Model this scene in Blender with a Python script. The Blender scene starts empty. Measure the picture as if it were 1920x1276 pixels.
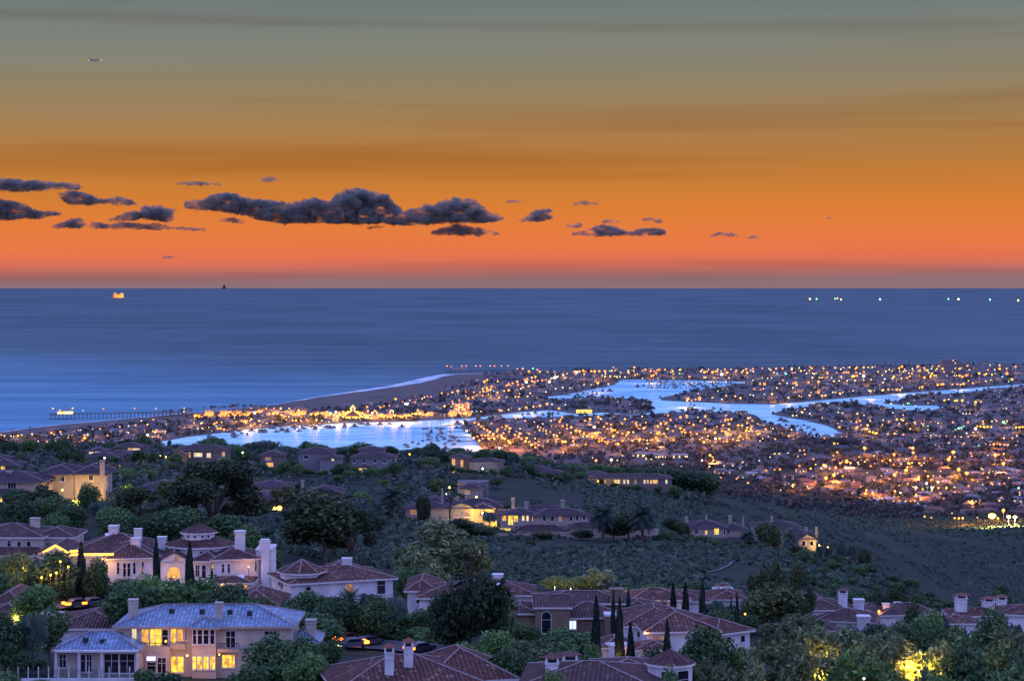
import bpy, bmesh, math, random
import numpy as np
from mathutils import Vector, noise as mnoise
from mathutils.geometry import delaunay_2d_cdt
R = random.Random(11)
C = bpy.context.scene.collection
scn = bpy.context.scene
# ------------------------------------------------------------------ camera
H, F, Y0 = 315.0, 3850.0, 528.0          # eye height above the sea, focal length and level row in photo pixels
cam = bpy.data.cameras.new('camera'); co = bpy.data.objects.new('camera', cam); C.objects.link(co)
co.location = (0, 0, H); co.rotation_euler = (math.radians(90), 0, 0)
cam.sensor_width = 36; cam.lens = 36*F/1920; cam.shift_y = -(638-Y0)/1920
cam.clip_start = 1; cam.clip_end = 400000
scn.camera = co
# ------------------------------------------------------------------ dusk sky
scn.view_settings.view_transform = 'Standard'; scn.view_settings.look = 'None'
scn.view_settings.exposure = 0; scn.view_settings.gamma = 1
scn.render.engine = 'CYCLES'
scn.cycles.use_denoising = True
scn.cycles.max_bounces = 6; scn.cycles.diffuse_bounces = 2; scn.cycles.glossy_bounces = 2
scn.cycles.transparent_max_bounces = 12; scn.cycles.volume_bounces = 0
scn.cycles.sample_clamp_indirect = 4
def lin(c):
    return tuple(((v/255)/12.92 if v/255 <= .04045 else ((v/255+.055)/1.055)**2.4) for v in c)
W = bpy.data.worlds.new('World'); scn.world = W; W.use_nodes = True
nt = W.node_tree; nt.nodes.clear()
def N(t, ty, **kw):
    n = t.nodes.new(ty)
    for k, v in kw.items(): setattr(n, k, v)
    return n
def L(t, a, b): t.links.new(a, b)
def mth(t, op, a, b=None, clamp=False):
    n = N(t, 'ShaderNodeMath', operation=op, use_clamp=clamp)
    for i, v in enumerate((a, b)):
        if v is None: continue
        if isinstance(v, (int, float)): n.inputs[i].default_value = v
        else: L(t, v, n.inputs[i])
    return n.outputs[0]
def ramp(t, fac, stops, interp='LINEAR'):
    n = N(t, 'ShaderNodeValToRGB'); cr = n.color_ramp; cr.interpolation = interp
    while len(cr.elements) > 1: cr.elements.remove(cr.elements[-1])
    for i, (p, c) in enumerate(stops):
        e = cr.elements[0] if i == 0 else cr.elements.new(p)
        e.position = p; e.color = (*c[:3], 1)
    if fac is not None: L(t, fac, n.inputs[0])
    return n.outputs[0]
def mixc(t, fac, a, b, mode='MIX'):
    n = N(t, 'ShaderNodeMix', data_type='RGBA', blend_type=mode)
    for s, v in ((n.inputs[0], fac), (n.inputs[6], a), (n.inputs[7], b)):
        if isinstance(v, (int, float)): s.default_value = v
        elif isinstance(v, tuple): s.default_value = (*v[:3], 1)
        else: L(t, v, s)
    return n.outputs[2]
tc = N(nt, 'ShaderNodeTexCoord'); sp = N(nt, 'ShaderNodeSeparateXYZ'); L(nt, tc.outputs['Generated'], sp.inputs[0])
ez, ey, ex = sp.outputs[2], sp.outputs[1], sp.outputs[0]
# slow horizontal streaks of thin high cloud
mp = N(nt, 'ShaderNodeMapping'); mp.inputs['Scale'].default_value = (2.2, 2.2, 62); L(nt, tc.outputs['Generated'], mp.inputs[0])
nz = N(nt, 'ShaderNodeTexNoise'); nz.inputs['Scale'].default_value = 1.0; nz.inputs['Detail'].default_value = 3; L(nt, mp.outputs[0], nz.inputs[0])
tilt = mth(nt, 'ADD', ez, mth(nt, 'MULTIPLY', ex, -0.006))
wamp = mth(nt, 'MULTIPLY', mth(nt, 'MULTIPLY', ez, 16, True), .022)
wob = mth(nt, 'ADD', tilt, mth(nt, 'MULTIPLY', mth(nt, 'SUBTRACT', nz.outputs[0], .5), wamp))
low = ramp(nt, mth(nt, 'MULTIPLY', wob, 1/.15, True), [(p/150, lin(c)) for p, c in (
    (0, (146, 114, 120)), (2, (157, 112, 115)), (4.2, (178, 111, 107)), (6.8, (204, 113, 98)), (9.5, (221, 115, 88)), (13, (232, 118, 79)), (18, (236, 121, 71)), (25, (231, 125, 64)), (36, (222, 128, 54)),
    (48, (203, 127, 55)), (60, (184, 124, 62)), (72, (173, 129, 79)), (84, (159, 131, 92)), (98, (144, 132, 106)), (112, (133, 133, 120)), (126, (121, 129, 124)), (140, (108, 119, 119)), (150, (101, 112, 115)))])
low = mixc(nt, 1.0, low, ramp(nt, nz.outputs[0], [(.30, (.80, .76, .74)), (.45, (.97, .97, .97)), (.6, (1.0, 1.0, 1.0))]), 'MULTIPLY')
# away from the sunset the low sky turns blue-violet
az = N(nt, 'ShaderNodeMapRange', interpolation_type='SMOOTHSTEP'); az.inputs[1].default_value = .15; az.inputs[2].default_value = .9; L(nt, ey, az.inputs[0])
up1 = N(nt, 'ShaderNodeMapRange', interpolation_type='SMOOTHSTEP'); up1.inputs[1].default_value = .13; up1.inputs[2].default_value = .38; L(nt, ez, up1.inputs[0])
ZEN, ANTI = (.45, .63, 1.70), (.77, .75, 1.95)
back = mixc(nt, mth(nt, 'MULTIPLY', ez, 1.6, True), ANTI, ZEN)
c1 = mixc(nt, az.outputs[0], back, low)
sky = mixc(nt, up1.outputs[0], c1, back)
gnd = N(nt, 'ShaderNodeMapRange'); gnd.inputs[1].default_value = -.03; gnd.inputs[2].default_value = -.006; L(nt, ez, gnd.inputs[0])
sky = mixc(nt, gnd.outputs[0], (.115, .072, .075), sky)
# the twilight sky model, at low sun, adds its own faint glow
nish = N(nt, 'ShaderNodeTexSky', sky_type='NISHITA'); nish.sun_disc = False; nish.sun_elevation = math.radians(1.0); nish.sun_rotation = math.radians(0)
b1 = N(nt, 'ShaderNodeBackground'); L(nt, sky, b1.inputs[0]); b1.inputs[1].default_value = 1.0
wo = N(nt, 'ShaderNodeOutputWorld'); L(nt, b1.outputs[0], wo.inputs[0])
nt.nodes.remove(nish)
# ------------------------------------------------------------------ helpers
def tag(o, label=None, cat=None, group=None, kind=None):
    if label: o['label'] = label
    if cat: o['category'] = cat
    if group: o['group'] = group
    if kind: o['kind'] = kind
    return o
def link(o, parent=None):
    C.objects.link(o)
    if parent: o.parent = parent
    return o
def empty(name, loc, label=None, cat=None, group=None):
    o = bpy.data.objects.new(name, None); o.location = loc; o.empty_display_size = .5
    return tag(link(o), label, cat, group)
def obj(name, me, mats=None, parent=None, loc=None):
    if isinstance(me, bmesh.types.BMesh):
        m = bpy.data.meshes.new(name); me.to_mesh(m); me.free(); me = m
    o = bpy.data.objects.new(name, me)
    if mats and not len(me.materials):
        for q in (mats if isinstance(mats, (list, tuple)) else [mats]): me.materials.append(q)
    if loc is not None: o.location = loc
    return link(o, parent)
def copytree(o, parent=None):
    c = o.copy(); C.objects.link(c)
    if parent: c.parent = parent
    for ch in list(o.children): copytree(ch, c)
    return c
class MB:
    """collects faces for one mesh; per-face material slot and UVs in metres"""
    def __init__(s): s.v = []; s.f = []; s.m = []; s.uv = []
    def face(s, pts, m=0, uv=None):
        i = len(s.v); s.v += [tuple(p) for p in pts]; s.f.append(tuple(range(i, i+len(pts)))); s.m.append(m)
        s.uv.append(uv)
    def box(s, x0, x1, y0, y1, z0, z1, m=0, xf=None):
        P = [(x, y, z) for z in (z0, z1) for y in (y0, y1) for x in (x0, x1)]
        if xf: P = [xf(*p) for p in P]
        for q in ((0, 1, 5, 4), (1, 3, 7, 5), (3, 2, 6, 7), (2, 0, 4, 6), (4, 5, 7, 6), (2, 3, 1, 0)): s.face([P[k] for k in q], m)
    def tube(s, a, b, r0, r1=None, n=6, m=0, caps=True):
        a, b = Vector(a), Vector(b); r1 = r0 if r1 is None else r1
        d = (b-a).normalized(); u = d.orthogonal().normalized(); w = d.cross(u)
        ra = [a+(u*math.cos(t)+w*math.sin(t))*r0 for t in [2*math.pi*k/n for k in range(n)]]
        rb = [b+(u*math.cos(t)+w*math.sin(t))*r1 for t in [2*math.pi*k/n for k in range(n)]]
        for k in range(n): s.face([ra[k], ra[(k+1) % n], rb[(k+1) % n], rb[k]], m)
        if caps: s.face(rb, m); s.face(ra[::-1], m)
    def lathe(s, prof, n=12, c=(0, 0, 0), m=0, sx=1, sy=1):
        rings = [[(c[0]+r*sx*math.cos(2*math.pi*k/n), c[1]+r*sy*math.sin(2*math.pi*k/n), c[2]+z) for k in range(n)] for r, z in prof]
        for a, b in zip(rings, rings[1:]):
            for k in range(n): s.face([a[k], a[(k+1) % n], b[(k+1) % n], b[k]], m)
        s.face(rings[-1], m); s.face(rings[0][::-1], m)
    def mesh(s, name, origin=(0, 0, 0), smooth=False):
        me = bpy.data.meshes.new(name); ox, oy, oz = origin
        me.from_pydata([(x-ox, y-oy, z-oz) for x, y, z in s.v], [], s.f)
        me.polygons.foreach_set('material_index', s.m)
        if any(u is not None for u in s.uv):
            lay = me.uv_layers.new(name='UVMap'); arr = []
            for f, u in zip(s.f, s.uv):
                arr += [c for q in (u or [(0, 0)]*len(f)) for c in q]
            lay.data.foreach_set('uv', arr)
        if smooth: me.polygons.foreach_set('use_smooth', [True]*len(s.f))
        me.update(); return me
# ------------------------------------------------------------------ materials
def newmat(name):
    m = bpy.data.materials.new(name); m.use_nodes = True; t = m.node_tree
    b = t.nodes['Principled BSDF']; return m, t, b
def mat(name, col, rough=.8, var=.25, scale=1.0, bump=0, spec=.3, col2=None, coord='Object'):
    m, t, b = newmat(name)
    b.inputs['Roughness'].default_value = rough; b.inputs['Specular IOR Level'].default_value = spec
    g = N(t, 'ShaderNodeTexCoord'); n = N(t, 'ShaderNodeTexNoise'); n.inputs['Scale'].default_value = scale; n.inputs['Detail'].default_value = 5
    L(t, g.outputs[coord], n.inputs[0])
    d = col2 or tuple(v*(1-var) for v in col)
    l = col if col2 else tuple(min(1, v*(1+var)) for v in col)
    L(t, ramp(t, n.outputs[0], [(.3, d), (.7, l)]), b.inputs['Base Color'])
    if bump:
        bp = N(t, 'ShaderNodeBump'); bp.inputs['Strength'].default_value = .6; bp.inputs['Distance'].default_value = bump
        L(t, n.outputs[0], bp.inputs['Height']); L(t, bp.outputs[0], b.inputs['Normal'])
    return m
def emis(name, col, s, base=(.1, .1, .1)):
    m, t, b = newmat(name); b.inputs['Base Color'].default_value = (*base, 1)
    b.inputs['Emission Color'].default_value = (*col, 1); b.inputs['Emission Strength'].default_value = s
    return m
def tilemat(name, c1, c2, c3, pitch=.36, row=.42, depth=.09, rough=.75, spec=.25):
    """barrel tiles: ridges run up the slope (V), courses across (U); UVs are in metres"""
    m, t, b = newmat(name); b.inputs['Roughness'].default_value = rough; b.inputs['Specular IOR Level'].default_value = spec
    uv = N(t, 'ShaderNodeUVMap'); s = N(t, 'ShaderNodeSeparateXYZ'); L(t, uv.outputs[0], s.inputs[0])
    u = mth(t, 'MULTIPLY', s.outputs[0], 1/pitch); v = mth(t, 'MULTIPLY', s.outputs[1], 1/row)
    wave = mth(t, 'ABSOLUTE', mth(t, 'SINE', mth(t, 'MULTIPLY', u, math.pi)))
    step = mth(t, 'FRACT', v)
    hgt = mth(t, 'ADD', wave, mth(t, 'MULTIPLY', mth(t, 'SUBTRACT', 1, step), .35))
    cb = N(t, 'ShaderNodeCombineXYZ'); L(t, mth(t, 'FLOOR', u), cb.inputs[0]); L(t, mth(t, 'FLOOR', v), cb.inputs[1])
    wn = N(t, 'ShaderNodeTexWhiteNoise'); L(t, cb.outputs[0], wn.inputs[0])
    n = N(t, 'ShaderNodeTexNoise'); n.inputs['Scale'].default_value = .5; L(t, uv.outputs[0], n.inputs[0])
    col = mixc(t, mth(t, 'MULTIPLY', n.outputs[0], .5), ramp(t, wn.outputs[0], [(0, c1), (.45, c1), (.6, c2), (.8, c2), (.88, c3), (1, c3)], 'CONSTANT'), c2)
    n3 = N(t, 'ShaderNodeTexNoise'); n3.inputs['Scale'].default_value = .22; n3.inputs['Detail'].default_value = 4; L(t, uv.outputs[0], n3.inputs[0])
    col = mixc(t, 1.0, col, ramp(t, n3.outputs[0], [(.3, (.62, .60, .60)), (.55, (1, 1, 1)), (.72, (1.25, 1.2, 1.15))]), 'MULTIPLY')   # weathering
    L(t, col, b.inputs['Base Color'])
    bp = N(t, 'ShaderNodeBump'); bp.inputs['Strength'].default_value = 1; bp.inputs['Distance'].default_value = depth
    L(t, hgt, bp.inputs['Height']); L(t, bp.outputs[0], b.inputs['Normal'])
    return m
def leafmat(name, cs, tr=.2):
    m, t, b = newmat(name); b.inputs['Roughness'].default_value = .7; b.inputs['Specular IOR Level'].default_value = .25
    g = N(t, 'ShaderNodeNewGeometry'); oi = N(t, 'ShaderNodeObjectInfo')
    tcx = N(t, 'ShaderNodeTexCoord'); n = N(t, 'ShaderNodeTexNoise'); n.inputs['Scale'].default_value = .55; L(t, tcx.outputs['Object'], n.inputs[0])
    f = mth(t, 'ADD', mth(t, 'MULTIPLY', g.outputs['Random Per Island'], .5), mth(t, 'MULTIPLY', n.outputs[0], .5))
    f = mth(t, 'ADD', f, mth(t, 'MULTIPLY', mth(t, 'SUBTRACT', oi.outputs['Random'], .5), .35), True)
    col = ramp(t, f, [(.2, cs[0]), (.5, cs[1]), (.8, cs[2])])
    L(t, col, b.inputs['Base Color'])
    tl = N(t, 'ShaderNodeBsdfTranslucent'); L(t, col, tl.inputs[0])
    mx = N(t, 'ShaderNodeMixShader'); mx.inputs[0].default_value = tr; L(t, b.outputs[0], mx.inputs[1]); L(t, tl.outputs[0], mx.inputs[2])
    L(t, mx.outputs[0], t.nodes['Material Output'].inputs[0]); return m
# ------------------------------------------------------------------ terrain: heights measured down from the eye
PXC = [-900, -200, 0, 300, 600, 900, 1200, 1450, 1650, 1850, 2100, 2900]
DK = [30, 60, 150, 215, 257, 300, 350, 400, 450, 520, 600, 640, 720, 800, 900, 1000, 1200, 1300, 1500, 2000, 2300, 2600, 3000, 3300, 3500, 3750]
TAIL = [200, 250, 264, 272, 285, 303, 312, 322]
def _c(a, m, t=TAIL): return a + m + t
A = [8, 17, 38]
DROP = [
 _c(A, [48, 49.5, 51, 53, 53, 53, 53.5, 58, 61, 68, 71.5, 75, 87, 135, 160]),
 _c(A, [48, 49.5, 51, 53, 53, 53, 53.5, 58, 61, 68, 71.5, 75, 87, 135, 160]),
 _c(A, [48, 49.5, 51, 53, 53, 53, 53.5, 58, 61, 68, 71.5, 75, 87, 135, 160]),
 _c(A, [48, 49.5, 51, 53, 53.5, 54, 55, 60, 63, 69, 71.5, 75, 87, 135, 160]),
 _c(A, [48, 50, 53, 56, 57.5, 58.5, 62, 67, 69, 74, 75, 75.5, 86, 135, 160]),
 _c(A, [49, 51, 55, 58, 61, 64.5, 71, 76, 78, 77, 78, 80, 89, 135, 160]),
 _c(A, [50, 53, 57, 60, 62, 64.5, 70.5, 76, 78.5, 83, 85.5, 90, 100, 140, 165]),
 _c(A, [51, 55, 59, 63, 66, 69, 75, 79, 82.6, 96, 104, 102.5, 102, 130, 160]),
 _c(A, [51, 56, 60, 64, 70, 75, 80, 83, 92, 130, 160, 165, 155, 150, 149], [190]+TAIL[1:]),
 _c(A, [51, 57, 62, 67, 73, 82, 92, 98, 115, 160, 185, 190, 185, 176, 172], [178, 238]+TAIL[2:]),
 _c(A, [52, 60, 68, 75, 85, 95, 110, 125, 150, 190, 200, 200, 190, 180, 176], [180, 240]+TAIL[2:]),
 _c(A, [52, 60, 68, 75, 85, 95, 110, 125, 150, 190, 200, 200, 190, 180, 176], [180, 240]+TAIL[2:])]
NU, ND = 320, 330
GPX = np.linspace(-900, 2900, NU); GD = np.exp(np.linspace(math.log(30), math.log(3740), ND))
T = np.array([np.interp(GD, DK, r) for r in DROP]); T = np.array([np.interp(GPX, PXC, T[:, j]) for j in range(ND)]).T
def _sm(a, k, ax):
    w = np.exp(-.5*(np.arange(-3*k, 3*k+1)/k)**2); w /= w.sum()
    p = np.pad(a, [(3*k, 3*k) if i == ax else (0, 0) for i in range(2)], mode='edge')
    return np.apply_along_axis(lambda r: np.convolve(r, w, 'valid'), ax, p)
T = _sm(_sm(T, 7, 0), 2, 1)
for i in range(NU):
    for j in range(ND):
        x, y = (GPX[i]-960)/F*GD[j], GD[j]
        a = min(1, max(0, (y-350)/300))
        T[i, j] += min(1, max(0, (y-930)/150))*6.5*mnoise.noise((x/150, y/230, 5))*(1 if y < 2200 else .2) + a*(2.2*mnoise.noise((x/90, y/120, 1)) + .8*mnoise.noise((x/25, y/35, 2)))*(1 if y < 2200 else .5)
def ter(px, d):
    """ground height at photo column px, distance d"""
    u = min(max((px+900)/3800*(NU-1), 0), NU-1.001); v = min(max(math.log(d/30)/math.log(3740/30)*(ND-1), 0), ND-1.001)
    i, j = int(u), int(v); a, b = u-i, v-j
    return H-((T[i, j]*(1-a)+T[i+1, j]*a)*(1-b)+(T[i, j+1]*(1-a)+T[i+1, j+1]*a)*b)
def terxy(x, y): return ter(x/y*F+960, y)
LAND = 2.5
def gz(px, d): return max(ter(px, d), LAND) if d < 3740 else LAND
def wp(px, py, d): return Vector(((px-960)/F*d, d, H-(py-Y0)/F*d))
def hit(px, py, up=0.0, dmin=180):
    """where the ray through a photo pixel meets the ground raised by `up`"""
    k = (py-Y0)/F; d = dmin
    while d < 12000:
        if H-k*d <= gz(px, d)+up:
            return (px-960)/F*d, d
        d *= 1.004
    return (px-960)/F*d, d
v = [((GPX[i]-960)/F*GD[j], GD[j], H-T[i, j]) for i in range(NU) for j in range(ND)]
f = [(i*ND+j, (i+1)*ND+j, (i+1)*ND+j+1, i*ND+j+1) for i in range(NU-1) for j in range(ND-1)]
me = bpy.data.meshes.new('hillside'); me.from_pydata(v, [], f); me.polygons.foreach_set('use_smooth', [True]*len(f)); me.update()
m, t, b = newmat('hill_ground'); b.inputs['Roughness'].default_value = .95; b.inputs['Specular IOR Level'].default_value = .1
g = N(t, 'ShaderNodeTexCoord'); n1 = N(t, 'ShaderNodeTexNoise'); n1.inputs['Scale'].default_value = .02; n1.inputs['Detail'].default_value = 8; n1.inputs['Roughness'].default_value = .7
n2 = N(t, 'ShaderNodeTexNoise'); n2.inputs['Scale'].default_value = .35; n2.inputs['Detail'].default_value = 4
L(t, g.outputs['Object'], n1.inputs[0]); L(t, g.outputs['Object'], n2.inputs[0])
c = mixc(t, n2.outputs[0], ramp(t, n1.outputs[0], [(.35, (.028, .038, .024)), (.58, (.048, .055, .038)), (.74, (.13, .12, .085))]), (.032, .042, .028))
L(t, c, b.inputs['Base Color'])
bp = N(t, 'ShaderNodeBump'); bp.inputs['Distance'].default_value = 1.2; bp.inputs['Strength'].default_value = .8; L(t, n2.outputs[0], bp.inputs['Height']); L(t, bp.outputs[0], b.inputs['Normal'])
tag(obj('hill_terrain', me, m), 'dark scrubby hillside falling from the camera to the coastal town', None, None, 'structure')
# ------------------------------------------------------------------ sea, harbour, land
def water(name, deep, pale, gloss, rough, sc, bumpd, shore_sheen=None):
    m, t, b = newmat(name); t.nodes.remove(b)
    g = N(t, 'ShaderNodeTexCoord'); mp = N(t, 'ShaderNodeMapping'); mp.inputs['Scale'].default_value = sc[0]; L(t, g.outputs['Object'], mp.inputs[0])
    n = N(t, 'ShaderNodeTexNoise'); n.inputs['Scale'].default_value = 1; n.inputs['Detail'].default_value = 7; n.inputs['Roughness'].default_value = .62; L(t, mp.outputs[0], n.inputs[0])
    mp2 = N(t, 'ShaderNodeMapping'); mp2.inputs['Scale'].default_value = sc[1]; L(t, g.outputs['Object'], mp2.inputs[0])
    n2 = N(t, 'ShaderNodeTexNoise'); n2.inputs['Scale'].default_value = 1; n2.inputs['Detail'].default_value = 3; L(t, mp2.outputs[0], n2.inputs[0])
    f = mth(t, 'ADD', mth(t, 'MULTIPLY', n.outputs[0], .6), mth(t, 'MULTIPLY', n2.outputs[0], .4))
    mp3 = N(t, 'ShaderNodeMapping'); mp3.inputs['Scale'].default_value = (1/1900, 1/3400, 1); L(t, g.outputs['Object'], mp3.inputs[0])
    n3 = N(t, 'ShaderNodeTexNoise'); n3.inputs['Scale'].default_value = 1; n3.inputs['Detail'].default_value = 4; L(t, mp3.outputs[0], n3.inputs[0])
    f = mth(t, 'ADD', f, mth(t, 'MULTIPLY', mth(t, 'SUBTRACT', n3.outputs[0], .5), .45))      # wind patches
    col = ramp(t, f, [(.40, deep), (.60, pale)])
    if shore_sheen:      # brighter wave reflection towards the shore, put into the colour as paler tones
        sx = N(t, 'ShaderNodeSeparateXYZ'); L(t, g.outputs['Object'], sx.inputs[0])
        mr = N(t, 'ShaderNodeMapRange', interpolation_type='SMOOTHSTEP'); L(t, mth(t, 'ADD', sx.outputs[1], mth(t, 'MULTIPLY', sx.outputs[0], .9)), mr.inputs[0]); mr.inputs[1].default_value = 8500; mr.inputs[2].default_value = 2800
        col = mixc(t, mr.outputs[0], col, ramp(t, f, [(.40, shore_sheen[0]), (.60, shore_sheen[1])]))
    bp = N(t, 'ShaderNodeBump'); bp.inputs['Distance'].default_value = bumpd; L(t, n2.outputs[0], bp.inputs['Height'])
    d = N(t, 'ShaderNodeBsdfDiffuse'); L(t, col, d.inputs[0])
    gl = N(t, 'ShaderNodeBsdfGlossy'); gl.inputs['Roughness'].default_value = rough; gl.inputs[0].default_value = (.8, .9, 1, 1); L(t, bp.outputs[0], gl.inputs['Normal'])
    mx = N(t, 'ShaderNodeMixShader'); mx.inputs[0].default_value = gloss; L(t, d.outputs[0], mx.inputs[1]); L(t, gl.outputs[0], mx.inputs[2])
    L(t, mx.outputs[0], t.nodes['Material Output'].inputs[0]); return m
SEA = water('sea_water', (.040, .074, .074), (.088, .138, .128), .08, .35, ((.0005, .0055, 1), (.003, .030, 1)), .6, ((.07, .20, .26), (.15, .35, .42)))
HARB = water('harbour_water', (.17, .42, .50), (.50, .80, .74), 0.055, .26, ((.0035, .012, 1), (.012, .05, 1)), .2)  # bright reflected sky is painted into these diffuse blues
bm = bmesh.new()
ys = [2500, 3000, 3500, 4000, 5000, 6500, 9000, 14000, 25000, 50000, 100000]; rows = []
for y in ys: rows.append([bm.verts.new((k*y*.45+(k*6000), y, 0)) for k in range(-3, 4)])
for a, b2 in zip(rows, rows[1:]):
    for k in range(6): bm.faces.new((a[k], a[k+1], b2[k+1], b2[k]))
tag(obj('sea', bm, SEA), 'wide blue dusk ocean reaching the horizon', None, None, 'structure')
def g2(px, py, z=LAND):
    d = (H-z)*F/(py-Y0); return ((px-960)/F*d, d)
def inpoly(x, y, P):
    c = False; j = len(P)-1
    for i in range(len(P)):
        if (P[i][1] > y) != (P[j][1] > y) and x < (P[j][0]-P[i][0])*(y-P[i][1])/(P[j][1]-P[i][1])+P[i][0]: c = not c
        j = i
    return c
def rough_edge(P, amt, step):
    """densify a photo outline (in pixels) and roughen it slightly"""
    out = []
    for (a, b2), (c2, d2) in zip(P, P[1:]+P[:1]):
        k = max(1, int(math.hypot(c2-a, (d2-b2)*3)/step))
        for i in range(k):
            s = i/k; out.append((a+(c2-a)*s+R.uniform(-amt, amt)*2, b2+(d2-b2)*s+R.uniform(-amt, amt)*.3))
    return out
COAST = [(-900, 905), (-400, 862), (-200, 836), (0, 810), (60, 802), (115, 795.5), (180, 790), (250, 783.5), (340, 775), (430, 768), (500, 760.5), (600, 744), (680, 733), (740, 725), (790, 717), (815, 711),
         (832, 705), (860, 701.5), (900, 700), (960, 698), (1010, 696), (1060, 693), (1200, 691), (1400, 688), (1560, 685.5), (1700, 683), (1920, 680), (2300, 675), (2900, 668)]
OUTER = COAST + [(2900, 900), (2100, 893), (1400, 893), (700, 893), (0, 893), (-500, 905)]
BAYS = [
 [(300, 826), (345, 817.5), (420, 808.5), (480, 801), (560, 795.5), (640, 791), (700, 788.5), (760, 788), (830, 784), (880, 782.5), (905, 779), (940, 775), (985, 770), (1030, 767), (1060, 771), (1085, 775), (1130, 771), (1195, 775), (1225, 771),
  (1218, 763), (1222, 752), (1180, 747), (1120, 744), (1060, 747), (1040, 752), (1022, 743), (1060, 738), (1110, 728.5), (1150, 719.5), (1162, 711.5), (1200, 710), (1290, 711.5), (1340, 712.5), (1400, 714.5), (1402, 717), (1370, 721.5), (1330, 728), (1297, 733), (1275, 738), (1240, 745),
  (1240, 748.5), (1290, 751.5), (1380, 755), (1450, 756), (1540, 748.5), (1600, 743), (1700, 735), (1800, 727.5), (1920, 718), (2200, 700), (2200, 704), (1920, 722.5), (1850, 731), (1790, 737), (1740, 738), (1705, 743), (1690, 750), (1655, 754), (1700, 758), (1760, 758), (1775, 761.5), (1750, 768), (1712, 771), (1672, 765.5), (1640, 760.5), (1612, 757),
  (1606, 751), (1560, 756), (1500, 764), (1470, 768), (1446, 774.5), (1475, 780), (1520, 788), (1550, 796), (1572, 806), (1590, 815), (1560, 820), (1530, 819), (1500, 809), (1455, 798), (1430, 788), (1415, 777), (1400, 772.5), (1330, 771.5), (1300, 769.5), (1235, 776), (1120, 778), (1040, 781), (960, 784), (905, 785),
  (880, 789), (862, 800), (880, 812), (897, 830), (909, 845), (800, 851), (600, 853), (400, 846), (310, 834)]]
outer = [g2(*p) for p in rough_edge(OUTER, .5, 14)]
bays = [[g2(*p) for p in rough_edge(b_, .8, 8)] for b_ in BAYS]
vs, es = [], []
for loop in [outer]+bays:
    i0 = len(vs); vs += [Vector(p) for p in loop]; es += [(i0+i, i0+(i+1) % len(loop)) for i in range(len(loop))]
res = delaunay_2d_cdt(vs, es, [], 0, 1e-3)
land = MB(); harb = MB()
def isl(cx, cy): return inpoly(cx, cy, outer) and not any(inpoly(cx, cy, q) for q in bays)
for tri in res[2]:
    P = [res[0][k] for k in tri]; cx = sum(p.x for p in P)/3; cy = sum(p.y for p in P)/3
    if any(inpoly(cx, cy, q) for q in bays): harb.face([(p.x, p.y, .4) for p in P])
    elif inpoly(cx, cy, outer): land.face([(p.x, p.y, LAND) for p in P])
for loop in [outer]+bays:
    for a, b2 in zip(loop, loop[1:]+loop[:1]): land.face([(a[0], a[1], LAND), (b2[0], b2[1], LAND), (b2[0], b2[1], -1), (a[0], a[1], -1)])
TOWNG = mat('town_ground', (.15, .13, .12), .95, scale=.012, col2=(.075, .07, .068), spec=.1)
tag(obj('town_land', land.mesh('town_land'), TOWNG), 'low flat land of the peninsula, islands and harbour shore', None, None, 'structure')
tag(obj('harbour_water', harb.mesh('harbour_water'), HARB), 'bright pale blue harbour water winding between the islands', None, None, 'structure')
def sheet(name, pts, z, m, label):
    P = [g2(x, y, z) for x, y in pts]; r = delaunay_2d_cdt([Vector(p) for p in P], [(i, (i+1) % len(P)) for i in range(len(P))], [], 1, 1e-3)
    q = MB()
    for tri in r[2]:
        if len(tri) >= 3: q.face([(r[0][k].x, r[0][k].y, z) for k in tri])
    return tag(obj(name, q.mesh(name), m), label, None, None, 'structure')
SAND = mat('beach_sand', (.16, .125, .10), .95, scale=.01, col2=(.11, .088, .075), spec=.1)
FOAM = mat('surf_foam', (.85, .83, .80), .9, scale=.012, col2=(.22, .32, .38))
up = [(x, y+.9) for x, y in COAST if -200 <= x <= 1010]
sheet('beach', up + [(1000, 700), (930, 706), (880, 716), (800, 735), (735, 751), (660, 765), (600, 771), (520, 771), (430, 776), (340, 782), (250, 791), (120, 803), (0, 819), (-200, 846)], LAND+.05, SAND, 'broad dark sand beach running along the ocean shore')
foam_in = [(480, 764.5), (540, 755.8), (600, 746), (680, 735), (740, 727), (790, 719), (815, 713), (832, 706.5), (860, 702.3), (900, 700.8), (950, 699)]
foam_out = [(940, 698.4), (900, 699.2), (860, 699.6), (832, 700.6), (805, 705.5), (770, 713.5), (735, 721.5), (680, 730.2), (600, 742.5), (540, 753.2), (480, 762.6)]
sheet('surf', foam_in+foam_out, .35, FOAM, 'white line of surf along the beach')
sheet('shore_break', [(250, 785.2), (340, 776.6), (430, 769.5), (480, 764.5), (480, 763.3), (430, 767.8), (340, 774.3), (250, 783), (115, 794.6), (0, 809.2), (-100, 822), (-100, 824.5), (0, 811), (115, 796)], .3, FOAM, 'thin pale shore break below the beach at the left')
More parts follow.
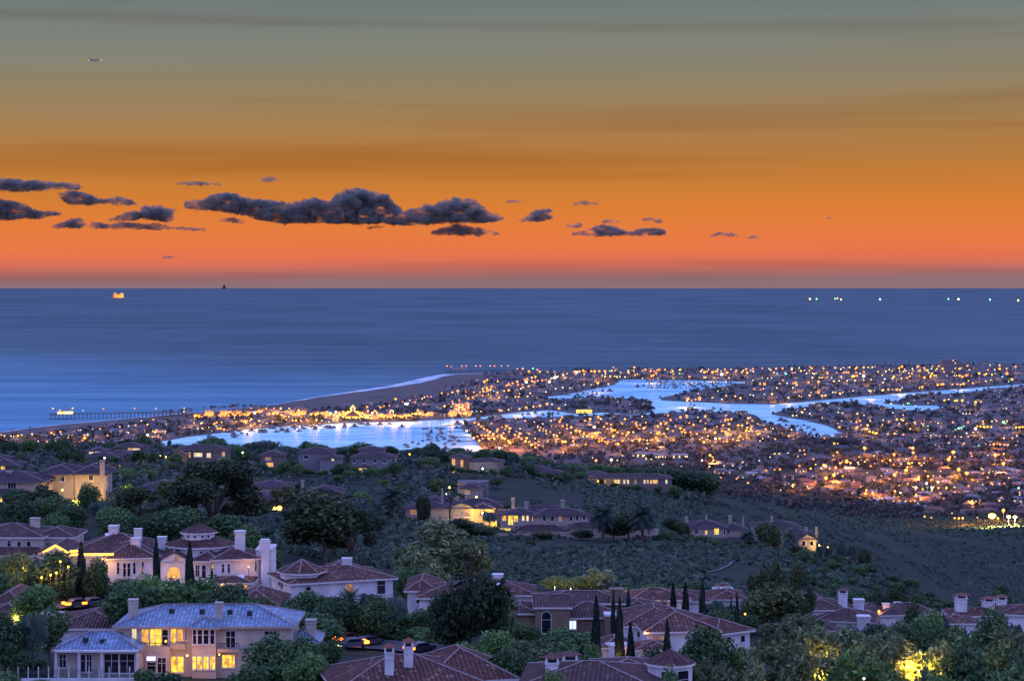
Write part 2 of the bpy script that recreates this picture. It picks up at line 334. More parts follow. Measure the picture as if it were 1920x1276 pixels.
# ------------------------------------------------------------------ house materials
WHITE = mat('white_stucco', (.78, .73, .68), .9, scale=.4, col2=(.50, .47, .44), bump=.01)
CREAM = mat('cream_stucco', (.56, .47, .36), .9, scale=.4, col2=(.36, .30, .24), bump=.01)
TAN = mat('tan_stucco', (.42, .33, .24), .9, scale=.8, col2=(.32, .25, .19), bump=.01)
BROWN = mat('brown_stucco', (.26, .17, .11), .9, scale=.8, col2=(.19, .12, .08), bump=.01)
STONE = mat('pale_stone_trim', (.66, .60, .54), .85, scale=2, col2=(.52, .48, .44))
WOOD = mat('dark_wood', (.07, .045, .03), .7, scale=3)
GLASS = mat('dark_glass', (.012, .014, .02), .08, scale=1, spec=.6)
FRAME = mat('white_paint_frame', (.6, .56, .52), .6, scale=3)
IRON = mat('dark_iron', (.03, .03, .035), .5, scale=3)
CAP = mat('ridge_mortar', (.30, .23, .22), .9, scale=2)
TILE = tilemat('terracotta_barrel_tile', (.125, .044, .030), (.20, .078, .050), (.36, .20, .14), .55, .5, .5)
TILE2 = tilemat('brown_barrel_tile', (.095, .038, .030), (.14, .060, .048), (.23, .125, .10), .5, .5, .4)
TILE3 = tilemat('dim_barrel_tile', (.05, .030, .034), (.075, .044, .048), (.12, .08, .085), .5, .5, .4)  # tile darkened in its colour for the dimness up the slope
DUSK = mat('dim_stucco', (.15, .125, .11), .9, scale=.8, col2=(.11, .095, .085))  # evening dimness of the farther houses put into darker stucco colours
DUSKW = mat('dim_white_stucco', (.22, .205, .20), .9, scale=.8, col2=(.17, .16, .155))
SLATE = tilemat('blue_slate', (.13, .20, .28), (.21, .32, .44), (.34, .46, .58), .5, .36, .2, .35, .6)
def litmat(name, a, b_, s, sc=1.6):
    m, t, b = newmat(name); g = N(t, 'ShaderNodeTexCoord'); n = N(t, 'ShaderNodeTexNoise'); n.inputs['Scale'].default_value = sc; n.inputs['Detail'].default_value = 4
    mpp = N(t, 'ShaderNodeMapping'); mpp.inputs['Scale'].default_value = (1.5, 1.5, .55); L(t, g.outputs['Object'], mpp.inputs[0]); L(t, mpp.outputs[0], n.inputs[0]); b.inputs['Base Color'].default_value = (.1, .08, .05, 1)
    L(t, ramp(t, n.outputs[0], [(.40, b_), (.47, tuple((u+w)/2 for u, w in zip(a, b_))), (.56, a)]), b.inputs['Emission Color']); b.inputs['Emission Strength'].default_value = s; return m
LIT = {'Y': litmat('lit_room_yellow', (1, .70, .05), (.50, .19, .01), 1.45), 'O': litmat('lit_room_orange', (1, .50, .05), (.6, .20, .01), 1.1), 'W': litmat('lit_room_pale', (1, .85, .45), (.75, .5, .2), 1.1),
       'R': litmat('lit_room_red', (1, .16, .03), (.8, .35, .05), 1.2), 'T': emis('lit_screen', (.8, .75, 1), 1.5), 'B': emis('bluish_lamp', (.55, .65, 1), 1.6), 'D': litmat('dim_room', (.55, .25, .07), (.2, .08, .02), .7), '-': GLASS}
# ------------------------------------------------------------------ house builder (coordinates are photo pixels at a given distance)
def roof_faces(q, P, ze, rise, o, kind, cap, tk=.28):
    """P(u,v): footprint point; footprint 0..w, 0..dp. slots: 0 tile, 1 eave trim, 2 ridge cap"""
    w, dp = P.w, P.dp
    a = [(-o, -o), (w+o, -o), (w+o, dp+o), (-o, dp+o)]
    W_, D_ = w+2*o, dp+2*o
    if kind == 'hip':
        k = min(W_, D_)/2
        if W_ >= D_: r = [(-o+k, dp/2), (w+o-k, dp/2)]
        else: r = [(w/2, -o+k), (w/2, dp+o-k)]
    elif kind == 'gable': r = [(-o, dp/2), (w+o, dp/2)]
    elif kind == 'gablef': r = [(w/2, -o), (w/2, dp+o)]
    E = [P(*c, ze) for c in a]; Rg = [P(*c, ze+rise) for c in r]
    along = W_ >= D_ if kind == 'hip' else kind == 'gable'
    if along: fs = [((0, 1), (1, 0)), ((1, 2), (1,)), ((2, 3), (0, 1)), ((3, 0), (0,))]
    else: fs = [((0, 1), (0,)), ((1, 2), (1, 0)), ((2, 3), (1,)), ((3, 0), (0, 1))]
    for (i, j), rs in fs:
        A_, B_ = E[i], E[j]
        if kind == 'gable' and (i, j) in ((1, 2), (3, 0)) or kind == 'gablef' and (i, j) in ((0, 1), (2, 3)): continue
        pts = [A_, B_]+[Rg[x] for x in rs]; e = (B_-A_).normalized(); n = e.cross(pts[2]-A_).normalized(); s = n.cross(e)
        q.face(pts, 0, [((p-A_).dot(e)+A_.x, (p-A_).dot(s)) for p in pts])
    for i in range(4):
        A_, B_ = E[i], E[(i+1) % 4]; dn = Vector((0, 0, -tk))
        if kind in ('hip',) or (kind == 'gable') == (i in (0, 2)): q.face([A_+dn, B_+dn, B_, A_], 1)
    q.face([e+Vector((0, 0, -tk)) for e in E][::-1], 1)
    if cap:
        up = Vector((0, 0, .04))
        if (Rg[0]-Rg[1]).length > .3: q.tube(Rg[0]+up, Rg[1]+up, .085, m=2, n=5)
        if kind == 'hip':
            for i, rr in ((0, 0), (1, 1 if along else 0), (2, 1), (3, 0 if along else 1)): q.tube(E[i]+up, Rg[rr]+up, .085, m=2, n=5)
class Foot:
    def __init__(s, px0, px1, d, depth, yaw):
        c, sn = math.cos(yaw), math.sin(yaw); t0, t1 = (px0-960)/F, (px1-960)/F
        s.x, s.y, s.dp = t0*d, d, depth
        s.w = (t1*d-s.x)/(c-t1*sn); s.e = Vector((c, sn, 0)); s.n = Vector((-sn, c, 0))
    def __call__(s, u, v, z): return Vector((s.x, s.y, 0))+s.e*u+s.n*v+Vector((0, 0, z))
def zat(py, d): return H-(py-Y0)/F*d
def face_frame(P, side):
    """origin, along, outward for a wall face"""
    if side == 'f': return P(0, 0, 0), P.e, -P.n
    if side == 'r': return P(P.w, 0, 0), P.n, P.e
    return P(0, P.dp, 0), -P.n, -P.e
def on_face(fr, px, py):
    O, al, out = fr; t = (px-960)/F       # (O.x+u al.x) = t (O.y+u al.y)
    u = (t*O.y-O.x)/(al.x-t*al.y); y = O.y+u*al.y
    return u, zat(py, y)
def window(root, fr, px0, px1, py0, py1, lit='-', nm=1, arch=False, detail=True, fm=None, name='window'):
    u0, z1 = on_face(fr, px0, py0); u1, z0 = on_face(fr, px1, py1)
    _, z0b = on_face(fr, px0, py1)
    if u1 < u0: u0, u1 = u1, u0
    O, al, out = fr; up = Vector((0, 0, 1)); B = Vector((O.x, O.y, 0))
    def P(u, z, n): return B+al*u+up*z+out*n
    root_loc = Vector(root.location)
    def outline(g):
        if not arch: return [(u0+g, z0+g), (u1-g, z0+g), (u1-g, z1-g), (u0+g, z1-g)]
        r = (u1-u0)/2-g; c = (u0+u1)/2; zc = z1-(u1-u0)/2
        return [(u0+g, z0+g), (u1-g, z0+g)]+[(c+r*math.cos(a), zc+r*math.sin(a)) for a in [math.pi*k/8 for k in range(9)]]
    f = MB(); fw = .10 if detail else .14
    o_, i_ = outline(-fw), outline(.0)
    for k in range(len(o_)):
        a, b = k, (k+1) % len(o_)
        f.face([P(*o_[a], .1), P(*o_[b], .1), P(*i_[b], .1), P(*i_[a], .1)]); f.face([P(*o_[a], 0), P(*o_[b], 0), P(*o_[b], .1), P(*o_[a], .1)]); f.face([P(*i_[b], .02), P(*i_[a], .02), P(*i_[a], .1), P(*i_[b], .1)])
    zt = z1-(u1-u0)*.25 if arch else z1
    for k in range(1, nm+1):
        uu = u0+(u1-u0)*k/(nm+1)
        f.face([P(uu-.035, z0, .08), P(uu+.035, z0, .08), P(uu+.035, zt, .08), P(uu-.035, zt, .08)])
    if z1-z0 > 1.3 and detail: f.face([P(u0, z0+(z1-z0)*.62, .07), P(u1, z0+(z1-z0)*.62, .07), P(u1, z0+(z1-z0)*.62+.06, .07), P(u0, z0+(z1-z0)*.62+.06, .07)])
    f.face([P(u0-.15, z0-fw, .16), P(u1+.15, z0-fw, .16), P(u1+.15, z0-fw, 0), P(u0-.15, z0-fw, 0)]); f.face([P(u0-.15, z0-fw-.1, .16), P(u1+.15, z0-fw-.1, .16), P(u1+.15, z0-fw, .16), P(u0-.15, z0-fw, .16)])
    g = MB(); g.face([P(*c, .035) for c in outline(-.005)])
    if not detail:
        f.face([P(*c, .035) for c in outline(-.005)], 1)
        return obj(name, f.mesh(name, root_loc), [fm or FRAME, LIT[lit]], root)
    w = obj(name, f.mesh(name, root_loc), fm or FRAME, root)
    obj('pane', g.mesh('pane', root_loc), LIT[lit], w); return w
def chimney(root, pxc, wpx, pt, pb, d, style='slab', m=None, capm=None):
    x, w = (pxc-960)/F*d, wpx/F*d/2; zt, zb = zat(pt, d), zat(pb, d)-1.2; q = MB(); L0 = Vector(root.location)
    hh = .55 if style != 'tower' else .9
    q.box(x-w*.86, x+w*.86, d-w*.86, d+w*.86, zb, zt-hh); q.box(x-w, x+w, d-w, d+w, zt-hh, zt-hh+.18)
    q.box(x-w*.93, x+w*.93, d-w*.93, d+w*.93, zt-hh-.6, zt-hh-.5)
    c = obj('chimney', q.mesh('chimney', L0), m or WHITE, root); k = MB()
    if style == 'slab': k.box(x-w*.8, x+w*.8, d-w*.8, d+w*.8, zt-hh+.18, zt-.12); k.box(x-w*1.05, x+w*1.05, d-w*1.05, d+w*1.05, zt-.12, zt)
    else:
        for sx in (-1, 1):
            for sy in (-1, 1): k.box(x+sx*w*.75-.1, x+sx*w*.75+.1, d+sy*w*.75-.1, d+sy*w*.75+.1, zt-hh+.18, zt-.25)
        k.lathe([(w*1.6, zt-.28), (w*1.5, zt-.18), (.05, zt+.25)], 4, (x, d, 0), 1); k.box(x-w*.6, x+w*.6, d-w*.6, d+w*.6, zt-hh+.18, zt-.3, 2)
    obj('chimney_cap', k.mesh('chimney_cap', L0), [m or WHITE, capm or TILE, IRON], c); return c
def villa(label, d, blocks, wins=(), chims=(), wall=WHITE, roof=TILE, trim=None, group=None, name='villa', cat='house', detail=True, skyl=(), rs=.62):
    P0 = Foot(blocks[0][0], blocks[0][1], d+blocks[0][4], blocks[0][5], math.radians(blocks[0][6]))
    zb = zat(blocks[0][3], d+blocks[0][4]); loc = P0(P0.w/2, P0.dp/2, zb)
    root = empty(name, loc, label, cat, group); q = MB(); Ps = []
    for b in blocks:
        px0, px1, pe, pb, dd, dp, yaw, kind, rise = b[:9]; o = b[9] if len(b) > 9 else .6; rise = rise*rs if kind == 'hip' else rise*(.8 if kind == 'gablef' else 1); D = d+dd; ze = zat(pe, D); z0 = zat(pb, D)-(2.5 if kind != 'none' or pb > 1255 else 0); r = MB()
        if kind in ('round', 'oct'):
            n = 20 if kind == 'round' else 8; rad = (px1-px0)/2/F*D; c = ((px0+px1)/2-960)/F*D
            q.lathe([(rad, z0), (rad, ze)], n, (c, D+rad, 0)); r.lathe([(rad+o, ze-.25), (rad+o, ze)], n, (c, D+rad, 0), 1)
            for k in range(n):
                a0, a1 = 2*math.pi*k/n, 2*math.pi*(k+1)/n; R_ = rad+o; sl = math.hypot(R_, rise)
                pts = [Vector((c+R_*math.cos(a0), D+rad+R_*math.sin(a0), ze)), Vector((c+R_*math.cos(a1), D+rad+R_*math.sin(a1), ze)), Vector((c, D+rad, ze+rise))]
                u = R_*(a1-a0); r.face(pts, 0, [(k*u, 0), (k*u+u, 0), (k*u+u/2, sl)])
                if n == 8: r.tube(pts[0]+Vector((0, 0, .04)), pts[2]+Vector((0, 0, .04)), .1, m=2, n=4)
            Ps.append((c, D+rad, rad, ze, z0))
        else:
            P = Foot(px0, px1, D, dp, math.radians(yaw)); Ps.append(P)
            q.box(0, P.w, 0, dp, z0, ze, 0, P)
            if kind == 'flat':
                q.box(-.15, P.w+.15, -.15, dp+.15, ze, ze+.3, 1, P)
            elif kind != 'none':
                if kind in ('gable', 'gablef'):
                    g = [(0, 0), (0, dp), (0, dp/2)] if kind == 'gable' else [(0, 0), (P.w, 0), (P.w/2, 0)]
                    q.face([P(*g[0], ze), P(*g[1], ze), P(*g[2], ze+rise*.93)])
                    if kind == 'gable': q.face([P(P.w, 0, ze), P(P.w, dp, ze), P(P.w, dp/2, ze+rise*.93)])
                roof_faces(r, P, ze, rise, o, kind, True)
        if r.f: obj('roof', r.mesh('roof', loc), [roof, trim or STONE, CAP], root)
    obj('wall', q.mesh('wall', loc), [wall, trim or STONE], root)
    for w in wins:
        bi, side, x0, x1, y0, y1 = w[:6]; lit = w[6] if len(w) > 6 else '-'; nm = w[7] if len(w) > 7 else 1; ar = 'a' in (w[8] if len(w) > 8 else '')
        P = Ps[bi]
        if isinstance(P, tuple):
            cx, cy, rad = P[:3]; xm = ((x0+x1)/2-960)/F*(cy-rad*.8); th = math.asin(max(-.95, min(.95, (xm-cx)/rad)))
            out = Vector((math.sin(th), -math.cos(th), 0)); al = Vector((math.cos(th), math.sin(th), 0)); fr = (Vector((cx, cy, 0))+out*(rad+.02), al, out)
        else: fr = face_frame(P, side)
        window(root, fr, x0, x1, y0, y1, lit, nm, ar, detail)
    for c in chims: chimney(root, c[0], c[1], c[2], c[3], d+c[4], c[5] if len(c) > 5 else 'slab', c[6] if len(c) > 6 else wall, roof)
    for (x0, y0, x1, y1, dd, sl) in skyl:      # skylights and roof lights lie a little above the tiles
        D = d+dd; k = MB(); a, b, c, e = wp(x0, y1, D-sl), wp(x1, y1, D-sl), wp(x1, y0, D+sl), wp(x0, y0, D+sl)
        t_ = Vector((0, 0, .22)); k.face([p+t_ for p in (a, b, c, e)], 0); dn = Vector((0, 0, -.6))
        for p, r_ in ((a, b), (b, c), (c, e), (e, a)): k.face([p+dn, r_+dn, r_+t_, p+t_], 1)
        obj('skylight', k.mesh('skylight', loc), [SKYL, FRAME], root)
    root['pts'] = 0; del root['pts']
    return root, Ps
SKYL = mat('skylight_glass', (.62, .68, .78), .15, scale=1, var=.1, spec=.8)
LAMPM = {k: emis('lamp_glass_'+n, c, s) for k, n, c, s in (('Y', 'yellow', (1, .62, .04), 9), ('O', 'orange', (1, .36, .02), 9), ('W', 'white', (1, .85, .55), 9), ('B', 'blue', (.5, .7, 1), 7), ('G', 'green', (.1, 1, .35), 8))}
LCOL = {'Y': (1, .62, .10), 'O': (1, .42, .07), 'W': (1, .80, .5), 'B': (.6, .7, 1), 'G': (.4, 1, .5)}
def glow(px, py, d, power, label, c='Y', rad=.3, size=.22, name='garden_lamp', show=True, group=None):
    """a lantern on a short post, with its own light"""
    p = wp(px, py, d); g0 = min(terxy(p.x, p.y), p.z-.4); root = empty(name, (p.x, p.y, g0), label, 'lamp', group); L0 = (p.x, p.y, g0)
    q = MB(); wall_ = name == 'wall_lamp'
    if wall_: root.location = L0 = (p.x, p.y, p.z-size*2); g0 = L0[2]; q.tube((p.x, p.y, g0), (p.x, p.y+1.2, g0-.1), .04)
    q.tube((p.x, p.y, g0), (p.x, p.y, p.z-size), .05);
    obj('post', q.mesh('post', L0), IRON, root)
    k = MB(); k.lathe([(size*.5, -size), (size, -size*.3), (size, size*.4), (size*.5, size*.95)], 8, p); obj('lamp_glass', k.mesh('lamp_glass', L0), LAMPM[c], root)
    l = bpy.data.lights.new('lamp_light', 'POINT'); l.energy = power*(2.6 if d < 450 else 4.0); l.color = LCOL[c]; l.shadow_soft_size = rad
    lo = bpy.data.objects.new('lamp_light', l); C.objects.link(lo); lo.parent = root; lo.location = (0, -.6, p.z-g0+.1)
    return root
# ------------------------------------------------------------------ the near villas
main, MP = villa('cream two-storey villa with shiny blue slate roof and brightly lit rooms', 257, [
    (223, 545, 1172, 1266, 1.5, 10, 0, 'hip', 1.9, .75), (360, 405, 1174.5, 1264, .6, 2.5, 0, 'hip', 1.0, .5), (547, 594, 1203, 1266, 4, 6, 0, 'hip', 1.1, .5), (104, 258, 1218, 1262, -3, 7.2, 0, 'hip', 1.7, .5),
    (261, 318, 1212, 1268, .2, 1.6, 0, 'none', 0), (407, 449, 1216, 1222, .2, 1.6, 0, 'none', 0), (318, 347, 1206, 1216, .8, .8, 0, 'none', 0)],
    [(0, 'f', 248, 256, 1178, 1197, 'W'), (0, 'f', 282, 303, 1178, 1211, 'Y', 1), (0, 'f', 266, 279, 1179, 1211, 'O', 0), (0, 'f', 305, 315, 1180, 1211, '-', 0), (0, 'f', 321, 330, 1178, 1206, 'Y', 0), (0, 'f', 333, 343, 1179, 1203, 'O', 0), (0, 'f', 347, 351, 1180, 1199),
     (1, 'f', 362, 368, 1180, 1206, '-', 0), (1, 'f', 371, 379, 1180, 1206, '-', 0), (1, 'f', 382, 391, 1180, 1206, '-', 0), (1, 'f', 394.5, 402, 1180, 1206, '-', 0),
     (1, 'f', 361.5, 367.5, 1230, 1253, 'Y', 0), (1, 'f', 370, 379, 1230, 1253, 'Y', 0), (1, 'f', 382, 391, 1230, 1253, 'Y', 0), (1, 'f', 394.5, 403, 1230, 1253, 'Y', 0), (0, 'f', 417, 440, 1227, 1250, 'Y', 1), (0, 'f', 424, 441, 1182, 1213, '-', 1),
     (0, 'f', 496, 521, 1182, 1205, '-', 2), (4, 'f', 263, 267, 1230, 1250, 'O', 0), (4, 'f', 276, 292, 1239, 1260, '-', 0), (4, 'f', 275, 292, 1229.5, 1237.5, 'T', 0), (4, 'f', 296, 311, 1232, 1260, '-', 1), (0, 'f', 320, 344, 1230, 1259, 'Y', 1),
     (3, 'f', 112, 124, 1226, 1250, '-', 1), (3, 'f', 152, 160, 1226, 1258, '-', 0), (3, 'f', 163, 172, 1226, 1258, '-', 1), (3, 'f', 196, 222, 1225, 1260, '-', 1), (3, 'f', 225, 252, 1225, 1260, '-', 1), (2, 'f', 560, 572, 1212, 1230)],
    [(250, 18, 1122, 1152, 5), (411, 15, 1128, 1164, 3), (583, 20, 1160, 1196, 6)], CREAM, SLATE, TAN, rs=1)
loc = Vector(main.location)
def rail(root, px0, px1, py0, py1, d, solid=False, name='balcony_rail', n=9, m=None):
    q = MB(); a, b = wp(px0, py0, d), wp(px1, py0, d); zb = zat(py1, d); L0 = Vector(root.location)
    if solid: q.box(a.x, b.x, d-.1, d+.1, zb, a.z)
    q.box(a.x, b.x, d-.06, d+.06, a.z, a.z+.07)
    for k in range(n): x = a.x+(b.x-a.x)*k/(n-1); q.box(x-.025, x+.025, d-.025, d+.025, zb, a.z)
    return obj(name, q.mesh(name, L0), m or IRON, root)
rail(main, 261, 316, 1205, 1212, 257.0, n=12); rail(main, 408, 448, 1206, 1216, 257.0, n=10); rail(main, 319, 346, 1203, 1207, 257.6, n=6)
q = MB()
for px in (104.5, 148, 191, 257):
    q = MB(); p = wp(px, 1218, 252.8); q.lathe([(.3, 0), (.2, .3), (.18, 3.0), (.3, 3.3)], 10, (p.x, 252.8, zat(1268, 252.8))); obj('column', q.mesh('column', loc), STONE, main)
q = MB(); q.box(*[wp(105, 0, 253).x, wp(257, 0, 253).x], 252.5, 253.2, zat(1221.5, 252.8), zat(1218.5, 252.8)); obj('beam', q.mesh('beam', loc), STONE, main)
q = MB()
for px, py in ((322, 1142), (379, 1143), (431, 1144), (468, 1146), (161, 1196), (192, 1199)):
    p = wp(px, py, 260 if py < 1180 else 255.5); q.box(p.x-.3, p.x+.3, p.y-.3, p.y+.4, p.z-.5, p.z+.12); obj('roof_vent', q.mesh('roof_vent', loc), IRON, main); q = MB()
glow(311, 1201, 256.5, 30, 'orange balcony lamp of the blue-roofed villa', 'O', size=.12, name='wall_lamp'); glow(351, 1228, 256.2, 50, 'lamp beside the glass door of the blue-roofed villa', 'O', size=.12, name='wall_lamp'); glow(411, 1226, 256.4, 24, 'lamp left of the square lit window of the blue-roofed villa', 'O', size=.1, name='wall_lamp')
glow(330, 1270, 254.5, 50, 'low patio lamp in front of the blue-roofed villa', 'O', size=.12)
mansion, MQ = villa('white mansion with round drum tower, gabled entrance and many chimneys, framed by three cypresses', 350, [
    (200, 290, 1046, 1096, 0, 12, 12, 'hip', 3.2), (120, 296, 1040, 1096, 6, 15, 0, 'hip', 4.6), (306, 430, 1026, 1090, 6, 11, 0, 'round', 2.2, .7), (338, 398, 999, 1015, 8.2, 5, 0, 'round', 1.5, .5), (301, 352, 1050, 1098, 2, 8, 8, 'gablef', 1.7, .4),
    (359, 408, 1050, 1098, 3, 10, -8, 'hip', 2.0), (400, 484, 1048, 1100, 2, 11, 14, 'hip', 2.2), (398, 470, 1091, 1112, -4, 6, 0, 'hip', 1.1), (70, 132, 1036, 1090, 4, 10, 0, 'gablef', 1.6), (480, 509, 1032, 1092, 5, 7, 0, 'flat', 0)],
    [(0, 'f', 219.5, 223.5, 1054, 1075, '-', 0), (0, 'f', 231, 236, 1055, 1080, '-', 0), (0, 'f', 239, 244, 1055, 1080, '-', 0), (0, 'f', 249.5, 254, 1054, 1075, '-', 0), (0, 'f', 266, 269.5, 1053, 1077, '-', 0),
     (3, 'f', 343, 346, 1003, 1008, '-', 0, 'a'), (3, 'f', 351, 354.5, 1003, 1008, '-', 0, 'a'), (3, 'f', 364, 367.5, 1003, 1008, '-', 0, 'a'), (3, 'f', 378, 381.5, 1003, 1008, '-', 0, 'a'), (3, 'f', 389, 392, 1003, 1008, '-', 0, 'a'),
     (2, 'f', 314, 317, 1032, 1037, '-', 0), (2, 'f', 375, 379, 1033, 1037, '-', 0), (4, 'f', 314, 338, 1062, 1082, 'O', 3, 'a'), (4, 'f', 327, 335.5, 1042, 1051, 'D', 0, 'a'),
     (5, 'f', 367, 374, 1059, 1080, '-', 1), (5, 'f', 379, 386, 1059, 1083, '-', 0), (5, 'f', 395, 400, 1059, 1085, '-', 0), (6, 'f', 416, 420, 1057, 1073, '-', 0), (6, 'f', 427, 431, 1057, 1073, '-', 0), (6, 'f', 478, 481, 1053, 1070, '-', 0), (7, 'f', 424, 431, 1098, 1110, 'Y', 0), (7, 'f', 455, 463, 1096, 1106, 'O', 0)],
    [(213.5, 19, 984, 1002, 14), (259, 15, 990, 1008, 13), (255, 18, 1007, 1029, 5), (304, 17, 1005, 1030, 12), (450, 20, 994, 1030, 7), (497, 15, 1010, 1088, 3), (496.5, 20, 1014, 1020, 3.2)], WHITE, TILE2, STONE, skyl=((197, 1001, 205, 1006, 15, .7), (208, 1001, 216, 1006, 15, .7), (202, 1010, 212, 1015, 12, .7), (444, 1079, 458, 1086, -1, .8)))
q = MB()
for a, b in (((81, 1035), (104, 1022)), ((104, 1022), (128, 1036)), ((130, 1039), (213, 1038.5)), ((131, 1033), (146, 1032))):
    q.tube(wp(*a, 349), wp(*b, 349), .22, n=6)
obj('light_string', q.mesh('light_string', Vector(mansion.location)), emis('string_light', (1, .50, .03), 2.6), mansion)
for i, (px, py, dd, pw, lb, cc) in enumerate(((192, 1047, -1.5, 260, 'orange lamp under the string-lit eave of the white mansion', 'O'), (118, 1046, -1, 160, 'orange lamp behind the big dark tree by the white mansion', 'O'), (466, 1062, 2.0, 45, 'small lamp on the right wing of the white mansion', 'O'), (416, 1095, -6, 40, 'lamp over the lower porch of the white mansion', 'O'),
        (326, 1080, -.5, 90, 'lamp inside the arched entrance of the white mansion', 'O'), (300, 1110, -12, 120, 'brightest garden lamp at the foot of the cypress by the white mansion', 'Y'), (286, 1116, -13, 120, 'garden lamp low in the bushes left of the brightest one by the white mansion', 'O'))):
    glow(px, py, 350+dd, pw, lb, cc, size=.2 if i > 4 else .1)
villa('beige two-storey villa with arched upper windows at the left edge', 384, [(-60, 78, 1006, 1052, 0, 13, 0, 'hip', 3.0), (60, 136, 1006, 1052, 3, 10, 0, 'hip', 2.2), (-20, 60, 1040, 1056, -4, 5, 0, 'gable', 1.2)],
      [(0, 'f', 14, 20.5, 1013, 1027, '-', 0, 'a'), (0, 'f', 33, 39, 1014, 1027, '-', 0, 'a'), (0, 'f', 50.5, 57.5, 1014, 1027, '-', 0, 'a'), (1, 'f', 87, 95, 1017, 1026, '-', 1)], [(66, 18, 970, 985, 8)], CREAM, TILE2, STONE)
villa('white villa with an eight-sided left tower and long sweeping tile roof', 336, [(546, 737, 1093, 1145, 0, 12, 22, 'hip', 2.6, .7), (521, 603, 1075, 1138, 2, 10, 0, 'oct', 1.9, .6), (606, 660, 1072, 1120, 16, 8, 0, 'hip', 2.2)],
      [(0, 'f', 573, 583, 1099, 1117, '-', 0, 'a'), (0, 'f', 646, 663, 1094, 1112, 'D', 1, 'a'), (0, 'f', 707, 722, 1087, 1112, '-', 0), (1, 'f', 536, 546, 1089, 1114, 'D', 0, 'a'), (1, 'f', 522.5, 527, 1087, 1099, '-', 0, 'a')], [(650.5, 19, 1045, 1066, 12)], WHITE, TILE, STONE)
villa('low tiled roof half hidden between the white mansion and the white villa', 322, [(426, 522, 1138, 1170, 0, 13, 0, 'hip', 3.4)], (), (), WHITE, TILE, STONE)
villa('white villa with purple tile roofs stepping down behind the tall dark tree', 330, [(786, 880, 1119, 1172, 0, 11, 0, 'hip', 2.3), (764, 815, 1106, 1168, 6, 12, 0, 'hip', 2.2), (810, 1000, 1114, 1160, 12, 10, 0, 'hip', 2.7), (762, 830, 1168, 1190, -6, 6, 0, 'hip', 1.7), (900, 958, 1124, 1165, 2, 8, 0, 'hip', 1.6)],
      [(0, 'f', 809, 816, 1127, 1135, '-', 0), (0, 'f', 825, 832, 1127, 1135, '-', 0), (1, 'f', 781, 786, 1121, 1130, '-', 0)], [(933.5, 20, 1075, 1090, 18)], WHITE, TILE, STONE, skyl=((925, 1091, 938, 1097, 12, .7),))
villa('big brown tile roof with two white lantern chimneys, cut by the bottom edge', 224, [(640, 905, 1293, 1340, 0, 13, 14, 'hip', 2.8, .7), (800, 960, 1277, 1330, 7, 12, 14, 'hip', 3.2, .7)], (), [(730, 19, 1208, 1262, 4, 'tower', WHITE), (766, 19, 1198, 1250, 6, 'tower', WHITE)], WHITE, TILE, STONE, rs=.85)
villa('brown tile roof with a small round white turret, cut by the bottom edge', 214, [(980, 1225, 1285, 1340, 0, 12, -6, 'hip', 2.6, .7), (1120, 1240, 1262, 1330, 12, 8, 0, 'hip', 1.6, .6), (1217, 1302, 1247, 1320, 4, 5, 0, 'round', 1.35, .35)],
      [(2, 'f', 1240, 1262, 1258, 1300, '-', 0), (2, 'f', 1270, 1290, 1258, 1300, '-', 0)], [(1035, 27, 1227, 1262, 5, 'tower', WHITE), (1069, 30, 1222, 1255, 9, 'tower', WHITE)], WHITE, TILE2, STONE)
villa('white villa with a broad ribbed tile roof, two skylights and an arched lit entrance', 284, [(1213, 1345, 1183, 1240, 0, 13, 6, 'hip', 3.0, .6), (1172, 1290, 1172, 1225, 6, 13, 0, 'hip', 3.0, .5), (1344, 1406, 1187, 1232, 1.6, 13, 34, 'hip', 2.2, .6), (1130, 1178, 1212, 1250, -9, 6, 0, 'hip', 1.5, .4), (1196, 1256, 1216, 1240, -5, 5, 0, 'hip', 1.3, .4), (1152, 1184, 1214, 1250, -11, 2.5, 24, 'flat', 0)],
      [(1, 'f', 1195, 1203, 1184, 1193, '-', 0), (0, 'f', 1223, 1244, 1192, 1212, 'D', 3), (2, 'f', 1362, 1370, 1194, 1205, '-', 0), (2, 'f', 1388.5, 1396, 1191, 1202, '-', 0), (5, 'f', 1161, 1173, 1224, 1240, 'O', 1, 'a')], (), WHITE, TILE, STONE, skyl=((1194, 1156, 1205, 1161, 10, 1.0), (1207, 1157, 1218, 1162, 10, 1.0)))
glow(1210, 1185, 284, 60, 'tall slim lamp in the corner of the ribbed-roof white villa', 'O', size=.2, name='wall_lamp'); glow(1158, 1236, 271, 90, 'lamp lighting the arched entrance of the ribbed-roof white villa', 'O', size=.12); glow(1196, 1236, 273, 50, 'small garden lamp right of the arched entrance of the ribbed-roof villa', 'O', size=.25)
villa('brown stucco villa with pedimented arched tower and square chimney', 318, [(1004, 1068, 1137, 1195, 0, 9, 0, 'gable', 1.3, .4), (1046, 1170, 1157, 1200, 2, 9.5, 6, 'hip', 2.7), (1010, 1175, 1129, 1180, 9, 9, 0, 'hip', 2.0), (945, 1006, 1148, 1200, 2, 9, 0, 'hip', 1.3), (1150, 1245, 1150, 1190, 12, 11, 0, 'hip', 2.3), (1135, 1154, 1155, 1202, -1, 3, 0, 'flat', 0)],
      [(0, 'f', 1016, 1033, 1146, 1186, '-', 0, 'a'), (1, 'f', 1067, 1080, 1163, 1178, 'B', 1)], [(1156, 25, 1102, 1136, 10), (1134, 15, 1107, 1122, 16)], BROWN, TILE2, STONE, skyl=((1069, 1111, 1094, 1116, 14, .8),))
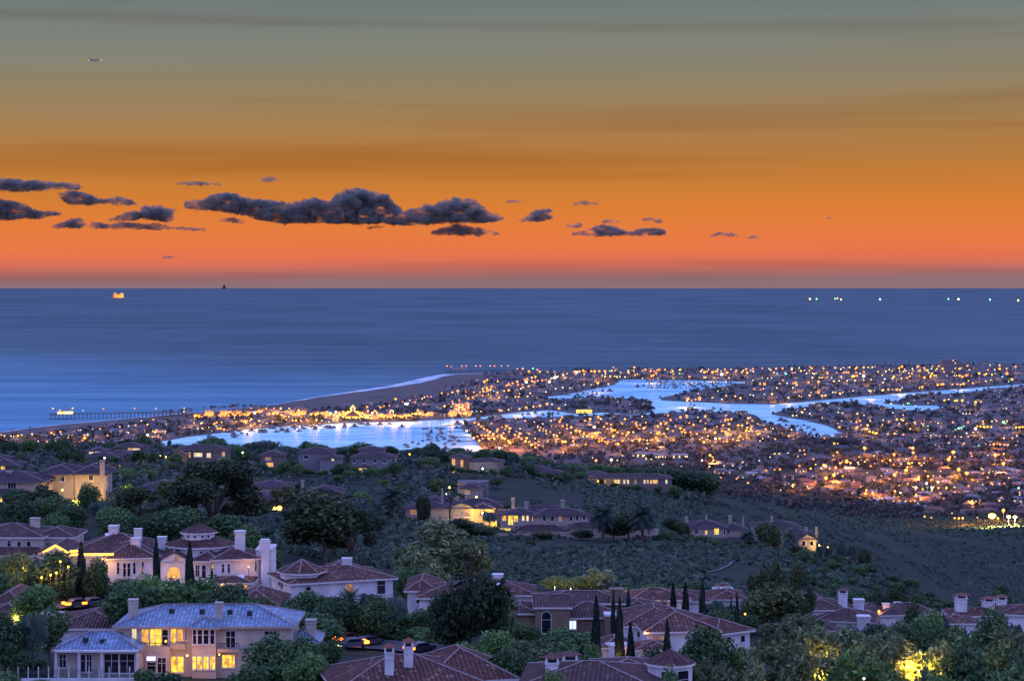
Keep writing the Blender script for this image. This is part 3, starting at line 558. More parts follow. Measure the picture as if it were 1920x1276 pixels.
q_, _ = villa('white villa under ribbed tiles with an amber-lit eave, behind the cypresses', 384, [(1182, 1290, 1125, 1150, 0, 9, 8, 'hip', 2.6), (1240, 1330, 1126, 1150, 4, 11, 0, 'hip', 2.0), (1335, 1398, 1122, 1150, 20, 10, 0, 'hip', 1.8)], [(0, 'f', 1186, 1238, 1126.5, 1131, 'Y', 3)], (), WHITE, TILE, STONE)  # the glowing window strip stands in for lamplight along the eave
glow(1215, 1131, 382.5, 160, 'amber lamp under the eave behind the cypresses', 'O', size=.2, name='wall_lamp')
villa('tiny white lookout pavilion with two bright bluish lamps', 420, [(1346, 1369, 1098, 1125, 0, 2.6, 0, 'hip', .8, .3), (1340, 1376, 1108, 1130, -.6, 4, 0, 'flat', 0)], [(0, 'f', 1350, 1355.5, 1101, 1107, 'B', 0), (0, 'f', 1359, 1364.5, 1101, 1107, 'B', 0)], (), WHITE, TILE, STONE, cat='pavilion', name='pavilion')
villa('sprawling purple-roofed villa with an eight-sided tower and row of skylights', 398, [(1506, 1540, 1120, 1160, 10, 6, 0, 'oct', 1.3, .4), (1505, 1580, 1142, 1190, 4, 11, 0, 'hip', 2.4), (1530, 1640, 1162, 1190, 0, 10, -10, 'hip', 2.8), (1590, 1700, 1150, 1185, 16, 10, 0, 'hip', 2.2), (1512, 1570, 1180, 1196, -8, 8, 0, 'hip', 1.9), (1655, 1760, 1152, 1180, 10, 9, 10, 'hip', 2.6)],
      [(0, 'f', 1512, 1520, 1122, 1128, 'D', 0), (0, 'f', 1527, 1534, 1122, 1128, '-', 0), (2, 'f', 1545, 1553, 1167, 1176, '-', 0)], [(1580, 18, 1103, 1142, 10, 'tower', WHITE), (1610, 20, 1122, 1142, 8), (1661, 13, 1130, 1142, 14), (1683, 13, 1128, 1140, 16), (1619, 24, 1153, 1176, -4)], WHITE, TILE2, STONE,
      skyl=((1580, 1140, 1592, 1144, 8, .8), (1583, 1148, 1590, 1152, 4, .7), (1589, 1150, 1596, 1154, 4, .7), (1598, 1158, 1606, 1162, 1, .7)))
glow(1648, 1145, 410, 120, 'orange lamp on the patio between the purple roofs at the right', 'O', size=.2)
villa('white villa with striped tile roofs and three lantern chimneys at the right edge', 372, [(1764, 1832, 1167, 1196, 0, 6.5, 0, 'hip', 1.6), (1785, 1880, 1153, 1190, 8, 6, 0, 'hip', 1.7), (1875, 1990, 1150, 1190, 4, 8, -10, 'hip', 2)],
      [(0, 'f', 1775, 1784, 1171, 1184, '-', 0), (0, 'f', 1789, 1798, 1171, 1184, '-', 0)], [(1801.5, 23, 1112, 1146, 10, 'tower', WHITE), (1853, 23, 1118, 1146, 12, 'tower', WHITE), (1877.5, 19, 1115, 1146, 14, 'tower', WHITE)], WHITE, TILE, STONE)
villa('dark roof at the far left below the mansion, one amber window', 300, [(-60, 62, 1165, 1215, 0, 11, 0, 'hip', 3.0), (-20, 40, 1132, 1170, 10, 12, 0, 'hip', 2.5)], [(0, 'f', 22, 38, 1147+22, 1168+2, 'Y', 1)], (), WHITE, TILE2, STONE)
villa('low brown tile roof behind the blue-roofed villa', 285, [(100, 230, 1176, 1220, 0, 12, 0, 'hip', 2.6), (60, 100, 1165, 1205, -2, 7, 0, 'flat', 0)], (), (), WHITE, TILE2, STONE)
glow(30, 1158, 298, 130, 'bright amber lamp among the trees at the far left', 'Y', size=.4)
# ------------------------------------------------------------------ villas of the middle distance
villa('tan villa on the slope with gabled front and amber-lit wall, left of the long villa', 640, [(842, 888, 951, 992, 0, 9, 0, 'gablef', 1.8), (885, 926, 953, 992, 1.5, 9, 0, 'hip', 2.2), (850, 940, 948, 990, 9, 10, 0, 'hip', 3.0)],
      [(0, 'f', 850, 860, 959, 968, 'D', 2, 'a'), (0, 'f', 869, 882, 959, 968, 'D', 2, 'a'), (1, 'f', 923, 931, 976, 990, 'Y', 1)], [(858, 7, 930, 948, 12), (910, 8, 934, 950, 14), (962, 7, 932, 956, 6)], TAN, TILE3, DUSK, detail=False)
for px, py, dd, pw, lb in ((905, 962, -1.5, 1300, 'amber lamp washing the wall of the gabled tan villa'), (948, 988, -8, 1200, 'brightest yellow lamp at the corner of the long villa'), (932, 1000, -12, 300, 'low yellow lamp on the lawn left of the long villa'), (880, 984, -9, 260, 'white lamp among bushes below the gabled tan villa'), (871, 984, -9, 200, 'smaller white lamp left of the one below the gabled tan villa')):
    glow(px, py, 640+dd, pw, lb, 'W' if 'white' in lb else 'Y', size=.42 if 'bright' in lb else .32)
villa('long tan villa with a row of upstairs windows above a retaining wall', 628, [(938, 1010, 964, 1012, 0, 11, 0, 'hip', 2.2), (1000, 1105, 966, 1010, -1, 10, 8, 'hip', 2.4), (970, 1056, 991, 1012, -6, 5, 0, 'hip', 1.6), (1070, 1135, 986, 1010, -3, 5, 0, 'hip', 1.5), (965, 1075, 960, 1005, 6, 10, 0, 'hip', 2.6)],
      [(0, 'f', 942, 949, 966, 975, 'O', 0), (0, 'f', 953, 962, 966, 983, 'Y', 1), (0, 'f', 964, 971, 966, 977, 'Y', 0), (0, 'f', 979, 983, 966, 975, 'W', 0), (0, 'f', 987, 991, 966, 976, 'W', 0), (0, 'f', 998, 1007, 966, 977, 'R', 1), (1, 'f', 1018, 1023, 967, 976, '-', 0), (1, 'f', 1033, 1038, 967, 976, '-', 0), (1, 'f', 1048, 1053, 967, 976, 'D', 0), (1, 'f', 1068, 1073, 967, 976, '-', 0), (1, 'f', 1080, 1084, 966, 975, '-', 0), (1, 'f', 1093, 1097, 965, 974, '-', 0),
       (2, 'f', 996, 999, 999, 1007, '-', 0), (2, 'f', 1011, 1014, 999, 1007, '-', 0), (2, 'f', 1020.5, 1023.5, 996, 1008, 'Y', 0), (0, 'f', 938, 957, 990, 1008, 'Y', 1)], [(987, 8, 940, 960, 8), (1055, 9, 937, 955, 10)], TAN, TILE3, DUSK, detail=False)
q = MB()
for a, b in (((930, 1013), (1030, 1014)), ((1030, 1014), (1150, 1001)), ((1150, 1001), (1235, 991))):
    pa, pb = wp(a[0], a[1], 612), wp(b[0], b[1], 612+(6 if b[0] > 1100 else 0)); e = (pb-pa); e.z = 0; e.normalize(); n_ = Vector((-e.y, e.x, 0))*.2
    lo, hi = (-3, 2.2) if b[0] <= 1150 else (-2, .2); lo, hi = Vector((0, 0, lo)), Vector((0, 0, hi))
    for s1, s2 in ((-n_, -n_), (n_, n_)): q.face([pa+s1+lo, pb+s1+lo, pb+s1+hi, pa+s1+hi])
    q.face([pa-n_+hi, pb-n_+hi, pb+n_+hi, pa+n_+hi])
wl = obj('retaining_wall', q.mesh('retaining_wall', wp(1030, 1010, 612)), TAN, None, wp(1030, 1010, 612)); tag(wl, 'pale retaining wall along the lawn below the long tan villa', 'wall')
villa('tan villa with one bright yellow window and four thin chimneys, right of the dark slope', 652, [(1288, 1362, 988, 1010, 0, 11, 0, 'hip', 2.8), (1352, 1400, 991, 1012, 3, 9, 0, 'hip', 2.2), (1350, 1420, 1014, 1030, -5, 6, 0, 'hip', 1.6), (1283, 1300, 988, 1010, 4, 8, 0, 'hip', 2)],
      [(0, 'f', 1303, 1309, 991, 1000, '-', 1), (0, 'f', 1322, 1326, 994, 1001, 'O', 0), (0, 'f', 1339.5, 1347.5, 990, 1001, 'Y', 0), (0, 'f', 1357, 1360, 991, 1002, '-', 0), (1, 'f', 1365, 1368, 992, 1001, '-', 0), (2, 'f', 1367, 1373, 1018, 1026, 'Y', 0), (2, 'f', 1390, 1399, 1020, 1027, 'Y', 1), (2, 'f', 1407, 1418, 1020, 1031, 'Y', 0)],
      [(1287, 6, 968, 985, 6), (1324, 4, 965, 980, 8), (1369, 7, 966, 982, 9), (1393.5, 3.5, 968, 985, 8)], TAN, TILE3, DUSK, detail=False)
villa('long low villa with stepped roofs, right of the bright-window villa', 668, [(1415, 1500, 987, 1010, 6, 10, 0, 'hip', 2.2), (1455, 1530, 1002, 1028, 0, 10, 0, 'hip', 2.3), (1498, 1530, 1009, 1032, -6, 8, 0, 'gablef', 1.6), (1472, 1498, 1031, 1040, -10, 4, 0, 'flat', 0), (1430, 1470, 998, 1020, 3, 8, 0, 'hip', 1.5)],
      [(2, 'f', 1504, 1510, 1014, 1022, '-', 0), (2, 'f', 1519, 1525, 1014, 1022, '-', 0), (4, 'f', 1457, 1470, 1010, 1013, 'R', 0)], [(1447, 5, 967, 985, 10), (1512, 6, 988, 1003, 4), (1530.5, 5.5, 987, 1010, 0), (1479, 8, 984, 996, 8)], TAN, TILE3, DUSK, detail=False)
for px, py, dd, pw, lb, cc in ((1528, 1036, 655, 400, 'yellow lamp at the end of the long low villa', 'Y'), (1536, 1022, 660, 260, 'lamp under the left lit palm beside the long low villa', 'Y'), (1552, 1026, 660, 300, 'lamp under the right lit palm beside the long low villa', 'Y'), (1593, 1041, 640, 260, 'pale lamp lighting a small fan palm on the slope', 'W'), (1370, 1038, 640, 420, 'yellow garden lamp at the head of the footpath', 'Y'), (1380, 1046, 636, 60, 'white path lamp at the head of the footpath', 'W'), (1307, 1018, 642, 300, 'yellow lamp at the left foot of the bright-window villa', 'Y')):
    glow(px, py, dd, pw, lb, cc, size=.28)
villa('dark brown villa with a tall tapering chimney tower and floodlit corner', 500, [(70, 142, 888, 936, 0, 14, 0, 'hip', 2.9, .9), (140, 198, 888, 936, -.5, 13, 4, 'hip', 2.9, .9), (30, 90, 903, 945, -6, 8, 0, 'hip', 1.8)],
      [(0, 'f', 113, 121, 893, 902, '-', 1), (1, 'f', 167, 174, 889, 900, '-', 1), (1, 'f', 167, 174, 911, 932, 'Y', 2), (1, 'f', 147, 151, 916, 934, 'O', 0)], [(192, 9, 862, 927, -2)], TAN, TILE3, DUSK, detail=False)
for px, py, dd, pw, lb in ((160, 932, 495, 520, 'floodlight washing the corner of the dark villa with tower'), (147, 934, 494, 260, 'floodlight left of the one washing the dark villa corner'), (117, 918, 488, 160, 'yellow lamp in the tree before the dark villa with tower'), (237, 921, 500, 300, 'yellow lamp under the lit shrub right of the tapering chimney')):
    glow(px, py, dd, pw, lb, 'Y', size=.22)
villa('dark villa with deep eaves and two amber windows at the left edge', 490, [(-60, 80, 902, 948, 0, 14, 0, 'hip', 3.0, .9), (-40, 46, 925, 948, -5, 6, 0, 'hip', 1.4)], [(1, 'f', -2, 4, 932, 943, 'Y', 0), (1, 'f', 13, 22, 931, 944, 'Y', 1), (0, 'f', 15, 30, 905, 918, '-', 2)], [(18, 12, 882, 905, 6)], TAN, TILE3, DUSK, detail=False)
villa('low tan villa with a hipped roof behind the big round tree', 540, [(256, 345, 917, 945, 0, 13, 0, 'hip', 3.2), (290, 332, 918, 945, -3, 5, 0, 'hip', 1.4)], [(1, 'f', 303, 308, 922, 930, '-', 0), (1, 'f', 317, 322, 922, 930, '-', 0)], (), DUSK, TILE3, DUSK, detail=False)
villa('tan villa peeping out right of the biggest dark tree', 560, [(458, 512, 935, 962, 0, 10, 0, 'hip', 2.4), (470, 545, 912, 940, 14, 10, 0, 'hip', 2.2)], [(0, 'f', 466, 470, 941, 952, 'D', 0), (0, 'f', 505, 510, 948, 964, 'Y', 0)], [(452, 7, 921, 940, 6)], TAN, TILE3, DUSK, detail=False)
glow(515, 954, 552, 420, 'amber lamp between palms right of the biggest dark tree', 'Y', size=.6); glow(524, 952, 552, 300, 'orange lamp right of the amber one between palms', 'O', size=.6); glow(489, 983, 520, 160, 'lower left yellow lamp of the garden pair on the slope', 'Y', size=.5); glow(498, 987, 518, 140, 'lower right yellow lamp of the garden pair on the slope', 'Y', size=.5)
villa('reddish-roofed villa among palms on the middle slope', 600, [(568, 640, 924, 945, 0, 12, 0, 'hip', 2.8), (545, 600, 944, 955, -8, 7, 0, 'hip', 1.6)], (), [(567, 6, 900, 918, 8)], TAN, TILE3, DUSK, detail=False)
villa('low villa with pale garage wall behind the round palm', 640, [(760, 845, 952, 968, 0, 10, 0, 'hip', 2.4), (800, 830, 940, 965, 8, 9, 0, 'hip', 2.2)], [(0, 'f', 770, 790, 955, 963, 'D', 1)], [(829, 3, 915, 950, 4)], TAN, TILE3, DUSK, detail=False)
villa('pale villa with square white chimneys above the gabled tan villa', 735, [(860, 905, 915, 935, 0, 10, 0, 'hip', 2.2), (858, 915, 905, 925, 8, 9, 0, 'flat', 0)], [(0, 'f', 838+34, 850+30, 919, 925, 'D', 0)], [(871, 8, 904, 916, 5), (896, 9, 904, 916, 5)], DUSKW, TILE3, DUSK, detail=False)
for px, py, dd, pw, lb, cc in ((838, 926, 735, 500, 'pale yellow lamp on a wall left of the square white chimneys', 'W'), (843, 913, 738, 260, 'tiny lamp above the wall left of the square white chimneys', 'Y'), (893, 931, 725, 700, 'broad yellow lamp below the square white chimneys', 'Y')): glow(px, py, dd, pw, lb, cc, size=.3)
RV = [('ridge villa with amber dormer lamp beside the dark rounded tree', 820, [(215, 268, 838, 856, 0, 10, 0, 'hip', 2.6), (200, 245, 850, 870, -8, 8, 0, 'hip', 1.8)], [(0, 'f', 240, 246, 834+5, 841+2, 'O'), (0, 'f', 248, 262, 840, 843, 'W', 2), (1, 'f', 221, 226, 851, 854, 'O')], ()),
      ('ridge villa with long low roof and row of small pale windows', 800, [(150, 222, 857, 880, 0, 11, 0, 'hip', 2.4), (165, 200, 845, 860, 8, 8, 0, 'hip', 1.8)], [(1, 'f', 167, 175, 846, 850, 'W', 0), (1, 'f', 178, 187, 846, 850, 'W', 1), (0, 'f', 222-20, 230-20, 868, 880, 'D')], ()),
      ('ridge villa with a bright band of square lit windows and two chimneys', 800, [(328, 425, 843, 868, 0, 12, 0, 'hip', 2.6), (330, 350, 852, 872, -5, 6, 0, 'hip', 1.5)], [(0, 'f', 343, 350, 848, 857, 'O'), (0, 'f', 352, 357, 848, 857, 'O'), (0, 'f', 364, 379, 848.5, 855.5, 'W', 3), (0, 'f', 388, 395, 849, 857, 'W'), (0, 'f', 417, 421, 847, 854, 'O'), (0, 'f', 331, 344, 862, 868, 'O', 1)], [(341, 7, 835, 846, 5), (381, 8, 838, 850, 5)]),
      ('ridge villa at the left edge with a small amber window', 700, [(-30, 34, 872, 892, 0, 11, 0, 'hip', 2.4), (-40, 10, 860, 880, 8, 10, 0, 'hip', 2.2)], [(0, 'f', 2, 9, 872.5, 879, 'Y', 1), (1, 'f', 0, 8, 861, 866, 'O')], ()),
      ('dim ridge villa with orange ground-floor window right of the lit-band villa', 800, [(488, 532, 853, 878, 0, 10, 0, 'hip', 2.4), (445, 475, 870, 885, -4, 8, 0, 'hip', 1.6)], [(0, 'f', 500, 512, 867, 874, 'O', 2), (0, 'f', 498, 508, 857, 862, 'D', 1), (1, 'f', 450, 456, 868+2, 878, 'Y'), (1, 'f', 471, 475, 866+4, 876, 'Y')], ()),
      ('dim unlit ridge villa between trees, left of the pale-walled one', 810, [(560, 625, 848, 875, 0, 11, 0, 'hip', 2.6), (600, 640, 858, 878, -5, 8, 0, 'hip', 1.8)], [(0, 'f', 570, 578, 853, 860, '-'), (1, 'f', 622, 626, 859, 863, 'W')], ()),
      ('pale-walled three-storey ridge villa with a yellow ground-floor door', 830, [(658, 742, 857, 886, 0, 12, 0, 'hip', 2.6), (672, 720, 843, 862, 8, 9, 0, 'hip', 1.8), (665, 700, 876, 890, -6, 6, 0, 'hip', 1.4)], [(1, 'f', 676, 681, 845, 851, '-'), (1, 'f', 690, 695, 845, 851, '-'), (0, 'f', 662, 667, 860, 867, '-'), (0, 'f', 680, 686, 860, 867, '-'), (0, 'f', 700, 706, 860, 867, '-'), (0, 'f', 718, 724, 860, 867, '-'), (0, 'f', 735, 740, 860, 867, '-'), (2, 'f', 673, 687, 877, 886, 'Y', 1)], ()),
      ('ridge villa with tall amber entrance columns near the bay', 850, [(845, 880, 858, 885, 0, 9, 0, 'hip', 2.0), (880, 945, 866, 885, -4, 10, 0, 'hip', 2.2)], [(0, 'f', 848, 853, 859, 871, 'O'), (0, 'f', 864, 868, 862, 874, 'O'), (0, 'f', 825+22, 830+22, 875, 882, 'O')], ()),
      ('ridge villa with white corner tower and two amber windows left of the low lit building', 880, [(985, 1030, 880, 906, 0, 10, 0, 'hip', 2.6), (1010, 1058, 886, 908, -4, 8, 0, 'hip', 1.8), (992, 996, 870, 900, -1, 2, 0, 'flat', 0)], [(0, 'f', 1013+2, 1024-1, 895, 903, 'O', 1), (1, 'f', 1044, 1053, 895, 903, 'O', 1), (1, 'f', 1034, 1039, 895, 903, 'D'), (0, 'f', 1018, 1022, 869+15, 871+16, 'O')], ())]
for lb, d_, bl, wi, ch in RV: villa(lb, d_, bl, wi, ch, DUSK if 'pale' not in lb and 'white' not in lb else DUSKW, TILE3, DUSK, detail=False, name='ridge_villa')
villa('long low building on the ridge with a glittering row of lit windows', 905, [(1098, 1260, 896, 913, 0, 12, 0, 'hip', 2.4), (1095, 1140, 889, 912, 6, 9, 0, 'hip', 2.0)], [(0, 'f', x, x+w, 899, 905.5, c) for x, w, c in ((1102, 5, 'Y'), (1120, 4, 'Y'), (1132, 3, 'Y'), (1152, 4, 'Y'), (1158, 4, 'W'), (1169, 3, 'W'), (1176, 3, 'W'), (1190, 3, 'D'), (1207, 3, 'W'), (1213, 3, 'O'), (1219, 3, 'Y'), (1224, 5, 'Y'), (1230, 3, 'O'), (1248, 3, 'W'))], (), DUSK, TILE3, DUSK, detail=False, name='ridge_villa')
for px, py, dd, pw, lb, cc in ((1106, 903, 898, 900, 'left amber floodlight of the low ridge building', 'Y'), (1122, 902, 898, 900, 'right amber floodlight of the low ridge building', 'Y'), (1114, 911, 892, 700, 'low amber lamp on the bank before the ridge building', 'Y'), (851, 884, 842, 500, 'orange lamp at the amber entrance columns near the bay', 'O'), (905, 878, 842, 500, 'cold white yard lamp right of the amber entrance columns', 'B'), (300, 855, 790, 500, 'amber lamp cluster among palms on the ridge, left one', 'Y'), (311, 856, 790, 400, 'amber lamp among palms on the ridge, right one', 'O'), (196, 858, 775, 300, 'pale green street light beside the tapering chimney', 'W'), (226, 875, 770, 300, 'orange lamp below the dormer ridge villa', 'O'), (455, 848, 790, 160, 'small pale lamp on the ridge right of the lit-band villa', 'W'), (768, 851, 830, 160, 'small orange lamp on the bay rim', 'O')):
    glow(px, py, dd, pw, lb, cc, size=.34 if pw > 450 else .28)
# ------------------------------------------------------------------ trees
G_DARK = leafmat('dark_foliage', ((.018, .046, .018), (.048, .105, .036), (.15, .24, .075)))
G_MID = leafmat('green_foliage', ((.028, .072, .02), (.08, .165, .042), (.22, .34, .085)))
G_OLIVE = leafmat('olive_foliage', ((.05, .072, .03), (.135, .175, .07), (.33, .37, .15)))
G_EUC = leafmat('eucalyptus_foliage', ((.011, .024, .010), (.032, .056, .02), (.15, .18, .055)))
G_LAMPLIT = leafmat('lamplit_foliage', ((.09, .12, .03), (.20, .24, .06), (.34, .36, .10)))  # yellow lamplight on the glowing trees, put into the leaf colour
G_CYP = leafmat('cypress_foliage', ((.010, .020, .014), (.018, .036, .022), (.035, .060, .034)), .15)
G_PALM = leafmat('palm_foliage', ((.022, .045, .030), (.05, .085, .055), (.12, .16, .10)), .25)
BARK = mat('tree_bark', (.14, .10, .075), .95, scale=6, col2=(.07, .05, .04), bump=.03)
def leaf_arrays(rng, centers, radii, n, s, squash=1.0, asp=1.7, shell=.45):
    k = rng.choice(len(centers), n, p=radii**2/np.sum(radii**2))
    dvec = rng.normal(size=(n, 3)); dvec /= np.linalg.norm(dvec, axis=1)[:, None]
    rr = radii[k]*(rng.random(n)**shell); p = centers[k]+dvec*rr[:, None]*np.array([1, 1, squash])
    nn = dvec*.8+rng.normal(size=(n, 3))*.7+np.array([0, 0, .35]); nn /= np.linalg.norm(nn, axis=1)[:, None]
    u = np.cross(nn, rng.normal(size=(n, 3))); u /= np.linalg.norm(u, axis=1)[:, None]; w = np.cross(nn, u)
    ss = s*(.6+.8*rng.random(n))[:, None]
    return np.stack([p-u*ss*asp/2, p+w*ss*.5, p+u*ss*asp/2, p-w*ss*.5], axis=1)
def norm(Q):
    Q = Q.copy(); hi = np.percentile(Q[..., 2], 99.7); Q[..., 2] *= 1/hi; k = np.percentile(np.abs(Q[..., :2]), 99)/.5; Q[..., :2] /= max(k, .6); return Q
def quads_mesh(name, Q, m):
    n = len(Q); me = bpy.data.meshes.new(name); me.vertices.add(n*4); me.loops.add(n*4); me.polygons.add(n)
    me.vertices.foreach_set('co', Q.reshape(-1).astype(np.float32)); me.loops.foreach_set('vertex_index', np.arange(n*4, dtype=np.int32))
    me.polygons.foreach_set('loop_start', np.arange(0, n*4, 4, dtype=np.int32)); me.polygons.foreach_set('loop_total', np.full(n, 4, dtype=np.int32))
    me.materials.append(m); me.update(calc_edges=True); me.validate(); return me
def limbs(rng, tops, r0, zfork):
    q = MB(); q.tube((0, 0, -.04), (.01, 0, zfork), r0, r0*.72, 7)
    for c in tops: q.tube((.01, 0, zfork*.9), tuple(c*np.array([.85, .85, 1])-np.array([0, 0, .02])), r0*.5, r0*.16, 5)
    return q.mesh('trunk')
PROTO = {}
def proto(kind, seed):
    rng = np.random.default_rng(seed)
    if kind in ('round', 'mid', 'yellow', 'bush', 'dense'):
        n = 9 if kind != 'bush' else 7; a = rng.random(n)*6.28; rad = .27*np.sqrt(rng.random(n))
        zz = (.34+.42*rng.random(n)) if kind != 'bush' else (.3+.28*rng.random(n))
        c = np.stack([rad*np.cos(a), rad*np.sin(a), zz], 1); r = .15+.11*rng.random(n); c = np.vstack([c, [[0, 0, .62 if kind != 'bush' else .5]]]); r = np.append(r, .30)
        c[:, 2] = np.minimum(c[:, 2], .99-r); Q = leaf_arrays(rng, c, r, {'bush': 1300, 'dense': 5600}.get(kind, 4300), .034 if kind != 'bush' else .055, 1.0)
        return quads_mesh('crown', norm(Q), {'dense': G_EUC, 'round': G_DARK, 'mid': G_MID, 'yellow': G_LAMPLIT, 'bush': G_DARK}[kind]), limbs(rng, c[:5], .03, .25)
    if kind == 'euc':
        n = 17; a = rng.random(n)*6.28; zz = .30+.60*rng.random(n); rad = (.40-.30*np.abs(zz-.55))*np.sqrt(rng.random(n))
        c = np.stack([rad*np.cos(a), rad*np.sin(a), zz], 1); r = .075+.085*rng.random(n)
        r = r*1.25; Q = leaf_arrays(rng, c, r, 8200, .026, .8, 1.9, .55); return quads_mesh('crown', norm(Q), G_EUC), limbs(rng, c, .028, .22)
    if kind == 'olive':
        n = 15; a = rng.random(n)*6.28; zz = .34+.50*rng.random(n); rad = .36*np.sqrt(rng.random(n))
        c = np.stack([rad*np.cos(a), rad*np.sin(a), zz], 1); r = .10+.08*rng.random(n)
        Q = leaf_arrays(rng, c, r, 4200, .026, .95, 2.4, .6); return quads_mesh('crown', norm(Q), G_OLIVE), limbs(rng, c[:9], .022, .16)
    if kind == 'cypress':
        n = 2600; z = rng.random(n)**.85; prof = np.interp(z, [0, .06, .25, .6, .85, 1], [.30, .42, .48, .36, .19, .02])
        a = rng.random(n)*6.28; rr = prof*(1+.16*np.sin(a*3+z*9))*(.55+.45*rng.random(n)**.5)
        p = np.stack([rr*np.cos(a), rr*np.sin(a), .02+z*.97], 1); nn = np.stack([np.cos(a), np.sin(a), .3+0*a], 1)+rng.normal(size=(n, 3))*.5
        nn /= np.linalg.norm(nn, axis=1)[:, None]; up = np.array([0, 0, 1.])+rng.normal(size=(n, 3))*.25; u = up-nn*np.sum(up*nn, 1)[:, None]; u /= np.linalg.norm(u, axis=1)[:, None]; w = np.cross(nn, u)
        sz = .022*(.7+.6*rng.random(n))[:, None]
        sc = np.array([1, 1, 1.]); Q = np.stack([p-u*sz*1.2, p+w*sz*4.2, p+u*sz*1.6, p-w*sz*4.2], 1)
        q = MB(); q.tube((0, 0, -.03), (0, 0, .5), .05, .03, 6); return quads_mesh('crown', Q, G_CYP), q.mesh('trunk')
    if kind in ('palm', 'queen'):
        can = kind == 'palm'; nf = 46 if can else 22; zt = .62 if can else .74; qs = []
        for k in range(nf):
            a = 2.4*k+rng.random()*.4; el = (1.25-2.0*(k/nf)) if can else (1.1-1.7*(k/nf)); Lf = (.50 if can else .46)*(.85+.3*rng.random()); m_ = 11
            P0 = np.array([0, 0, zt]); dr = np.array([math.cos(a)*math.cos(el), math.sin(a)*math.cos(el), math.sin(el)*(.75 if can else .55)]); pts = [P0]; dd = dr.copy()
            for i in range(m_): dd = dd+np.array([0, 0, -(.10 if can else .17)]); dd /= np.linalg.norm(dd); pts.append(pts[-1]+dd*Lf/m_)
            side = np.array([-math.sin(a), math.cos(a), 0])
            for i in range(1, m_):
                l_ = .13*math.sin(math.pi*min(1, (i+1.2)/(m_+1)))*(1.0 if can else 1.15); t_ = pts[min(i+1, m_)]-pts[i-1]; t_ /= np.linalg.norm(t_)
                for sg in (-1, 1):
                    tip = pts[i]+side*sg*l_+t_*l_*.5+np.array([0, 0, -l_*(.25 if can else .7)]); b_ = t_*.022
                    qs.append([pts[i]-b_, pts[i]+b_, tip+b_*.3, tip-b_*.3])
        q = MB(); r_ = .045 if can else .022
        q.tube((0, 0, -.04), (.01, .005, zt*.6), r_, r_*.85, 8); q.tube((.01, .005, zt*.6), (0, 0, zt+.02), r_*.85, r_*(1.15 if can else .8), 8)
        return quads_mesh('crown', np.array(qs), G_PALM), q.mesh('trunk')
    if kind == 'fan':          # clump of broad upright blades
        qs = []
        for k in range(70):
            a = rng.random()*6.28; el = .5+.95*rng.random(); Lf = .75*(.6+.4*rng.random()); b0 = np.array([.12*math.cos(a*1.7), .12*math.sin(a*1.7), .02+.3*rng.random()])
            dr = np.array([math.cos(a)*math.cos(el)*.8, math.sin(a)*math.cos(el)*.8, math.sin(el)]); sd = np.array([-math.sin(a), math.cos(a), 0])*.055
            m1 = b0+dr*Lf*.55; tp = b0+dr*Lf+np.array([math.cos(a)*.12, math.sin(a)*.12, -.1])
            qs.append([b0-sd*.2, b0+sd*.2, m1+sd, m1-sd]); qs.append([m1-sd, m1+sd, tp+sd*.2, tp-sd*.2])
        q = MB(); q.tube((0, 0, -.04), (0, 0, .25), .05, .04, 6); return quads_mesh('crown', np.array(qs), G_PALM), q.mesh('trunk')
NAMES = {'dense': 'broadleaf_tree', 'round': 'broadleaf_tree', 'mid': 'broadleaf_tree', 'yellow': 'broadleaf_tree', 'bush': 'bush', 'euc': 'eucalyptus_tree', 'olive': 'olive_tree', 'cypress': 'cypress_tree', 'palm': 'palm_tree', 'queen': 'palm_tree', 'fan': 'fan_palm'}
NV = {'dense': 2, 'round': 4, 'mid': 3, 'yellow': 2, 'bush': 3, 'euc': 3, 'olive': 3, 'cypress': 2, 'palm': 2, 'queen': 2, 'fan': 2}
def tree_at(kind, x, y, zb, w, h, label, group=None):
    k = (kind, R.randrange(NV[kind]))
    if k not in PROTO:
        cm, tm = proto(kind, hash(kind) % 1 + sum(map(ord, kind))*7+k[1]); PROTO[k] = (cm, tm)
        if not len(tm.materials): tm.materials.append(BARK)
    cm, tm = PROTO[k]
    root = empty(NAMES[kind], (x, y, zb), label, 'bush' if kind == 'bush' else 'tree', group); root.rotation_euler.z = R.uniform(0, 6.28); root.scale = (w, w, h)
    link(bpy.data.objects.new('crown', cm), root); link(bpy.data.objects.new('trunk', tm), root); return root
def tree(kind, px, top, d, wpx, label, group=None):
    x = (px-960)/F*d; g0 = ter(px, d); w = wpx/F*d; h = max(zat(top, d)-g0, w*.5)
    if kind in ('round', 'mid', 'bush', 'yellow', 'olive', 'dense') and h > w*1.7: g0 += (h-w*1.7)*.75; h = zat(top, d)-g0; g0 -= .0
    return tree_at(kind, x, d, min(g0, ter(px, d)+.0) if kind not in ('round', 'mid', 'bush', 'yellow', 'olive', 'dense') else ter(px, d), w*1.08, zat(top, d)-ter(px, d), label, group)
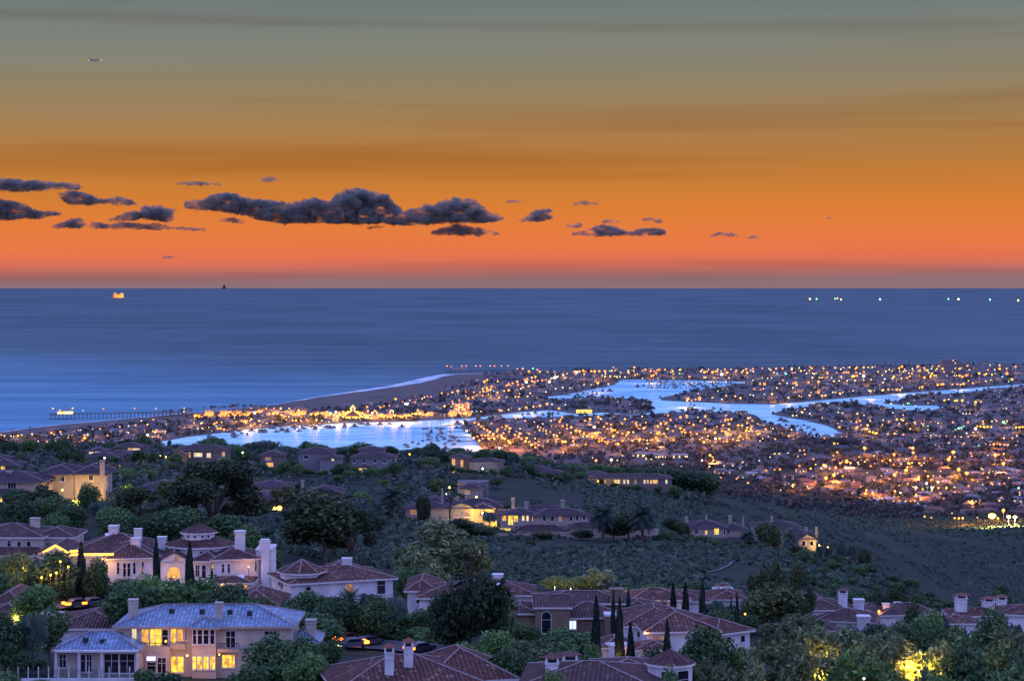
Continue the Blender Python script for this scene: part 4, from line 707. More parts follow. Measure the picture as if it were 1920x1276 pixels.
TREES = [
 # Italian cypresses
 ('cypress', 152, 1016, 338, 20, 'leftmost dark cypress before the white mansion'), ('cypress', 293, 1010, 338, 15, 'slim dark cypress left of the gabled mansion entrance'), ('cypress', 355.5, 1016, 338, 18, 'dark cypress right of the gabled mansion entrance'),
 ('cypress', 1118, 1119, 268, 20, 'tallest cypress, left of the arched lit entrance of the ribbed-roof villa'), ('cypress', 1162, 1122, 272, 19, 'cypress just behind and left of the arched lit entrance'), ('cypress', 1182, 1169, 258, 20, 'shorter cypress right in front of the arched lit entrance'), ('cypress', 1251, 1162, 258, 19, 'cypress standing before the ribbed roof next to the bay window'),
 ('cypress', 1150, 1108, 312, 11, 'thin cypress in front of the square chimney of the brown villa'), ('cypress', 1178, 1107, 312, 16, 'cypress right of the square chimney of the brown villa'), ('cypress', 1262, 1093, 360, 14, 'left cypress of the row behind the ribbed roof'), ('cypress', 1285, 1092, 362, 15, 'middle cypress of the row behind the ribbed roof'), ('cypress', 1317, 1084, 366, 13, 'tallest right cypress of the row behind the ribbed roof'), ('cypress', 1382, 1110, 345, 10, 'right one of two thin cypresses below the white lookout pavilion'), ('cypress', 1371, 1119, 345, 8, 'left one of two thin cypresses below the white lookout pavilion'),
 # big trees of the middle distance
 ('euc', 400, 864, 455, 165, 'biggest dark eucalyptus with rounded clumps, left half of the hillside'), ('euc', 352, 884, 465, 90, 'smaller eucalyptus crown leaning left of the biggest one'), ('euc', 272, 910, 440, 105, 'round dark eucalyptus left of the biggest one'), ('dense', 610, 922, 425, 140, 'massive dark rounded tree above the white villa with eight-sided tower'), ('euc', 660, 945, 430, 80, 'looser right side tree behind the massive dark rounded one'), ('olive', 825, 974, 395, 150, 'yellowish-green eucalyptus above the purple-roofed white villa'), ('olive', 880, 1010, 390, 80, 'low right-hand eucalyptus beside the yellowish-green one'), ('olive', 790, 1030, 385, 90, 'bushy lower-left eucalyptus beside the yellowish-green one'),
 ('queen', 186, 928, 452, 62, 'dark palm with a pale trunk before the tapering chimney'), ('palm', 736, 903, 632, 66, 'round dark date palm alone at the top of the slope'), ('palm', 1131, 933, 598, 64, 'left date palm right of the long tan villa'), ('palm', 1205, 933, 598, 66, 'right date palm right of the long tan villa'), ('palm', 1075, 938, 640, 40, 'date palm behind the roof of the long tan villa'), ('dense', 1178, 955, 606, 70, 'dense dark tree between the two date palms'), ('dense', 1150, 970, 604, 50, 'lower dark tree against the left date palm'), ('dense', 793, 927, 600, 28, 'slim dark tree between the round palm and the gabled tan villa'),
 ('queen', 918, 948, 622, 40, 'palm standing before the amber wall of the gabled tan villa'), ('queen', 897, 972, 612, 36, 'small palm with lit fronds below the amber wall'), ('dense', 866, 972, 600, 55, 'dark tree below the gabled front of the tan villa'), ('dense', 905, 985, 600, 45, 'dark tree left of the yellow corner of the long villa'), ('palm', 1402, 988, 640, 42, 'palm before the lower roofs of the bright-window villa'), ('dense', 1263, 970, 645, 34, 'dark tree left of the bright-window villa'), ('dense', 1280, 978, 640, 28, 'small dark tree touching the left end of the bright-window villa'), ('dense', 1440, 980, 655, 48, 'dark tree between the bright-window villa and the long low one'),
 ('queen', 1536, 1008, 652, 18, 'small lit palm with yellow fronds, left one of two'), ('queen', 1553, 1010, 650, 20, 'small lit palm with yellow fronds, right one of two'), ('queen', 1580, 1000, 640, 36, 'tall dark palm at the right end of the garden on the slope'), ('queen', 1596, 1004, 630, 34, 'dark palm at the very edge of the garden on the slope'), ('fan', 1593, 1036, 632, 14, 'small fan palm lit from below on the slope'), ('euc', 1620, 1030, 620, 26, 'grey-brown tree on the spur right of the lit fan palm'),
 # behind the ribbed villas
 ('dense', 1450, 1094, 372, 108, 'big dense dark tree left of the sprawling purple-roofed villa'), ('euc', 1440, 1056, 384, 62, 'brownish wispy tree above the big dense dark one'), ('euc', 1503, 1055, 392, 46, 'wispy tree with ochre tufts above the eight-sided tower'), ('yellow', 1036, 1080, 412, 48, 'pale green lit tree, leftmost of the glowing row at the slope foot'), ('yellow', 1062, 1086, 410, 42, 'pale green lit tree, second of the glowing row at the slope foot'), ('yellow', 1090, 1082, 414, 44, 'pale green tree, third of the glowing row at the slope foot'), ('olive', 1122, 1064, 414, 62, 'round olive-green tree at the right end of the glowing row'), ('mid', 1226, 1094, 408, 50, 'green tree above the ribbed roof with the amber eave'), ('mid', 1300, 1090, 402, 46, 'green tree left of the lookout pavilion'),
 ('queen', 1346, 1110, 372, 42, 'leafy palm just below the lookout pavilion'), ('queen', 1330, 1118, 366, 40, 'palm left below the lookout pavilion'), ('queen', 1400, 1105, 376, 40, 'palm right of the lookout pavilion'), ('palm', 1242, 1118, 368, 36, 'short palm with arching fronds at the amber eave'), ('round', 1345, 1140, 340, 70, 'dark tree behind the right end of the ribbed roof'), ('round', 1400, 1150, 350, 60, 'dark tree between ribbed roof and the big dense tree'),
 # right cluster
 ('euc', 1690, 1104, 420, 60, 'loose tree above the orange patio lamp'), ('euc', 1665, 1118, 416, 40, 'loose low tree left of the one above the patio lamp'), ('queen', 1766, 1122, 350, 46, 'feathery bright green palm left of the three lantern chimneys'), ('round', 1716, 1130, 350, 42, 'upright dark tree left of the feathery palm'), ('mid', 1745, 1142, 345, 54, 'green tree under the feathery palm'), ('queen', 1664, 1150, 330, 50, 'spiky dark palm before the purple roofs'), ('round', 1690, 1160, 325, 70, 'dark tree right of the spiky palm'), ('round', 1876, 1096, 400, 60, 'dark tree behind the right lantern chimney'), ('round', 1858, 1140, 345, 74, 'dense dark tree below the lantern chimneys'), ('queen', 1905, 1135, 340, 50, 'palm at the right edge before the striped roof'), ('round', 1515, 1155, 360, 50, 'small dark tree at the left foot of the purple roofs'),
 # lower right garden
 ('olive', 1475, 1168, 300, 120, 'grey olive tree below the big dense dark tree'), ('olive', 1440, 1205, 236, 130, 'big grey olive tree at the lower right'), ('olive', 1545, 1172, 262, 120, 'olive tree lit from below by a yellow lamp'), ('olive', 1520, 1215, 232, 110, 'dark olive tree left of the lit trunks'), ('olive', 1625, 1178, 272, 110, 'brownish olive tree under the spiky palm'), ('mid', 1610, 1218, 222, 120, 'blue-green round tree between the two lit trees'), ('olive', 1720, 1202, 236, 130, 'golden floodlit olive tree at the lower right'), ('olive', 1660, 1200, 248, 100, 'brown-tinged olive tree left of the golden floodlit one'), ('round', 1815, 1214, 226, 130, 'clipped dark round tree right of the golden floodlit one'), ('round', 1872, 1212, 232, 90, 'second clipped dark round tree by the right edge'), ('round', 1792, 1184, 268, 120, 'dark rounded hedge tree above the clipped round ones'), ('olive', 1880, 1182, 262, 150, 'pale grey-blue tree at the right edge'), ('round', 1905, 1250, 212, 100, 'dark low tree in the lower right corner'), ('mid', 1770, 1262, 212, 70, 'small bright green shrub at the bottom right'),
 ('round', 1320, 1182, 258, 110, 'dense dark tree against the right wing of the ribbed-roof villa'), ('fan', 1335, 1196, 240, 84, 'broad-leaved blue-green palm clump, upper one before the turret'), ('fan', 1362, 1208, 232, 90, 'broad-leaved palm clump, right one before the turret'), ('olive', 1330, 1240, 222, 90, 'brownish shrub right of the turret'), ('mid', 1255, 1250, 206, 42, 'small shrub against the turret wall'), ('olive', 1410, 1240, 226, 80, 'grey shrub between turret and olive trees'),
 # centre foreground
 ('round', 1085, 1178, 286, 105, 'dark tree under the brown villa'), ('round', 1040, 1195, 280, 90, 'dark tree left under the brown villa'), ('olive', 1010, 1204, 262, 120, 'olive-green broad tree below the brown villa'), ('round', 968, 1214, 238, 100, 'dark tree between the two cut-off tile roofs'), ('mid', 1045, 1256, 208, 50, 'pale leafy shrub before the left lantern chimney of the turret house'), ('dense', 880, 1076, 296, 125, 'tall dense dark tree before the purple-roofed white villa'), ('round', 925, 1108, 300, 80, 'dark tree right of the tall dense one'), ('round', 835, 1110, 300, 60, 'dark shoulder tree left of the tall dense one'), ('mid', 838, 1168, 308, 95, 'round green tree in front of the lower purple roof'), ('mid', 782, 1176, 316, 90, 'round green tree right of the street bend'), ('mid', 930, 1180, 268, 90, 'round green tree below the brown low wall'), ('mid', 700, 1137, 318, 105, 'large round green tree above the street'), ('mid', 655, 1160, 312, 100, 'round green tree left of the street lights'), ('mid', 870, 1206, 250, 70, 'low green tree behind the lantern chimneys'), ('round', 612, 1196, 256, 60, 'dark tree at the end of the hedge by the street'),
 ('queen', 742, 1096, 312, 56, 'tall palm with a slender trunk left of the purple-roofed villa'), ('queen', 722, 1104, 318, 44, 'shorter palm left of the tall slender one'), ('queen', 690, 1092, 322, 50, 'arching palm before the right wall of the white villa'), ('palm', 655, 1094, 322, 60, 'arching feather palm before the white villa'), ('round', 580, 1108, 318, 90, 'dark tree before the arched window of the white villa'), ('round', 625, 1118, 314, 80, 'dark tree before the middle of the white villa'), ('round', 540, 1136, 308, 90, 'dark tree below the eight-sided tower'), ('round', 590, 1150, 300, 110, 'broad dark tree below the white villa'), ('round', 700, 1118, 306, 70, 'dark bush tree below the arching palm'),
 ('round', 510, 1192, 246, 90, 'dark hedge tree before the right wall of the blue-roofed villa'), ('round', 560, 1196, 244, 90, 'dark hedge tree before the right wing of the blue-roofed villa'), ('mid', 585, 1225, 236, 90, 'lower green shrub right of the blue-roofed villa'), ('bush', 480, 1240, 238, 70, 'bush at the right foot of the blue-roofed villa'),
 # lower left
 ('round', 245, 1088, 286, 110, 'dark tree behind the left chimney of the blue-roofed villa'), ('mid', 300, 1082, 290, 110, 'wind-swept dark green tree below the mansion entrance'), ('mid', 355, 1084, 288, 110, 'wind-swept green tree below the right cypress'), ('round', 405, 1096, 286, 100, 'dark tree behind the right chimney of the blue-roofed villa'), ('round', 460, 1118, 284, 100, 'dark tree over the right end of the blue slate roof'), ('round', 505, 1130, 286, 70, 'dark tree below the half-hidden tiled roof'), ('mid', 190, 1098, 343, 90, 'green tree left below the white wing of the mansion'), ('mid', 130, 1088, 345, 90, 'green tree under the dark round tree by the mansion'), ('mid', 75, 1096, 298, 90, 'green tree above the far left amber lamp'), ('round', 98, 1034, 336, 100, 'umbrella-shaped dark tree with orange lights behind, left of the mansion'), ('round', 178, 1046, 336, 50, 'round dark tree right of the leftmost cypress'), ('round', 14, 1072, 330, 60, 'dark tree under the beige villa at the left edge'), ('yellow', 22, 1036, 345, 60, 'yellow-lit tree at the left edge below the beige villa'), ('queen', 46, 1032, 348, 40, 'palm lit yellow beside the left edge'),
 ('queen', 62, 1116, 252, 84, 'grey-blue palm with a bare trunk left of the pavilion wing'), ('round', 8, 1150, 250, 100, 'big dark tree at the lower left edge'), ('round', 92, 1140, 268, 70, 'dark tree behind the grey-blue palm'), ('round', 200, 1126, 326, 50, 'dark tree beside the passing car on the left'), ('round', 130, 1222, 262, 60, 'dark shrub left of the pavilion wing'), ('round', 40, 1225, 258, 80, 'dark shrub behind the glass fence'), ('bush', 15, 1258, 240, 60, 'low bush in the lower left corner'), ('bush', 268, 1252, 249, 40, 'bush before the lit ground floor, left'), ('bush', 312, 1260, 247, 60, 'bush before the glass door of the blue-roofed villa'), ('bush', 436, 1260, 248, 26, 'small bush below the square lit window'),
 ('round', 40, 938, 440, 70, 'tree below the dark villa with deep eaves'), ('round', 95, 930, 446, 60, 'tree before the dark villa with the tapering chimney'), ('euc', 62, 912, 452, 80, 'loose tree between the two dark villas at the left'), ('round', 130, 945, 430, 60, 'tree above the beige villa with arched windows'), ('mid', 240, 905, 502, 26, 'small lit green shrub right of the tapering chimney'), ('round', 100, 962, 410, 60, 'dark tree behind the beige villa at the left edge'), ('round', 220, 950, 415, 80, 'dark tree behind the mansion chimneys'), ('round', 300, 960, 412, 90, 'dark tree left behind the round drum tower'), ('round', 345, 950, 418, 80, 'dark tree right behind the round drum tower'), ('round', 420, 965, 420, 90, 'dark tree behind the right mansion chimneys'), ('round', 465, 985, 410, 60, 'dark tree at the right corner of the mansion'), ('round', 500, 1030, 380, 60, 'dark shrub between the mansion and the white villa'), ('round', 770, 1060, 360, 50, 'shrub right of the long sweeping tile roof')]
TREES += [('round', 1300, 1196, 262, 70, 'dark tree left before the right wing of the ribbed-roof villa'), ('round', 1365, 1204, 262, 70, 'dark tree before the two small windows of the ribbed-roof villa'), ('mid', 1395, 1214, 258, 60, 'green tree under the right corner of the ribbed-roof villa'), ('round', 1225, 1214, 262, 44, 'shrub below the barred window of the ribbed-roof villa'),
 ('round', 800, 1140, 322, 60, 'dark tree at the lower left wall of the purple-roofed white villa'), ('mid', 738, 1150, 318, 70, 'green tree under the tall slender palm'), ('round', 640, 1128, 306, 90, 'dark tree below the arched dark window of the white villa'), ('round', 700, 1132, 314, 70, 'dark tree at the right foot of the white villa'), ('bush', 735, 1122, 320, 50, 'bush at the right corner of the white villa'),
 ('round', 330, 1090, 300, 90, 'dark tree at the foot of the gabled mansion entrance'), ('round', 270, 1086, 305, 80, 'dark tree at the foot of the white mansion wing'), ('round', 228, 1084, 341, 60, 'dark tree left at the foot of the white mansion wing'), ('round', 160, 1092, 341, 70, 'dark tree below the leftmost cypress'), ('round', 440, 1106, 300, 60, 'dark tree before the lower porch of the white mansion'),
 ('round', 1780, 1180, 330, 60, 'dark tree before the two dark windows at the right'), ('mid', 1820, 1178, 300, 70, 'green tree below the left lantern chimney'), ('round', 1560, 1180, 330, 60, 'dark tree before the row of skylights villa, left'), ('mid', 1610, 1184, 320, 60, 'green tree before the row of skylights villa, right'), ('round', 1740, 1170, 330, 70, 'dark tree between the two right villa groups'), ('round', 1640, 1168, 340, 50, 'dark tree under the square chimney of the purple roofs'), ('olive', 1500, 1150, 345, 60, 'grey tree at the left corner of the purple roofs'),
 ('mid', 470, 1196, 262, 50, 'green tree against the arched window of the blue-roofed villa'), ('round', 604, 1160, 290, 80, 'dark tree right of the blue-roofed villa chimney'), ('round', 1060, 1205, 262, 70, 'dark tree left of the tallest cypress'), ('round', 1110, 1210, 256, 50, 'dark shrub at the foot of the tallest cypress'), ('mid', 900, 1220, 246, 60, 'low green tree over the cut-off brown roof'), ('round', 985, 1165, 306, 60, 'dark tree before the low brown wall'), ('round', 945, 1150, 312, 50, 'dark tree left of the low brown wall'),
 ('euc', 520, 912, 560, 60, 'loose tree right behind the biggest dark eucalyptus'), ('round', 560, 950, 520, 70, 'dark tree left of the massive dark rounded one'), ('round', 690, 958, 520, 60, 'dark tree on the slope right of the massive dark rounded one'), ('dense', 480, 900, 600, 60, 'dim tree before the tan roof right of the biggest eucalyptus'), ('round', 330, 905, 520, 60, 'dark tree before the low tan hipped villa'), ('round', 165, 905, 470, 40, 'dark tree before the floodlit corner'), ('round', 25, 915, 470, 50, 'dark tree before the deep-eaved dark villa'), ('palm', 1480, 985, 640, 40, 'palm among the stepped roofs of the long low villa'), ('dense', 1340, 1010, 638, 60, 'dark tree in front of the bright-window villa'), ('dense', 1415, 1015, 640, 50, 'dark tree between the lit ground windows and the long low villa'), ('dense', 1500, 1022, 640, 40, 'dark tree before the gabled end of the long low villa'), ('dense', 1020, 995, 604, 40, 'dark tree inside the retaining wall'), ('dense', 1090, 992, 606, 40, 'dark tree behind the middle of the retaining wall'), ('dense', 985, 1004, 602, 30, 'shrub at the left end of the retaining wall')]
for t_ in TREES: tree(*t_)
for px, py, d, pw, lb, c in ((1548, 1258, 258, 330, 'yellow uplight at the trunks of the lit olive tree', 'Y'), (1562, 1262, 256, 260, 'second yellow uplight right of the first under the lit olive tree', 'Y'), (1722, 1256, 231, 520, 'golden floodlight under the floodlit olive tree', 'Y'), (1742, 1250, 238, 420, 'golden floodlight on the right of the floodlit olive tree', 'Y'), (1700, 1248, 233, 240, 'golden floodlight on the left of the floodlit olive tree', 'O'), (1480, 1248, 238, 60, 'dim orange lamp in the big grey olive tree', 'O'),
        (1040, 1100, 396, 900, 'hidden lamp in the glowing row of pale green trees', 'W'), (1070, 1102, 396, 700, 'second hidden lamp in the glowing row of pale green trees', 'W'), (45, 1066, 346, 300, 'tall bright yellow lamp by the palm at the left edge', 'Y'), (42, 1092, 344, 160, 'bright yellow lamp lower by the palm at the left edge', 'Y'), (28, 1083, 338, 60, 'small yellow lamp left of the bright pair at the left edge', 'Y'), (78, 1082, 329, 90, 'orange lamp glimpsed under the umbrella-shaped tree, left', 'O'), (95, 1077, 329, 120, 'orange lamp glimpsed under the umbrella-shaped tree, middle', 'O'), (106, 1073, 329, 120, 'orange lamp glimpsed under the umbrella-shaped tree, right', 'O'), (113, 1052, 329, 90, 'orange lamp glimpsed through the top of the umbrella-shaped tree', 'O'), (128, 1062, 329, 70, 'orange lamp at the right side of the umbrella-shaped tree', 'O'), (1397, 1150, 352, 40, 'tiny orange lamp between the cypresses and the big dense tree', 'O'), (1620, 1271, 214, 20, 'tiny pale lamp at the bottom edge', 'W')):
    glow(px, py, d, pw*(2.6 if d < 270 else 1.6), lb, c, size=.06 if 'hidden' in lb else (.15 if d > 300 else .10))
# shrubs and trees that nothing tells apart, between the villas of the slope and ridge
def clear(px, d, boxes): return not any(a-6 < px < b+6 and c-4 < d < e for a, b, c, e in boxes)
RIDGE_BOX = [(140, 272, 800, 850), (322, 430, 795, 830), (485, 536, 795, 825), (556, 644, 800, 830), (650, 746, 820, 850), (842, 948, 845, 875), (982, 1062, 874, 900), (1092, 1264, 895, 920), (-40, 205, 480, 530), (250, 350, 530, 560), (455, 548, 555, 590), (540, 645, 590, 620), (755, 850, 635, 660), (836, 940, 630, 660), (930, 1140, 615, 645), (855, 920, 730, 760), (1280, 1425, 640, 680), (1410, 1535, 655, 690), (-40, 40, 690, 725)]
def front_of(px, d, top): return any(a-3 < px < b+3 and d < c and c-d < 160 for a, b, c, e in RIDGE_BOX)
n_ = 0
while n_ < 96:
    px, d = R.uniform(-30, 1080), R.uniform(690, 985)
    if px > 960 and d < 860: continue
    if not clear(px, d, RIDGE_BOX): continue
    hh = R.uniform(4, 8.5) if d > 850 else R.uniform(3, 7)
    if front_of(px, d, hh): hh = R.uniform(2, 4.2)
    k = R.choice(('round', 'round', 'mid', 'euc', 'round', 'queen' if d > 850 else 'round')); w = hh*R.uniform(.9, 1.5) if k != 'queen' else hh*.5
    tree_at(k, (px-960)/F*d, d, ter(px, d), w, hh if k != 'queen' else hh*1.3, 'dim tree among the ridge houses in front of the bay', 'trees between the ridge houses'); n_ += 1
for a, b, c, e in RIDGE_BOX:
    if c < 770: continue
    for fr_, hh in ((-.04, 5), (.14, 3.0), (.30, 2.8), (.48, 2.5), (.62, 3.0), (.84, 3.4), (1.03, 5.5)):
        px = a+6+(b-a-12)*(fr_+R.uniform(-.06, .06)); tree_at(R.choice(('round', 'mid', 'round')), (px-960)/F*(c-9), c-9, ter(px, c-9), hh*1.25, hh*R.uniform(.85, 1.15), 'dim tree among the ridge houses in front of the bay', 'trees between the ridge houses')
for px, top in ((378, 818), (412, 812), (480, 822), (497, 820), (870, 838), (832, 838), (905, 832), (760, 838), (640, 832), (560, 834), (700, 830), (960, 845), (1000, 858), (1060, 862), (1090, 864)):
    tree('queen', px, top, 900, R.uniform(24, 34), 'ragged palm standing out against the bay from the ridge', 'palms on the ridge crest')
for px, top, w in ((170, 826, 40), (205, 828, 40), (498, 826, 50), (468, 832, 36), (590, 836, 40), (620, 838, 40), (660, 835, 40), (728, 836, 40), (790, 840, 40), (850, 846, 40), (925, 842, 50), (948, 845, 40), (1020, 868, 30), (1075, 868, 40), (1150, 872, 50), (1190, 876, 50), (1240, 876, 60), (1290, 882, 60), (1320, 888, 50), (335, 832, 40), (365, 833, 40), (395, 830, 50), (430, 832, 44), (520, 838, 40), (545, 836, 36), (690, 838, 40), (760, 842, 44), (815, 845, 40), (880, 848, 44), (985, 856, 44), (1120, 870, 40), (1215, 878, 50), (1265, 880, 50), (40, 850, 50), (90, 846, 50), (130, 842, 40)):
    tree('round', px, top, 925, w*1.2, 'dark tree of the skyline row on the ridge crest', 'trees along the ridge crest')
n_ = 0
while n_ < 44:
    px, d = R.uniform(0, 1000), R.uniform(500, 690)
    if not clear(px, d, RIDGE_BOX) or (560 < px < 900 and d < 590): continue
    hh = R.uniform(2.5, 5.5) if not front_of(px, d, 5) else R.uniform(1.5, 2.6)
    tree_at(R.choice(('round', 'mid', 'bush', 'euc')), (px-960)/F*d, d, ter(px, d), hh*R.uniform(1, 1.5), hh, 'dim garden tree on the middle slope left of the bare hill', 'garden trees on the middle slope'); n_ += 1
for i in range(40):
    px = R.uniform(1230, 1590); d = R.uniform(600, 648); hh = R.uniform(1.2, 2.6)
    tree_at('bush', (px-960)/F*d, d, ter(px, d), hh*1.6, hh, 'low dark garden shrub below the bright-window villa', 'garden shrubs below the bright-window villa')
for i in range(64):
    px = R.uniform(1500, 1800); d = R.uniform(470, 640)*(1 if px < 1650 else .97); hh = R.uniform(1.5, 3.6)
    tree_at('bush', (px-960)/F*d, d, ter(px, d), hh*1.6, hh, 'dark rounded shrub on the spur falling to the right', 'shrubs on the right spur')
for i in range(90):
    d = R.choice((R.uniform(232, 262), R.uniform(272, 300), R.uniform(300, 345))); px = R.uniform(-10, 1930)
    if (600 < px < 830 or 100 < px < 250) and d < 335: continue
    tree_at('bush', (px-960)/F*d, d, ter(px, d)-.2, R.uniform(3, 5), R.uniform(1.2, 2.0), 'low garden bush between the near villas', 'low garden bushes')
# scrub that nobody could count covers the bare slopes
rng = np.random.default_rng(5); n = 60000
pxs = rng.uniform(-60, 2000, n*3); ds = np.exp(rng.uniform(math.log(395), math.log(2380), n*3)); keep = []
for a, b in zip(pxs, ds):
    if (b > 1010 and a < 1480) or (b > 640 and a < 1000) or (b > 1560 and a < 1430) or (b < 480 and a < 480): continue
    keep.append((a, b))
    if len(keep) >= n: break
P = np.array([((a-960)/F*b, b, ter(a, b)) for a, b in keep]); sz = (.4+1.1*rng.random(len(P))**2.6)*np.where(P[:, 1] > 1450, 1.8, 1)
dens = np.array([mnoise.noise((x/40, y/55, 7)) for x, y, z in P]); P = P[dens > -.26]; sz = sz[dens > -.26]
m_ = 6; c = np.repeat(P, m_, 0); s_ = np.repeat(sz, m_)
off = rng.normal(size=(len(c), 3)); off /= np.linalg.norm(off, axis=1)[:, None]; off[:, 2] = np.abs(off[:, 2])*.75
c = c+off*s_[:, None]*.8; nn = off+rng.normal(size=off.shape)*.4; nn /= np.linalg.norm(nn, axis=1)[:, None]
u = np.cross(nn, rng.normal(size=nn.shape)); u /= np.linalg.norm(u, axis=1)[:, None]; w = np.cross(nn, u); k = (s_*.75)[:, None]
SCRUB = leafmat('scrub_leaves', ((.040, .066, .042), (.066, .102, .066), (.105, .145, .085)), .2)
tag(obj('scrub', quads_mesh('scrub', np.stack([c-u*k, c-w*k, c+u*k, c+w*k], 1), SCRUB)), 'low dark scrub covering the bare slopes', None, None, 'stuff')

THICK = leafmat('thicket_leaves', ((.035, .052, .042), (.065, .088, .068), (.12, .145, .10)))  # distance haze put into the leaf colour as a paler blue-grey
# thicket between the villas of the slope and the ridge, one mass of leaves
cs = []; zs = []
while len(cs) < 2600:
    px, d = rng.uniform(-60, 1330), math.exp(rng.uniform(math.log(395), math.log(985)))
    if not clear(px, d, RIDGE_BOX) or (px > 480 and d < 590 and not (px < 560 and d > 480)) or (px > 930 and d < 840) or (px > 1000 and d < 880): continue
    if mnoise.noise((px/60, d/45, 4)) < -.16: continue
    s_ = rng.uniform(.9, 2.3) if not front_of(px, d, 4) else rng.uniform(.6, 1.3)
    cs.append(((px-960)/F*d, d, ter(px, d))); zs.append(s_*(1.25 if d > 700 else 1))
P = np.array(cs); sz = np.array(zs); m_ = 26; c = np.repeat(P, m_, 0); s_ = np.repeat(sz, m_)
off = rng.normal(size=(len(c), 3)); off /= np.linalg.norm(off, axis=1)[:, None]; off *= (rng.random(len(c))**.4)[:, None]
c = c+off*s_[:, None]*np.array([1.5, 1.5, 1])+np.stack([0*s_, 0*s_, s_*.8], 1)
nn = off+rng.normal(size=off.shape)*.6; nn /= np.linalg.norm(nn, axis=1)[:, None]; u = np.cross(nn, rng.normal(size=nn.shape)); u /= np.linalg.norm(u, axis=1)[:, None]; w = np.cross(nn, u); k = (s_*.30)[:, None]
tag(obj('thicket', quads_mesh('thicket', np.stack([c-u*k*1.4, c-w*k, c+u*k*1.4, c+w*k], 1), THICK)), 'dark garden thicket filling the slope between the villas', None, None, 'stuff')
# ------------------------------------------------------------------ the town on the flat: houses, tree mass, lamps
ROOFS = [mat('town_roof_'+n, c, .8, scale=.4) for n, c in (('brown', (.13, .095, .085)), ('grey', (.16, .15, .155)), ('red', (.17, .085, .065)), ('pale', (.28, .27, .27)))]
TWALL = [mat('town_wall_'+n, c, .9, scale=.4) for n, c in (('white', (.30, .285, .275)), ('tan', (.21, .17, .14)), ('grey', (.18, .175, .18)))]
TLIT = emis('town_window_lit', (1, .62, .14), 2.6); TDARK = mat('town_window_dark', (.03, .03, .04), .3, scale=1)
rt = random.Random(77)
def house_mb(q, cx, cy, z, w, dp, h, rise, a, wm, rm, lit, gable=False, o=.7):
    c, s = math.cos(a), math.sin(a)
    def P(u, v, zz): return Vector((cx+(u-w/2)*c-(v-dp/2)*s, cy+(u-w/2)*s+(v-dp/2)*c, z+zz))
    P.w, P.dp = w, dp; q.box(0, w, 0, dp, -4, h, wm, P)
    t = MB(); roof_faces(t, P, h, rise, o, 'gable' if gable else 'hip', False)
    for f, m in zip(t.f, t.m): q.face([t.v[k] for k in f], rm if m == 0 else wm)
    if gable:
        for u in (0, w): q.face([P(u, 0, h), P(u, dp, h), P(u, dp/2, h+rise*.9)], wm)
    n = max(2, int(w/3.2))
    for st in range(1 if h < 4.5 else 2):
        for k in range(n):
            u = (k+.5)*w/n; on = rt.random() < lit; zz = .9+st*3
            q.face([P(u-.6, -.05, zz), P(u+.6, -.05, zz), P(u+.6, -.05, zz+1.3), P(u-.6, -.05, zz+1.3)], 2 if on else 3)
protos = []
for i in range(14):
    q = MB(); w = rt.uniform(12, 19); dp = rt.uniform(9, 13); h = rt.choice((3.2, 3.2, 5.8, 6.2)); house_mb(q, 0, 0, 0, w, dp, h, dp*.22, 0, 0, 1, .10 if i % 2 else .32, i % 3 == 0)
    if i % 2: house_mb(q, w*.42, -dp*.35, 0, w*.5, dp*.7, 3.0, dp*.17, math.pi/2, 0, 1, .15, True)
    if i % 3 == 1: q.box(-w*.2-.4, -w*.2+.4, -.4, .4, 0, h+dp*.22+1.1, 0)
    me = q.mesh('town_house'); [me.materials.append(x) for x in (TWALL[i % 3], ROOFS[i % 4], TLIT, TDARK)]; protos.append(me)
taken = []
def free(x, y, r):
    for a, b in taken[-400:]:
        if abs(a-x) < r and abs(b-y) < r*1.3: return False
    taken.append((x, y)); return True
def onland(x, y, mg=14):
    if y < 3330: return True
    return all(isl(x+a, y+b) for a, b in ((0, 0), (mg, 0), (-mg, 0), (0, mg*2), (0, -mg*2)))
DIST = [('low dim house of the flat town between canyon and harbour', 'houses of the flat town right of the canyon', [(1340, 875), (1560, 880), (1930, 880), (1930, 972), (1760, 968), (1600, 935), (1430, 905), (1340, 893)], 118),
        ('small dark house packed among amber lamps on the round island', 'houses on the lamp-lit round island', [(925, 792), (1120, 782), (1290, 780), (1400, 782), (1470, 806), (1480, 838), (1280, 848), (1060, 846), (945, 838)], 74),
        ('small grey house on the plain at the left below the ocean beach', 'houses on the left plain below the beach', [(0, 822), (240, 800), (300, 812), (290, 842), (150, 846), (0, 858)], 44),
        ('dim house on the shore right of the harbour basin', 'houses on the shore right of the harbour', [(1500, 772), (1600, 765), (1700, 776), (1930, 745), (1930, 872), (1620, 872), (1600, 825)], 64)]
for lb, gr, poly, cnt in DIST:
    k = 0; tries = 0
    while k < cnt and tries < 20000:
        tries += 1; px, py = rt.uniform(min(p[0] for p in poly), max(p[0] for p in poly)), rt.uniform(min(p[1] for p in poly), max(p[1] for p in poly))
        if not inpoly(px, py, poly): continue
        x, y = hit(px, py, 0, 1800)
        if not onland(x, y) or not free(x, y, 20): continue
        o = obj('town_house', rt.choice(protos), None, None, (x, y, gz(x/y*F+960, y)-.1)); o.rotation_euler.z = rt.gauss(0, .35)+rt.choice((0, 0, math.pi/2)); s_ = rt.uniform(.85, 1.15); o.scale = (s_, s_, s_)
        tag(o, lb, 'house', gr); k += 1
q = MB(); cnt = 0; tries = 0
